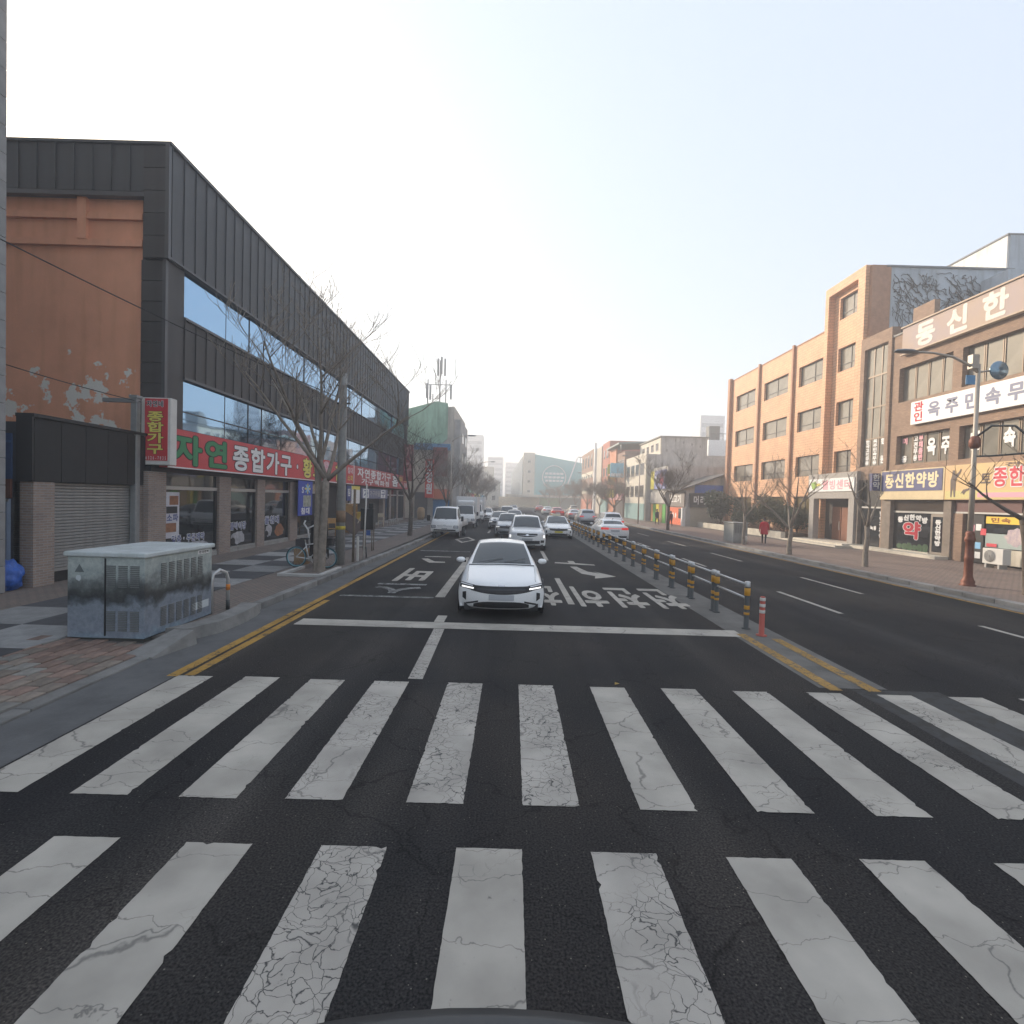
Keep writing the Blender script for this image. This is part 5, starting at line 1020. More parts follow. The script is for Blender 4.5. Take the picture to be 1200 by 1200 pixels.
mb = MB(); mb.prism([(-6.93, 1.15), (-6.78, 1.15), (-6.855, 1.28)], fc(8.12), .002, .004); mb.build('warning_triangle', mat('ink_grey', (.12, .14, .14)), uc); blob(uc, fc(8.12), (-6.87, 1.06), .045, .05, MATS['sticker_pale'], .002, 3, 'round_sticker')
ub = base('utility_cabinet', 'small grey utility cabinet with vent grilles on the right pavement', 'utility cabinet', (14.4, 32.6, .1))
GREYC = mat('cabinet_grey', (.30, .31, .30), .6, var=.12, scale=3, stain=.2); bbox('body', GREYC, ub, 14.1, 15.0, 32.5, 34.0, .2, 1.35, bev=.015); bbox('lid', GREYC, ub, 14.05, 15.05, 32.45, 34.05, 1.351, 1.42, bev=.02); box('plinth', CONCW, ub, 14.12, 14.98, 32.52, 33.98, .1, .2)
for k in range(5): louvre(fc(32.5), 14.2+k*.15, 14.3+k*.15, .75, 1.25, 8, ub)
bl = base('pavement_bollard', 'short white bollard in front of the small grey cabinet', 'bollard', (14.0, 31.0, .1)); MB().lathe([(.11, .1), (.11, .55), (.09, .6), (.02, .62)], 14, (14.6, 31.9, 0)).build('post', BANDW, bl)
hb = base('hoop_bollard', 'steel hoop bollard with an orange band beside the lake cabinet', 'bollard', (-5.72, 10.2, .1))
MB().tube([(-5.72, 10.35, .08), (-5.72, 10.35, .72), (-5.74, 10.3, .86), (-5.78, 10.15, .93), (-5.82, 10.0, .86), (-5.84, 9.98, .72), (-5.84, 9.98, .08)], .035, 10).build('hoop', STEEL, hb); MB().tube([(-5.72, 10.35, .5), (-5.72, 10.35, .62)], .04, 10).build('band', mat('band_orange', (.6, .2, .03)), hb); MB().tube([(-5.72, 10.35, .1), (-5.72, 10.35, .3)], .038, 10).build('sleeve', POSTD, hb)

# ---- bare trees
BARK = mat('bark', (.105, .085, .068), .95, var=.35, scale=6, bump=.8, bscale=18); BARKP = mat('bark_pale', (.235, .2, .165), .95, var=.3, scale=7, bump=.6, bscale=20)
def tree(label, loc, h, spread, seed, r0=.12, fork=.3, limbs=5, depth=3, bark=BARK, lean=0.0, stems=1, group='bare street trees', twig=.006, dens=1.0):
    rnd = random.Random(seed); t = base('bare_tree', label, 'tree', loc, group); tk, tw = MB(), MB()
    def grow(p, d, L, r, lev):
        n = 5 if lev > 0 else 7; pts = [p.copy()]; rr = [r]; q = p.copy(); dd = d.copy()
        for i in range(n):
            dd = (dd + Vector((rnd.uniform(-1, 1), rnd.uniform(-1, 1), rnd.uniform(-.5, .9)))*(.10 + .05*lev)).normalized()
            if lev >= 2: dd = (dd + Vector((0, 0, .05))).normalized()
            q = q + dd*(L/n); pts.append(q.copy()); rr.append(max(twig, r*(1-.72*(i+1)/n)))
        (tk if lev < 2 else tw).tube(pts, rr, 8 if lev == 0 else (6 if lev == 1 else 4), cap=lev < 2)
        if lev >= depth: return
        kids = int((5 if lev == 0 else 6) * dens + rnd.random()*2)
        for k in range(kids):
            f = rnd.uniform(.3, 1.0) if lev else rnd.uniform(.35, 1.0); i = min(int(f*n), n-1); b0 = pts[i].lerp(pts[i+1], f*n-i)
            az = rnd.uniform(0, 2*math.pi); out = Vector((math.cos(az), math.sin(az), rnd.uniform(.05, .55))).normalized()
            grow(b0, (dd*.55 + out*.75).normalized(), L*rnd.uniform(.42, .66), max(twig, rr[i]*.55), lev+1)
    o = Vector(loc)
    for s in range(stems):
        a = rnd.uniform(0, 2*math.pi); ofs = Vector((math.cos(s*2.3), math.sin(s*2.3), 0))*r0*.5*(stems > 1)
        tp_ = o + ofs + Vector((lean*fork*h + (.12*math.cos(s*2.3) if stems > 1 else 0), .1*math.sin(s*2.3), fork*h*(1+.15*s)))
        ln = [o + ofs, (o+ofs).lerp(tp_, .35) + Vector((rnd.uniform(-.03, .03), 0, 0)), (o+ofs).lerp(tp_, .7) + Vector((rnd.uniform(-.05, .05), 0, 0)), tp_]
        tk.tube([ln[0] - Vector((0, 0, .05))] + ln, [r0*1.35, r0*1.2, r0, r0*.92, r0*.85], 10)
        for k in range(limbs):
            az = a + k*2*math.pi/limbs + rnd.uniform(-.4, .4); up = rnd.uniform(.75, 1.7) if k % 3 else 2.6
            d = Vector((math.cos(az), math.sin(az), up)); d = Vector((d.x*spread, d.y*spread, d.z)).normalized()
            grow(tp_ - Vector((0, 0, rnd.uniform(0, .25))), d, (h - fork*h)*rnd.uniform(.5, .72), r0*.6, 0)
    tk.build('trunk', bark, t, fix=False); tw.build('twigs', bark, t, fix=False)['kind'] = 'stuff'; return t
tree('large multi-stemmed bare tree with a bicycle behind it on the left pavement', (-5.98, 15.9, .05), 8.9, 1.05, 12, .12, .33, 4, 3, BARKP, stems=2, dens=.7)
tree('slender dark bare tree at the left kerb before the flatbed truck', (-6.25, 31.5, .1), 7.6, .6, 23, .13, .30, 4, 3)
for i, (x, y) in enumerate(((-6.0, 47), (-5.9, 60), (-5.9, 74), (-5.8, 90), (-5.8, 108))):
    tree('bare street tree number %s beyond the second left-hand tree, counted away from the camera' % ('one', 'two', 'three', 'four', 'five')[i], (x, y, .1), 7.2, 1.1, 40+i, .12, .28, 5, 3, BARKP, twig=.012 if y > 55 else .008)
tree('thin bare tree right beside the small grey cabinet', (14.35, 31.6, .1), 5.4, .6, 61, .09, .35, 4, 3, BARKP, twig=.005, dens=.6)
tree('bare tree with twin low fork in front of the orange block', (14.05, 25.8, .1), 5.4, 1.0, 62, .11, .28, 4, 3, BARKP, twig=.005, dens=.6)
tree('bare young tree in front of the entrance porch, pale bark', (14.75, 21.25, .1), 5.2, .8, 63, .10, .33, 3, 3, BARKP, twig=.005, dens=.5)
tree('bare tree with a leaning trunk at the right edge of the view', (15.25, 15.0, .1), 5.4, 1.2, 67, .12, .42, 3, 2, lean=-.12, twig=.006, dens=.6)
tree('bare tree standing before the orange-red shop front', (14.2, 46.5, .1), 7.0, 1.1, 65, .13, .32, 5, 3, twig=.008)
for i, (x, y) in enumerate(((13.9, 70), (14, 82), (14, 96), (13.8, 112), (12, 128), (9.5, 133))):
    tree('distant bare tree %s along the right pavement, counted away from the orange-red shop' % ('one', 'two', 'three', 'four', 'five', 'six')[i], (x, y, .1), 6.8, 1.2, 80+i, .12, .28, 5, 3, BARKP, twig=.012)
# tree pit edging and rag wraps
tpf = base('tree_pit_frame', 'pale stone edging of the tree pit under the large left tree', 'tree pit', (-6.0, 15.2, .09))
for b_ in ((-6.75, -5.45, 14.75, 14.88), (-6.75, -6.62, 14.88, 16.5), (-5.6, -5.45, 14.88, 16.5)): bbox('edging', mat('edging_pale', (.42, .41, .39), .85, var=.15), tpf, *b_, .06, .17, bev=.015)

# ---- evergreen shrubs in the planting bed: crowns of small leaves
def leafy(n, rx, ry, rz_, seed, size=.09, hollow=.35):
    rnd = random.Random(seed); mb = MB(); lobes = [(Vector((rnd.uniform(-.5, .5)*rx, rnd.uniform(-.5, .5)*ry, rnd.uniform(-.45, .5)*rz_)), rnd.uniform(.45, .75)) for _ in range(9)]
    for _ in range(n):
        c, s = rnd.choice(lobes); v = Vector((rnd.gauss(0, 1), rnd.gauss(0, 1), rnd.gauss(0, 1))).normalized() * (hollow + (1-hollow)*rnd.random()**.5)
        p = Vector((c.x + v.x*rx*s, c.y + v.y*ry*s, c.z + v.z*rz_*s)); a = Vector((rnd.uniform(-1, 1), rnd.uniform(-1, 1), rnd.uniform(-1, 1))).normalized(); b = a.orthogonal().normalized(); k = size*rnd.uniform(.6, 1.3)
        mb.add([p-a*k, p+b*k*.45, p+a*k, p-b*k*.45], [(0, 1, 2, 3)])
    return mb
LEAFS = [mat('leaf_dark', (.022, .042, .018), .6, var=.4, scale=9), mat('leaf_olive', (.05, .06, .02), .65, var=.4, scale=9), mat('leaf_rust', (.11, .06, .035), .7, var=.4, scale=9)]
def shrub(label, loc, rx, rz_, seed, m, stem=.6, n=2600):
    t = thing('evergreen_shrub', label, 'shrub', loc, 0, 'clipped shrubs in the planting bed'); o = leafy(n, rx, rx, rz_, seed, rx*.075+.02).build('crown', m, t, fix=False); o.location = (0, 0, stem+rz_*.9)
    MB().tube([(0, 0, 0), (.03, 0, stem*.6), (0, .02, stem+rz_*.8)], [.07, .05, .03], 6).build('stem', BARK, t)
    for k in range(4): MB().tube([(0, 0, stem*.6), (math.cos(k*1.6)*rx*.5, math.sin(k*1.6)*rx*.5, stem+rz_*.9)], [.03, .012], 5).build('branch', BARK, t)
shrub('big dark round evergreen at the far end of the planting bed', (21.0, 51.5, .5), 1.75, 1.55, 1, LEAFS[0], .6, 4200)
shrub('low dark evergreen behind the thin tree in the planting bed', (21.3, 47.8, .5), 1.0, .8, 2, LEAFS[0], .1)
shrub('small dark evergreen between the low one and the rust-tinted shrub', (21.3, 45.2, .5), .9, .85, 3, LEAFS[0], .3)
shrub('largest olive shrub with a bare stem behind the red-coated walker', (21.2, 42.2, .5), 1.35, 1.15, 4, LEAFS[1], .7, 3400)
shrub('dark shrub in the bed right behind the twin-fork tree', (21.6, 40.6, .5), .95, .95, 5, LEAFS[0], .35)
shrub('round evergreen shrub next to the porch column', (21.5, 38.6, .5), 1.0, .95, 6, LEAFS[0], .3)
hd = leafy(5200, 1.0, 8.6, .42, 9, .07, .1).build('dead_hedge', LEAFS[2], None, fix=False); hd.location = (21.2, 46.8, .62); tag(hd, 'low rust-brown winter hedge filling the planting bed', 'hedge')

# ---- near street lamp with ornate base, right
def lamp(label, x, y, H, arm, base_m=None, ornate=False, head=True):
    t = base('street_lamp', label, 'street lamp', (x, y, .1)); m = mat('lamp_pole_grey', (.40, .355, .30), .5, metal=.3, var=.1)
    z0 = .1
    if ornate:
        IR = mat('cast_iron_red', (.17, .06, .035), .55, metal=.3, var=.25, scale=6)
        MB().lathe([(.22, .08), (.22, .14), (.17, .16), (.19, .24), (.15, .32), (.12, .42), (.115, .95), (.135, 1.0), (.115, 1.05), (.11, 1.5), (.145, 1.56), (.145, 1.66), (.115, 1.72), (.13, 1.8), (.09, 1.88)], 20, (x, y, 0)).build('ornate_base', IR, t)
        z0 = 1.85; MB().lathe([(.10, 4.55), (.15, 4.62), (.16, 4.8), (.12, 4.9), (.09, 4.95)], 14, (x, y, 0)).build('collar', IR, t)
        MB().tube([(x, y, 4.9), (x+.25, y-.3, 5.25), (x+.6, y-.7, 5.2), (x+.85, y-1.0, 4.75)], .035, 8).build('side_bracket', POSTD, t); MB().tube([(x, y, 4.3), (x+.3, y-.3, 4.3), (x+.85, y-1.0, 4.35)], .03, 8).build('side_bracket', POSTD, t)
        MB().lathe([(.28, -.03), (.30, 0), (.28, .03), (.05, .06)], 24, (x+.55, y-.12, 7.05), 'Y').build('traffic_mirror', mat('mirror_blue', (.20, .29, .36), .15, metal=.6), t); bbox('mirror_plate', mat('plate_blue', (.08, .25, .45), .4), t, x-.4, x-.1, y-.03, y+.0, 6.6, 6.9); MB().tube([(x, y, 7.0), (x+.35, y-.08, 7.05)], .03, 6).build('mirror_arm', m, t); bbox('control_box', m, t, x-.28, x-.06, y-.1, y+.1, 7.1, 7.55, bev=.01)
    MB().tube([(x, y, z0), (x, y, H*.5), (x, y, H)], [.08, .07, .055], 12).build('pole', m, t)
    s = 1 if arm > 0 else -1; A = abs(arm)
    MB().tube([(x, y, H-.25), (x+s*A*.15, y, H-.02), (x+s*A*.4, y, H+.22), (x+s*A*.7, y, H+.33), (x+s*A, y, H+.35)], [.05, .045, .04, .035, .03], 8).build('arm', m, t)
    hd_ = MB(); hd_.lathe([(.02, -.38), (.11, -.32), (.15, -.1), (.14, .15), (.07, .34), (.02, .38)], 12, (0, 0, 0), 'X'); ho_ = hd_.build('lamp_head', mat('lamp_head_grey', (.2, .21, .22), .5, metal=.3), t); ho_.location = (x+s*(A+.25) - t.location.x*0, y, H+.36); ho_.scale = (1, 1, .45)
    return t
lamp('near grey street lamp on a cast red-brown base with a round mirror', 14.88, 16.6, 7.25, -2.1, ornate=True)
lamp('street lamp on the left pavement beyond the flatbed truck', -5.45, 45, 7.6, 1.5)
lamp('far street lamp on the left pavement before the distant towers', -5.2, 76, 7.6, 1.9)
lamp('street lamp on the right pavement before the blue shop sign', 14.3, 58, 7.4, -1.4)
lamp('distant street lamp on the right pavement near the teal building', 14.0, 95, 7.4, -1.4)

# ---- concrete pole, wires and things hung on it
cpole = base('concrete_pole', 'round concrete utility pole right behind the large tree on the left pavement', 'utility pole', (-5.85, 17.5, .09)); CP = mat('pole_concrete', (.30, .295, .28), .85, var=.18, scale=4, stain=.3)
MB().tube([(-5.85, 17.5, .05), (-5.85, 17.5, 3.2), (-5.85, 17.5, 6.6)], [.16, .145, .125], 14).build('shaft', CP, cpole); MB().tube([(-5.85, 17.5, 1.55), (-5.85, 17.5, 1.95)], [.158, .156], 14).build('warning_wrap', mat('wrap_rust', (.2, .13, .08), .7, var=.4), cpole); MB().tube([(-5.85, 17.5, 1.3), (-5.85, 17.5, 1.42)], [.162, .16], 14).build('warning_wrap', mat('wrap_yellow', (.5, .38, .03), .7, var=.4, scale=5), cpole)
for z in (6.2, 5.6): MB().tube([(-6.1, 17.5, z), (-5.6, 17.5, z)], .03, 6).build('crossarm', POSTD, cpole)
def cable(label, a, b, sag, r=.012):
    a, b = Vector(a), Vector(b); pts = [a.lerp(b, i/16) - Vector((0, 0, sag*4*(i/16)*(1-i/16))) for i in range(17)]
    o = MB().tube(pts, r, 5, cap=False).build('overhead_cable', mat('cable_black', (.02, .02, .02), .7), None, fix=False); tag(o, label, 'cable', 'overhead cables')
cable('upper overhead cable running from the left edge to the concrete pole', (-11.6, 8.9, 8.0), (-5.9, 17.4, 5.75), .15, .014)
cable('overhead cable hanging along the furniture store windows past the pole', (-5.9, 17.6, 6.2), (-5.5, 45, 7.0), .5)
cable('lower overhead cable from the concrete pole along the store sign', (-5.9, 17.6, 5.6), (-5.5, 45, 6.5), .5)
cable('short cable stub across the terracotta wall at the left edge', (-14.0, 11.4, 6.0), (-11.2, 15.4, 5.1), .1)
# black notice cabinet on legs
nb = base('notice_cabinet', 'black box cabinet on thin legs at the left kerb, before the store', 'cabinet', (-6.25, 22.4, .09))
bbox('case', mat('case_black', (.012, .012, .013), .4), nb, -6.58, -6.02, 22.25, 22.65, 1.0, 1.92, bev=.02); bbox('hood', mat('case_black', (.012, .012, .013)), nb, -6.25, -6.05, 22.3, 22.6, 1.92, 2.15, bev=.02)
for x, y in ((-6.45, 22.3), (-6.08, 22.3), (-6.45, 22.6), (-6.08, 22.6)): MB().tube([(x, y, .08), (x, y, 1.0)], .028, 6).build('leg', mat('leg_wood', (.17, .13, .09), .8), nb)
box('blue_tag', mat('tag_blue', (.04, .10, .3)), nb, -6.32, -6.15, 22.26, 22.3, .75, .98)
wp = base('timber_post', 'thin timber post with white boards leaning beside the concrete pole', 'post', (-5.7, 18.4, .09)); MB().tube([(-5.68, 18.4, .05), (-5.66, 18.4, 2.7)], .05, 6).build('post', mat('leg_wood', (.17, .13, .09)), wp); bbox('board', BANDW, wp, -5.58, -5.5, 18.45, 18.5, .1, 1.0); MB().tube([(-5.45, 18.9, .1), (-5.35, 18.8, 2.9)], .03, 6).build('white_pole', BANDW, wp)
br_ = base('bicycle_rack', 'small black hoop stand on the pavement by the timber post', 'stand', (-5.7, 19.6, .09)); MB().tube([(-5.9, 19.6, .09), (-5.9, 19.6, .5), (-5.55, 19.6, .5), (-5.55, 19.6, .09)], .025, 6).build('hoop', POSTD, br_)

# ---- bicycle behind the tree
bk = thing('bicycle', 'white bicycle with teal wheels and black basket behind the large tree', 'bicycle', (-6.95, 16.55, .09), R(-3)); WHT = mat('frame_white', (.66, .66, .66), .35)
TEAL = mat('rim_teal', (.16, .36, .42), .4)
def torus(R_, r, n=28, k=8):
    mb = MB(); V = []; 
    for i in range(n):
        a = 2*math.pi*i/n
        for j in range(k): b = 2*math.pi*j/k; V.append(((R_+r*math.cos(b))*math.cos(a), r*math.sin(b), (R_+r*math.cos(b))*math.sin(a)))
    mb.smooth = True; mb.add(V, [(i*k+j, i*k+(j+1) % k, ((i+1) % n)*k+(j+1) % k, ((i+1) % n)*k+j) for i in range(n) for j in range(k)]); return mb
tyre_m = torus(.325, .022).mesh('tyre', mat('tyre_dark_teal', (.03, .075, .09), .7)); rim_m = torus(.295, .014).mesh('rim', TEAL)
spk = MB()
for i in range(14): a = i*2*math.pi/14; spk.tube([(0, .02*(-1)**i, 0), (.29*math.cos(a), 0, .29*math.sin(a))], .002, 3, cap=False)
spk = spk.mesh('spokes', STEEL)
for x in (0, 1.02): w_ = link('wheel', tyre_m, bk, (x, 0, .35)); link('rim', rim_m, w_); link('spokes', spk, w_)
fm = MB()
for a, b in (((0, 0, .35), (.42, 0, .3)), ((.42, 0, .3), (.30, 0, .82)), ((0, 0, .35), (.33, 0, .7)), ((.42, 0, .3), (.86, 0, .72)), ((.32, 0, .75), (.84, 0, .84)), ((.82, 0, .9), (1.02, 0, .35))): fm.tube([a, b], .018, 8)
fm.build('frame', WHT, bk, fix=False); MB().tube([(.30, 0, .82), (.28, 0, .92)], .014, 6).build('seat_post', STEEL, bk); mb = MB(); mb.bbox(.14, .40, -.07, .07, .92, .97, b=.02); mb.build('saddle', PLAS, bk)
MB().tube([(.80, -.28, 1.0), (.82, -.1, 1.03), (.82, .1, 1.03), (.80, .28, 1.0)], .012, 6).build('handlebar', STEEL, bk); MB().tube([(.83, 0, .88), (.81, 0, 1.03)], .014, 6).build('stem', STEEL, bk)
bs = MB()
for z in (.74, .82, .90, .98, 1.04): bs.tube([(.95, -.15, z), (1.25, -.15, z), (1.25, .15, z), (.95, .15, z), (.95, -.15, z)], .008, 4, cap=False)
for i in range(9):
    x = .95+.30*i/8; bs.tube([(x, -.15, .74), (x, -.15, 1.04)], .006, 4, cap=False); bs.tube([(x, .15, .74), (x, .15, 1.04)], .006, 4, cap=False)
bs.build('basket', PLAS, bk, fix=False); mb = MB(); mb.bbox(.97, 1.23, -.13, .13, .75, 1.0, b=.05); mb.build('bag_in_basket', mat('bag_black', (.015, .015, .018), .6), bk)
MB().lathe([(.09, -.01), (.09, .01)], 18, (.42, .03, .3), 'Y').build('chainring', STEEL, bk); MB().tube([(.42, .04, .3), (.52, .05, .18)], .012, 5).build('crank', WHT, bk)
# draped trolley and carton behind the bicycle
dt = base('draped_trolley', 'trolley draped in black cloth with bent white handles behind the bicycle', 'trolley', (-6.6, 17.3, .09))
bm = bmesh.new(); bmesh.ops.create_cube(bm, size=1); bmesh.ops.subdivide_edges(bm, edges=bm.edges[:], cuts=6, use_grid_fill=True)
for v in bm.verts: q = v.co; k = 1+.25*(.5-q.z); n_ = mn.noise(Vector((q.x*6, q.y*6, q.z*2)))*.05; v.co = (-6.5+q.x*.42*k+n_, 17.3+q.y*.35*k+n_, .95+q.z*1.3)
mb = MB(); mb.smooth = True; mb.frombm(bm); mb.build('cloth', mat('cloth_black', (.01, .01, .011), .9), dt)
MB().tube([(-6.72, 17.05, .8), (-6.76, 17.0, 1.3), (-6.9, 17.0, 1.5), (-6.85, 17.0, 1.6)], .03, 6).build('handle', WHT, dt); MB().tube([(-6.75, 17.0, 1.35), (-6.5, 17.0, 1.48)], .025, 6).build('handle', WHT, dt)
cb = base('cardboard_box', 'brown cardboard box with dark bin on top behind the bicycle wheel', 'box', (-7.3, 17.5, .09)); bbox('carton', MATS['cardboard'], cb, -7.35, -6.95, 17.3, 17.7, .09, .62); bbox('bin', mat('bin_dark', (.06, .055, .06), .7), cb, -7.32, -6.98, 17.33, 17.67, .62, .95, bev=.02)
# furniture set out in front of the store
lt = base('leaning_tabletop', 'dark brown tabletop leaning among the furniture outside the store', 'tabletop', (-9.6, 30.2, .09)); mb = MB(); mb.bbox(-.75, .75, -.03, .03, -.45, .45, b=.01); o = mb.build('top', mat('walnut', (.07, .04, .03), .4, var=.2), lt); o.matrix_parent_inverse = Matrix(); o.location = (0, 0, .75); o.rotation_euler = (R(-18), R(32), 0)
o2 = MB().tube([(.2, .1, .0), (.75, .05, 1.35)], .03, 6).build('batten', mat('batten_pale', (.5, .4, .28), .7), lt); o2.matrix_parent_inverse = Matrix()
def chair(label, loc, rz, m):
    t = thing('wooden_chair', label, 'chair', loc, rz, 'chairs outside the store')
    bbox('seat', m, t, -.22, .22, -.22, .22, .42, .46); bbox('backrest', m, t, -.22, .22, .19, .23, .75, 1.05)
    for x in (-.2, .2):
        MB().tube([(x, -.2, 0), (x, -.2, .42)], .02, 6).build('leg', m, t); MB().tube([(x, .2, 0), (x, .21, .8)], .02, 6).build('leg', m, t)
WD = [mat('wood_amber', (.42, .22, .06), .5, var=.2), mat('wood_brown', (.2, .09, .04), .5, var=.2), mat('wood_pale', (.5, .42, .3), .5, var=.2)]
chair('amber wooden chair outside the store nearest the leaning tabletop', (-10.3, 29.3, .09), R(200), WD[0]); chair('brown wooden chair behind the leaning tabletop', (-10.2, 31.8, .09), R(170), WD[1]); chair('pale wooden chair outside the store, farthest along', (-10.1, 39.5, .09), R(190), WD[2])
sf = base('display_shelf', 'tall amber wooden display shelf standing outside the store', 'shelf', (-10.4, 33.2, .09))
for z in (.2, .75, 1.3, 1.8): bbox('shelf_board', WD[0], sf, -10.7, -10.2, 32.6, 33.8, z, z+.04)
for y in (32.6, 33.78): bbox('side_panel', WD[0], sf, -10.7, -10.2, y-.04, y, .09, 1.9)
yb = base('stacked_crate', 'yellow and brown crate stack by the display shelf', 'crate', (-10.1, 34.8, .09)); bbox('crate', mat('crate_yellow', (.55, .38, .05), .6, var=.15), yb, -10.5, -9.9, 34.4, 35.1, .7, 1.35); bbox('crate', WD[1], yb, -10.5, -9.9, 34.4, 35.1, .09, .69)
for i in range(3):
    t = thing('metal_stool', ['steel stool outside the store, nearest of three', 'steel stool outside the store, middle of three', 'steel stool outside the store, farthest of three'][i], 'stool', (-10.0, 42+i*1.3, .09), 0, 'steel stools')
    MB().lathe([(.18, .44), (.19, .46), (.18, .48)], 16).build('seat', STEEL, t)
    for k in range(4): a = k*math.pi/2+.4; MB().tube([(.2*math.cos(a), .2*math.sin(a), 0), (.12*math.cos(a), .12*math.sin(a), .44)], .015, 5).build('leg', STEEL, t)
jar = base('clay_jar', 'tan barrel standing past the store end, left pavement', 'barrel', (-9.4, 54, .09)); MB().lathe([(.3, .09), (.4, .5), (.42, .9), (.36, 1.25), (.2, 1.4)], 18, (-9.6, 54, 0)).build('barrel', mat('barrel_tan', (.36, .24, .13), .7, var=.2), jar)
# ------------------------------------------------------------------ buildings down the street
def wall_windows(parent, fr, u0, u1, v0, v1, nu, nv, fu=.55, fv=.5, glass=GREYGLASS, frame=ALU, d=0.0):
    """rows of real windows on a plain wall: frame proud of the wall, pane inside it"""
    du, dv = (u1-u0)/nu, (v1-v0)/nv
    for i in range(nu):
        for j in range(nv):
            a, b = u0+du*(i+.5-fu/2), u0+du*(i+.5+fu/2); c, e = v0+dv*(j+.5-fv/2), v0+dv*(j+.5+fv/2)
            w_ = plate(parent, 'window', frame, fr, a, b, c, e, d+.002, d+.05); plate(w_, 'pane', glass, fr, a+.06, (a+b)/2-.03, c+.06, e-.06, d+.05, d+.056); plate(w_, 'pane', glass, fr, (a+b)/2+.03, b-.06, c+.06, e-.06, d+.05, d+.056)
BEIGE = mat('beige_render', (.50, .46, .40), .9, var=.14, scale=.7, bump=.2, stain=.3); GREYR = mat('grey_stucco', (.44, .425, .40), .95, var=.2, scale=1.1, bump=.5, bscale=8, stain=.3); CREAMR = mat('cream_render', (.58, .54, .46), .85, var=.1, stain=.2); BROWNR = mat('brown_render', (.26, .16, .12), .85, var=.15, stain=.2); REDR = mat('red_render', (.38, .14, .10), .85, var=.15)
MINT = mat('mint_paint', (.33, .50, .38), .9, var=.18, scale=.6, stain=.3)
# -- gabled shop past the orange block
gs = base('gabled_shop', 'single-storey shop with low gabled roof, dark sign and beige shutter', 'building', (18.7, 58, 0))
box('wall', GREYR, gs, 18.7, 27, 55.2, 61.0, .1, 4.0); mb = MB(); mb.prism([(18.3, 4.0), (22.9, 5.7), (27.2, 4.0)], lambda u, v, d: (u, d, v), 55.2, 61.0); mb.build('gable', BEIGE, gs)
for s, (xa, za, xb, zb) in enumerate(((17.9, 3.95, 22.9, 5.8), (22.9, 5.8, 27.6, 3.95))):
    n_ = 12
    for k in range(n_):
        ya = 54.7+k*.57; mb = MB(); mb.prism([(xa, za), (xb, zb), (xb, zb+.1), (xa, za+.1)], lambda u, v, d: (u, d, v), ya, ya+.55); mb.build('roof_tile_row', mat('roof_dark', (.09, .085, .08), .8, var=.2), gs)
ds = plate(gs, 'dark_sign', mat('sign_charcoal', (.03, .035, .04), .5), fc(55.2), 19.0, 24.4, 2.2, 3.7, .02, .2); text(ds, '머리', fc(55.0), 19.4, 20.8, 2.5, 3.4, WHITE, .04, .005); text(ds, '방', fc(55.0), 21.6, 22.8, 2.5, 3.4, WHITE, .04, .005)
sh_ = mat('shutter_beige', (.46, .42, .33), .6, var=.08)
for k in range(18): plate(gs, 'shutter_slat', sh_, fc(55.2), 19.2, 23.5, .12+k*.115, .225+k*.115, .01, .035)
box('blue_tarp', mat('tarp_blue', (.02, .1, .42)), gs, 19.6, 22.6, 55.05, 55.19, 3.72, 4.6)
so = plate(gs, 'shop_front', mat('front_orange', (.66, .13, .04), .6, var=.1), fr_(18.7), -60.9, -55.3, .15, 2.1, .02, .1); plate(so, 'window', DARKGLASS, fr_(18.6), -57.2, -55.6, .9, 2.0, .002, .02)
for k in range(3): blob(so, fr_(18.6), (-60+k*.9, 1.2), .28, .35, WHITE, .003, 50+k, 'printed_patch')
rs = plate(gs, 'ribbed_sign', mat('sign_taupe', (.20, .18, .17), .6), fr_(18.7), -60.9, -55.3, 2.2, 3.85, .02, .15); text(rs, '소고기', fr_(18.55), -60.4, -56.2, 2.6, 3.5, WHITE, .04, .005)
bbox('white_post', WHITE, gs, 18.35, 18.7, 55.2, 55.6, .1, 2.1)
# -- shop with bright boards
ys = base('bright_shop', 'small shop front with green, yellow, blue and pink boards next to the orange-red shop', 'building', (18.4, 64, 0))
box('wall', GREYR, ys, 18.4, 26, 61.02, 67.9, .1, 7.0)
for u, m in ((-67.6, WD[0]), (-66.6, mat('board_green', (.10, .35, .06))), (-65.2, mat('board_yellow', (.65, .55, .04))), (-63.8, mat('board_brown', (.3, .2, .1))), (-62.4, MATS['board_green'])): plate(ys, 'front_panel', m, fr_(18.4), u, u+1.2, .15, 2.4, .02, .1)
plate(ys, 'fascia', GREYR, fr_(18.4), -67.8, -61.1, 2.5, 3.9, .02, .2)
for u0, u1, m in ((-67.6, -65.9, mat('board_lemon', (.62, .56, .08))), (-65.8, -61.3, mat('board_lilac', (.25, .28, .5)))): b_ = plate(ys, 'board', m, fr_(18.4), u0, u1, 4.3, 6.6, .02, .25)
blob(b_, fr_(18.15), (-62.6, 5.5), .9, .8, mat('ink_rose', (.6, .12, .2)), .004, 60, 'round_mark'); text(b_, '통닭', fr_(18.15), -65.4, -63.7, 5.0, 5.9, WHITE, .04, .006)
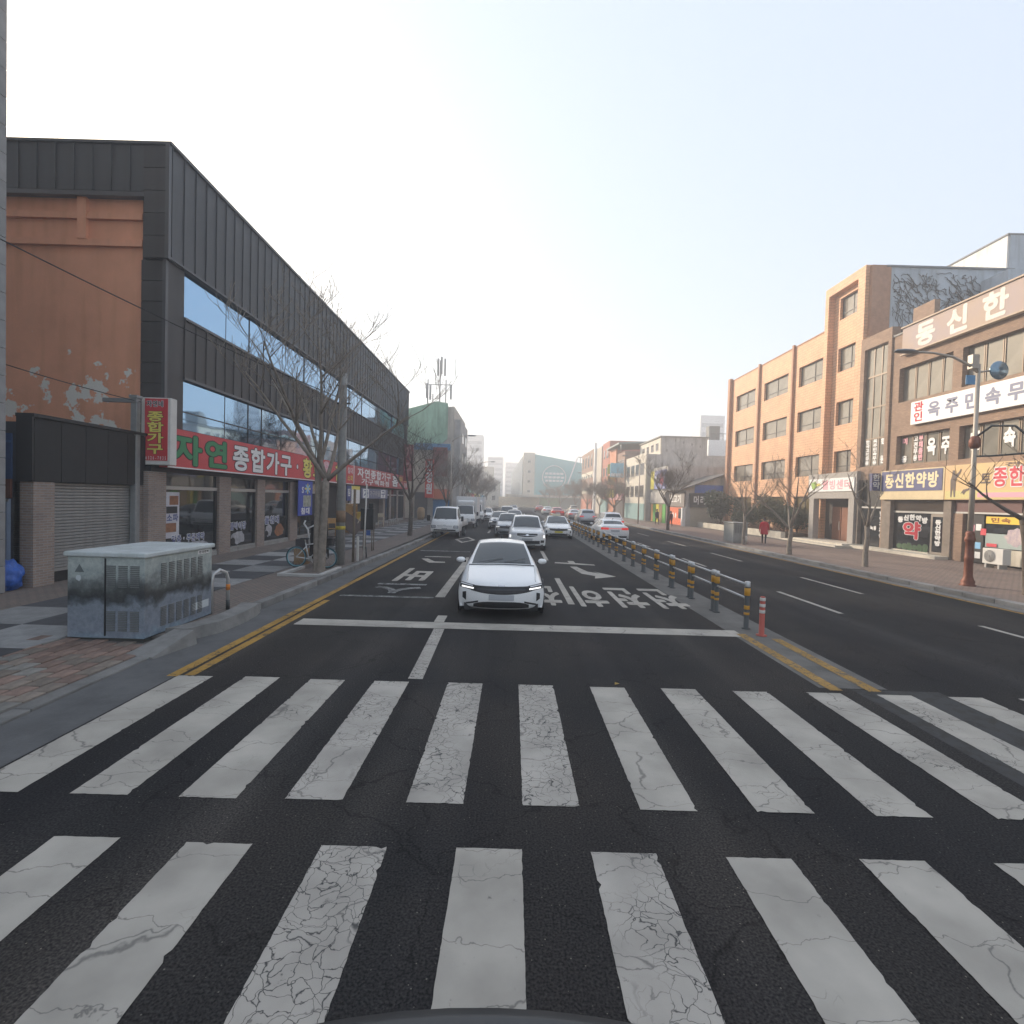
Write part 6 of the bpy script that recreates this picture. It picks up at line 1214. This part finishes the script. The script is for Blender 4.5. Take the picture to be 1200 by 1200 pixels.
# -- grey stucco house with blank flank
gh = base('grey_stucco_house', 'grey three-storey house with blank stucco flank and small windows, cream street front', 'building', (17.6, 72, 0))
box('wall', GREYR, gh, 17.75, 30, 68, 80, .1, 9.0); box('upper_wall', GREYR, gh, 19.6, 25.6, 68.0, 79, 9.0, 11.3); box('front', CREAMR, gh, 17.6, 17.75, 68.02, 80, .1, 9.2); box('upper_front', CREAMR, gh, 19.45, 19.6, 68.02, 79, 9.0, 11.2); box('roof_cap', CONCW, gh, 19.3, 25.8, 67.9, 79.2, 11.3, 11.45)
for x, z in ((22.9, 6.0), (27.2, 6.1)): w_ = plate(gh, 'window', ALUD, fc(68), x, x+1.5, z, z+1.4, .002, .05); plate(w_, 'pane', DARKGLASS, fc(68), x+.08, x+.72, z+.08, z+1.32, .05, .06); plate(w_, 'pane', DARKGLASS, fc(68), x+.78, x+1.42, z+.08, z+1.32, .05, .06)
wall_windows(gh, fr_(17.6), -79.5, -68.5, 2.6, 8.6, 4, 2, .7, .55); wall_windows(gh, fr_(19.45), -78, -68.5, 9.2, 11, 4, 1, .5, .6)
plate(gh, 'shop_front', mat('front_teal', (.2, .33, .33)), fr_(17.6), -79.8, -68.2, .15, 2.4, .02, .08)
for k in range(5): box('wall_patch', mat('patch_dark', (.2, .19, .18), .95), gh, 20.2+k*1.1, 20.35+k*1.1, 67.985, 67.995, 9.4+(k*37 % 13)*.12, 9.7+(k*37 % 13)*.12)
wbd = base('white_roof_building', 'bright white building with rooftop railing behind the grey stucco house', 'building', (40, 96, 0)); box('wall', WHITE, wbd, 36, 60, 95, 110, 0, 14.5)
for k in range(10): MB().tube([(36.3+k*1.2, 95.2, 14.5), (36.3+k*1.2, 95.2, 15.7)], .05, 5).build('railing_post', POSTD, wbd)
MB().tube([(36.3, 95.2, 15.7), (48, 95.2, 15.7)], .05, 5).build('railing', POSTD, wbd); bbox('vent_box', POSTD, wbd, 36.4, 38.4, 96, 97.5, 14.5, 17.2)
# -- red and brown shop houses further on
rh = base('red_shop_house', 'red-brown shop house with metal canopy roof and stacked yellow signs', 'building', (17.4, 85, 0))
box('wall', BROWNR, rh, 17.4, 30, 80.1, 92, .1, 10.5); box('stripe', mat('tile_orange', (.5, .2, .1)), rh, 17.2, 17.39, 86, 91.8, .1, 11.5); mb = MB(); mb.prism([(16.4, 11.6), (30, 12.5), (30, 12.75), (16.4, 11.85)], lambda u, v, d: (u, d, v), 80.3, 91); mb.build('canopy_roof', mat('canopy_green', (.20, .25, .24), .6, metal=.3), rh)
for y in (80.5, 90.5): MB().tube([(16.8, y, 10.4), (16.8, y, 11.8)], .06, 6).build('canopy_post', ALU, rh)
wall_windows(rh, fr_(17.4), -85.8, -80.4, 3.0, 10.2, 3, 2, .6, .5, DARKGLASS)
for z, m in ((3.2, YEL), (5.3, mat('ink_amber', (.6, .36, .05))), (7.2, mat('ink_olive', (.4, .42, .08)))): plate(rh, 'projecting_sign', m, fc(86.2), 15.9, 17.15, z, z+1.6, -.2, .0)
bsn = plate(rh, 'projecting_sign', mat('sign_sky', (.25, .5, .62)), fc(80.2), 15.2, 17.3, 6.4, 8.6, -.2, .0); plate(bsn, 'sign_strip', WHITE, fc(80.2), 15.3, 17.2, 6.5, 7.0, .002, .01)
plate(rh, 'shop_front', mat('front_dark', (.06, .05, .05)), fr_(17.4), -85.9, -80.3, .15, 2.8, .02, .08); plate(rh, 'shop_sign', mat('sign_pink', (.55, .3, .3)), fr_(17.4), -91.9, -80.3, 2.85, 3.9, .02, .3)
rt = base('red_stair_building', 'narrow red and tan building with blank side wall, beyond the canopy roof', 'building', (17.2, 97, 0)); box('wall', REDR, rt, 17.2, 30, 92.1, 99, .1, 13.5); box('tan_wall', BEIGE, rt, 17.0, 30, 99.02, 106, .1, 13.2); box('white_fin', WHITE, rt, 16.6, 17.0, 105.0, 106, .1, 14.5); wall_windows(rt, fr_(17.2), -98.5, -92.5, 3, 13, 2, 3, .45, .5, DARKGLASS); box('shop_front', MATS['front_teal'], rt, 17.0, 17.19, 92.3, 98.9, .1, 3.0)
bh = base('brown_brick_house', 'dark brown brick building with pale window bands at the far right', 'building', (16.6, 115, 0)); box('wall', BROWNR, bh, 16.6, 30, 106.1, 124, .1, 13.4)
for z in (4.2, 7.6): plate(bh, 'window_band', mat('band_pale', (.6, .56, .46)), fr_(16.6), -123.5, -106.5, z, z+1.3, .02, .06)
wall_windows(bh, fr_(16.6), -123.5, -106.5, 9.4, 13, 4, 1, .35, .75, DARKGLASS, CREAMR); wall_windows(bh, fr_(16.54), -123.5, -106.5, 4.0, 9.2, 5, 2, .45, .28, DARKGLASS, CREAMR); box('shop_front', mat('front_rust', (.45, .16, .1)), bh, 16.4, 16.59, 106.5, 123, .1, 3.0)
# -- teal department store that closes the view
tl = base('teal_store', 'large teal glass store with a white ring emblem closing the street view', 'building', (12, 150, 0)); TG = mat('teal_glass', (.16, .42, .44), .3, spec=.6, var=.12, scale=.15)
for k in range(9):   # teal curtain wall, panel by panel, roofline falling to the right
    x0 = 6.3+k*2.0; z1 = 15.8-.32*k; mb = MB(); mb.prism([(x0, 4.0), (x0+1.96, 4.0), (x0+1.96, z1-.32), (x0, z1)], lambda u, v, d: (u, 150-d, v), 0, .2); mb.build('curtain_panel', objrand(TG, .0) if k == 0 and False else TG, tl)
mb = MB(); mb.prism([(6.3, .1), (24.3, .1), (24.3, 12.6), (6.3, 15.6)], lambda u, v, d: (u, d, v), 150.01, 185); mb.build('wall', mat('teal_wall', (.16, .36, .38)), tl)
box('white_tower', CREAMR, tl, 3.0, 6.29, 149.5, 180, .1, 16.2); wall_windows(tl, fc(149.5), 3.3, 6.0, 3.5, 15, 1, 4, .3, .25, DARKGLASS)
for k in range(6): y0 = 150.5+k*5; mb = MB(); mb.prism([(y0, 4.0), (y0+4.9, 4.0), (y0+4.9, 15.2-.6*k-.6), (y0, 15.2-.6*k)], lambda u, v, d: (2.9-.55*(u-150)/5-d, u, v), 0, .1); mb.build('curtain_panel', mat('slate_glass', (.14, .19, .22), .25, spec=.6), tl)
box('side_wall', BEIGE, tl, -2, 2.2, 150.4, 152, .1, 4.0)
ring = torus(3.4, .13, 40, 6).build('ring_emblem', WHITE, tl, fix=False); ring.location = (12.0, 149.7, 9.2)
for z, w_ in ((10.3, 2.6), (9.2, 2.9), (8.2, 2.6)):
    for k in range(5): plate(tl, 'emblem_bar', WHITE, fc(149.8), 12.0-w_+k*w_*.42, 12.0-w_+k*w_*.42+w_*.34, z-.3, z+.3, .0, .05)
mb = MB(); mb.prism([(15.2, 5.5), (15.6, 5.5), (18.9, 15.2), (18.5, 15.2)], fc(149.8), 0, .1); mb.build('slanted_fin', WHITE, tl)
box('sign_dark', mat('teal_dark', (.05, .16, .17)), tl, 15, 19.4, 149.6, 149.79, 4.4, 7.2); box('canopy', CREAMR, tl, 1, 25, 147.5, 149.7, 3.3, 4.0); box('shop_band', mat('band_green', (.25, .38, .2), .6, var=.2), tl, 8, 14, 149.5, 149.78, .4, 3.2); box('shop_band', mat('band_glass', (.2, .25, .25), .3), tl, 14.1, 24, 149.5, 149.78, .2, 3.2); box('shop_band', mat('band_cream', (.72, .62, .45)), tl, -4, 7.9, 149.3, 149.48, .2, 3.2)
MB().tube([(19.2, 152, 15.5), (30, 152, 15.2)], .15, 5).build('roof_rail', POSTD, tl)
for k in range(4): MB().tube([(19.8+k*3.2, 152, 13), (19.8+k*3.2, 152, 15.4)], .12, 5).build('roof_post', POSTD, tl)
# -- left side beyond the furniture store
gn = base('mint_topped_building', 'grey building with mint-green upper wall and rooftop antennas past the furniture store', 'building', (-8, 58, 0))
mb = MB(); mb.prism([(-18, .1), (-6.7, .1), (-6.7, 12.6), (-18, 11.4)], lambda u, v, d: (u, d, v), 57.02, 70); mb.build('wall', BEIGE, gn); mb = MB(); mb.prism([(-18, 8.2), (-8.2, 8.2), (-7.4, 9.0), (-7.4, 12.9), (-8.6, 13.1), (-12.5, 12.0), (-18, 11.8)], fc(57.0), 0, .12); mb.build('mint_wall', MINT, gn)
box('side_tower', GREYR, gn, -7.6, -6.0, 57.3, 66, .1, 11.2); box('blue_stripe', mat('stripe_blue', (.12, .25, .42)), gn, -11, -7.0, 56.7, 56.87, 7.7, 8.4)
bsg = plate(gn, 'wall_sign', mat('sign_maroon', (.20, .07, .06), .6), fc(57), -8.9, -7.3, 4.8, 8.0, .02, .4); plate(gn, 'wall_sign', mat('sign_coral', (.55, .18, .1), .6), fc(57), -8.8, -7.0, 2.3, 3.4, .02, .4); plate(gn, 'shop_front', mat('front_blue', (.08, .2, .38)), fc(57), -8.8, -6.8, .2, 2.2, .02, .1)
box('fence', mat('slat_grey', (.12, .12, .12)), gn, -10.8, -9.4, 56.6, 56.85, .1, 3.0)
wall_windows(gn, fl(-6.0), 58, 65.5, 3.5, 10.5, 2, 3, .5, .5, DARKGLASS)
mt = MB(); MAST = mat('mast_grey', (.3, .31, .32), .6)
for x in (-10.2, -9.6, -8.1): MB().tube([(x, 60, 12), (x, 60, 16.2 if x != -9.6 else 14.5)], .08, 6).build('antenna_mast', MAST, gn)
MB().tube([(-8.8, 60, 12), (-8.8, 60, 18.4)], .09, 6).build('antenna_mast', MAST, gn); MB().tube([(-10.4, 60, 15.6), (-7.4, 60, 15.6)], .05, 5).build('antenna_rail', MAST, gn)
for x, z in ((-9.15, 16.6), (-8.75, 16.8), (-8.35, 16.6), (-10.4, 14.0), (-10.0, 13.8), (-7.6, 13.9)): bbox('panel_antenna', MAST, gn, x, x+.22, 59.8, 60, z, z+2.0 if x > -9.5 and x < -8 else z+1.7, bev=.03)
def vsign(label, x, y, z0, z1, m, body, tm):
    t = base('vertical_sign', label, 'sign', (x, y, z0)); box('sign_box', m, t, x-.45, x+.45, y, y+.25, z0, z1); text(t, body, fc(y), x-.36, x+.36, z0+.3, z1-.2, tm, .05, .006, vertical=True); MB().tube([(x-.45, y+.12, (z0+z1)/2), (x-1.5, y+.12, (z0+z1)/2)], .05, 6).build('bracket', POSTD, t)
vsign('red vertical sign with white letters in front of the beige wall', -9.05, 55.5, 2.4, 6.6, mat('sign_scarlet', (.55, .06, .04), .5), '건강원', WHITE)
vsign('dark red vertical sign at the far end of the furniture store', -10.35, 50.5, 4.0, 7.6, mat('sign_wine', (.22, .03, .035), .5), '가구', mat('ink_dull', (.4, .2, .18)))
lowg = base('green_roof_shop', 'low shop with a pale green roof behind the box trucks', 'building', (-8, 76, 0)); box('wall', BEIGE, lowg, -16, -7, 75, 86, .1, 3.4); mb = MB(); mb.prism([(-16.3, 3.4), (-6.5, 3.4), (-7.4, 4.6), (-11, 5.0), (-16, 4.8)], lambda u, v, d: (u, d, v), 74.6, 86); mb.build('roof', mat('roof_mint', (.30, .45, .36), .7), lowg); plate(lowg, 'shop_front', mat('front_grey', (.2, .21, .21)), fc(75), -15, -7.2, .2, 2.8, .02, .1)
for i, (y0, y1, h, m, lb) in enumerate(((86.2, 98, 8.5, CREAMR, 'cream shop house behind the left-hand street trees, before the long grey one'), (98.2, 116, 7.0, GREYR, 'long grey shop house behind the left-hand street trees'), (116.2, 135, 9.5, BEIGE, 'beige shop house at the far end of the left row'))):
    b_ = base('shop_house', lb, 'building', (-8, y0, 0), 'left row of shop houses'); box('wall', m, b_, -20, -7.6, y0, y1, .1, h); wall_windows(b_, fl(-7.6), y0+.5, y1-.5, 3.2, h-.4, 3, 2, .5, .5, DARKGLASS); plate(b_, 'shop_sign', (RED, YEL, MATS['sign_sky'])[i], fl(-7.6), y0+.5, y1-.5, 2.5, 3.3, .02, .3); plate(b_, 'shop_front', DARKGLASS, fl(-7.6), y0+.6, y1-.6, .3, 2.4, .02, .05)
ce = base('cream_corner_building', 'cream building with a small tower closing the left bend of the street', 'building', (-8, 172, 0)); box('wall', CREAMR, ce, -16, -4.5, 170, 185, .1, 8.5); box('tower', CREAMR, ce, -10, -6.5, 169.5, 176, 8.5, 13); wall_windows(ce, fc(170), -15.5, -5, 1, 8, 4, 2, .45, .45, DARKGLASS)
for k, (x, y, wd, h, lb) in enumerate(((-17.5, 215, 9, 29, 'pale apartment tower rising over the left street trees'), (-10.5, 300, 9, 27, 'hazy apartment tower right of the tallest left one'), (-.5, 330, 9, 26, 'faint apartment slab above the middle of the street'), (-26, 260, 10, 30, 'hazy far tower half hidden behind the left trees'), (65.5, 170, 8, 32, 'tall hazy apartment tower behind the white building on the right'))):
    b_ = base('apartment_tower', lb, 'building', (x, y, 0), 'distant apartment towers'); box('wall', mat('tower_pale', (.5, .51, .53), .8), b_, x-wd/2, x+wd/2, y, y+wd, 0, h)
    for f in range(int(h/3)): plate(b_, 'window_row', mat('tower_glass', (.24, .26, .29), .3), fc(y), x-wd/2+.5, x+wd/2-.5, f*3+1.1, f*3+2.4, .002, .06)
# ------------------------------------------------------------------ people
def person(label, loc, rz, coat, trousers, hair, H=1.66, coat_len=.62, stride=.14, hood=False):
    t = thing('person', label, 'person', loc, rz); s = H/1.7
    bm = bmesh.new(); J = {}
    def v(n, x, y, z): J[n] = bm.verts.new((x*s, y*s, z*s)); return J[n]
    def e(a, b): bm.edges.new((J[a], J[b]))
    rad = {}
    def chain(names):
        for a, b in zip(names, names[1:]): e(a, b)
    for n, x, y, z, r in (('pelvis', 0, 0, .93, .145), ('waist', 0, 0, 1.08, .135), ('chest', 0, .01, 1.28, .155), ('neckb', 0, .01, 1.43, .075), ('neck', 0, 0, 1.49, .055), ('head', 0, -.02, 1.58, .088), ('crown', 0, -.01, 1.67, .07)): v(n, x, y, z); rad[n] = r
    chain(['pelvis', 'waist', 'chest', 'neckb', 'neck', 'head', 'crown']); v('nose', 0, -.105, 1.575); rad['nose'] = .016; e('head', 'nose')
    for sd_, q in ((-1, 'l'), (1, 'r')):
        st_ = stride*sd_
        for n, x, y, z, r in (('hip', .09*sd_, 0, .88, .095), ('knee', .10*sd_, -st_*.6-.03, .49, .062), ('ankle', .10*sd_, -st_+.04, .09, .042), ('toe', .11*sd_, -st_-.13, .04, .038), ('sho', .185*sd_, .01, 1.39, .062), ('elb', .25*sd_, .03+st_*.3, 1.12, .046), ('wri', .27*sd_, -.03+st_*.7, .88, .033), ('palm', .27*sd_, -.05+st_*.7, .81, .03)): v(n+q, x, y, z); rad[n+q] = r
        chain(['pelvis', 'hip'+q, 'knee'+q, 'ankle'+q, 'toe'+q]); chain(['chest', 'sho'+q, 'elb'+q, 'wri'+q, 'palm'+q])
        for k in range(4): nm = 'f%d%s' % (k, q); v(nm, .27*sd_, -.085+.025*k+st_*.7, .735-.008*abs(k-1.5)); rad[nm] = .0085; e('palm'+q, nm)
        nm = 'th'+q; v(nm, .255*sd_, -.10+st_*.7, .79); rad[nm] = .009; e('wri'+q, nm)
    bm.verts.index_update(); idx = {n: J[n].index for n in J}; me = bpy.data.meshes.new('person_body'); bm.to_mesh(me); bm.free()
    o = bpy.data.objects.new('tmp', me); COL.objects.link(o); md = o.modifiers.new('s', 'SKIN'); md.use_smooth_shade = True
    for n, i in idx.items(): sv = me.skin_vertices[0].data[i]; sv.radius = (rad[n]*s, rad[n]*s*(.72 if n in ('pelvis', 'waist', 'chest') else 1)); sv.use_root = (n == 'pelvis')
    o.modifiers.new('u', 'SUBSURF').levels = 1
    dg = bpy.context.evaluated_depsgraph_get(); m2 = bpy.data.meshes.new_from_object(o.evaluated_get(dg)); bpy.data.objects.remove(o)
    m2.materials.clear(); SK = mat('skin', (.5, .3, .22), .6)
    for m in (SK, coat, trousers, mat('shoe_black', (.02, .02, .02), .5)): m2.materials.append(m)
    for p in m2.polygons:
        c = p.center/s; p.material_index = 3 if c.z < .10 else (2 if c.z < .9 and abs(c.x) < .21 else (0 if (c.z < .86 or c.z > 1.46) else 1)); p.use_smooth = True
    link('body', m2, t)
    # coat: a skirted shell round the torso
    mb = MB(); n = 20; prof = [(1.45, .10, .08), (1.40, .20, .13), (1.25, .215, .155), (1.05, .205, .155), (.90, .215, .165), (1.45-coat_len-.2, .235, .185)]; V = []
    for z, a, b in prof:
        for k in range(n): w_ = 2*math.pi*k/n; j = 1+.03*math.sin(5*w_+z*9); V.append((a*math.cos(w_)*j*s, b*math.sin(w_)*j*s, z*s))
    mb.smooth = True; mb.add(V, [(i*n+k, i*n+(k+1) % n, (i+1)*n+(k+1) % n, (i+1)*n+k) for i in range(len(prof)-1) for k in range(n)]); mb.build('coat', coat, t)
    hb_ = bmesh.new(); bmesh.ops.create_icosphere(hb_, subdivisions=3, radius=1)
    for q in hb_.verts: c = q.co; q.co = (c.x*.105*s, (c.y*.115+.02+(.02 if c.z < 0 else 0))*s, (1.62+c.z*(.115 if not hood else .13))*s)
    bmesh.ops.delete(hb_, geom=[q for q in hb_.verts if q.co.y < -.055*s and q.co.z < 1.655*s], context='VERTS'); mb = MB(); mb.smooth = True; mb.frombm(hb_); mb.build('hood' if hood else 'hair', hair, t)
    for sx_ in (-1, 1):
        mb = MB(); mb.lathe([(.002, -.006), (.011, 0), (.002, .006)], 8, (sx_*.033*s, -.098*s, 1.60*s), 'Y'); mb.build('eye', BLACK, t)
    mb = MB(); mb.box(-.025*s, .025*s, -.104*s, -.09*s, 1.535*s, 1.543*s); mb.build('mouth', mat('lip', (.35, .13, .11)), t, fix=False)
    return t
person('person in a long red coat walking along the right pavement', (16.1, 32.6, .1), R(150), mat('coat_red', (.50, .02, .035), .85, var=.12), mat('trousers_dark', (.02, .02, .025), .85), mat('hair_dark', (.03, .02, .02), .7), 1.66, .62)
person('person in dark clothes walking past the bright shop boards', (16.3, 57.5, .1), R(20), mat('coat_dark', (.025, .028, .032), .85), mat('trousers_grey', (.05, .05, .05), .85), mat('hair_black', (.012, .012, .012), .7), 1.72, .5)
person('person in a maroon jacket far down the right pavement', (16.6, 53.5, .1), R(190), mat('coat_maroon', (.16, .03, .03), .85), mat('trousers_dark', (.02, .02, .025)), mat('hair_black', (.012, .012, .012)), 1.6, .45)
# ------------------------------------------------------------------ the dark vehicle that carries the camera: its rear roof edge shows at the bottom
cv = car('camera_vehicle', 'dark rear roof edge of the camera vehicle at the bottom of the view', 'car', SUV, 'suv', (0, -3.43, 0), 0, CARD, sz=1.0)
sp_ = MB(); n = 14; V = []
for i in range(n+1):
    x = -.56+1.12*i/n + .0; k = 1-(x/.56)**2
    V += [(x, 3.98+.05*k, 1.635+.02*k), (x, 4.12+.10*k, 1.655+.025*k), (x, 4.15+.10*k, 1.64+.025*k), (x, 4.12+.09*k, 1.60+.02*k), (x, 3.98, 1.58)]
sp_.smooth = True; sp_.add(V, [(i*5+k, i*5+(k+1) % 5, (i+1)*5+(k+1) % 5, (i+1)*5+k) for i in range(n) for k in range(5)] + [tuple(range(5)), tuple(n*5+k for k in range(5))]); sp_.build('roof_spoiler', mat('spoiler_dark', (.035, .037, .04), .45), cv)

# ------------------------------------------------------------------ haze
hz = MB().box(-420, 420, -60, 760, -1.2, 34).build('haze', [], None)
hz['kind'] = 'stuff'; hz['label'] = 'pale winter haze hanging over the whole street'; hz['category'] = 'haze'
hm = bpy.data.materials.new('haze'); hm.use_nodes = True; hn = hm.node_tree; hn.nodes.clear()
ho = hn.nodes.new('ShaderNodeOutputMaterial'); pvn = hn.nodes.new('ShaderNodeVolumePrincipled')
pvn.inputs['Color'].default_value = (.985, .99, 1, 1); pvn.inputs['Density'].default_value = HAZE; pvn.inputs['Anisotropy'].default_value = 0.35
hn.links.new(pvn.outputs[0], ho.inputs['Volume']); hz.data.materials.append(hm)
COL.objects.unlink(_fo); bpy.data.objects.remove(_fo)
for o in list(bpy.data.objects):
    if o.type == 'MESH' and o.parent and o.get('kind') == 'structure': del o['kind']
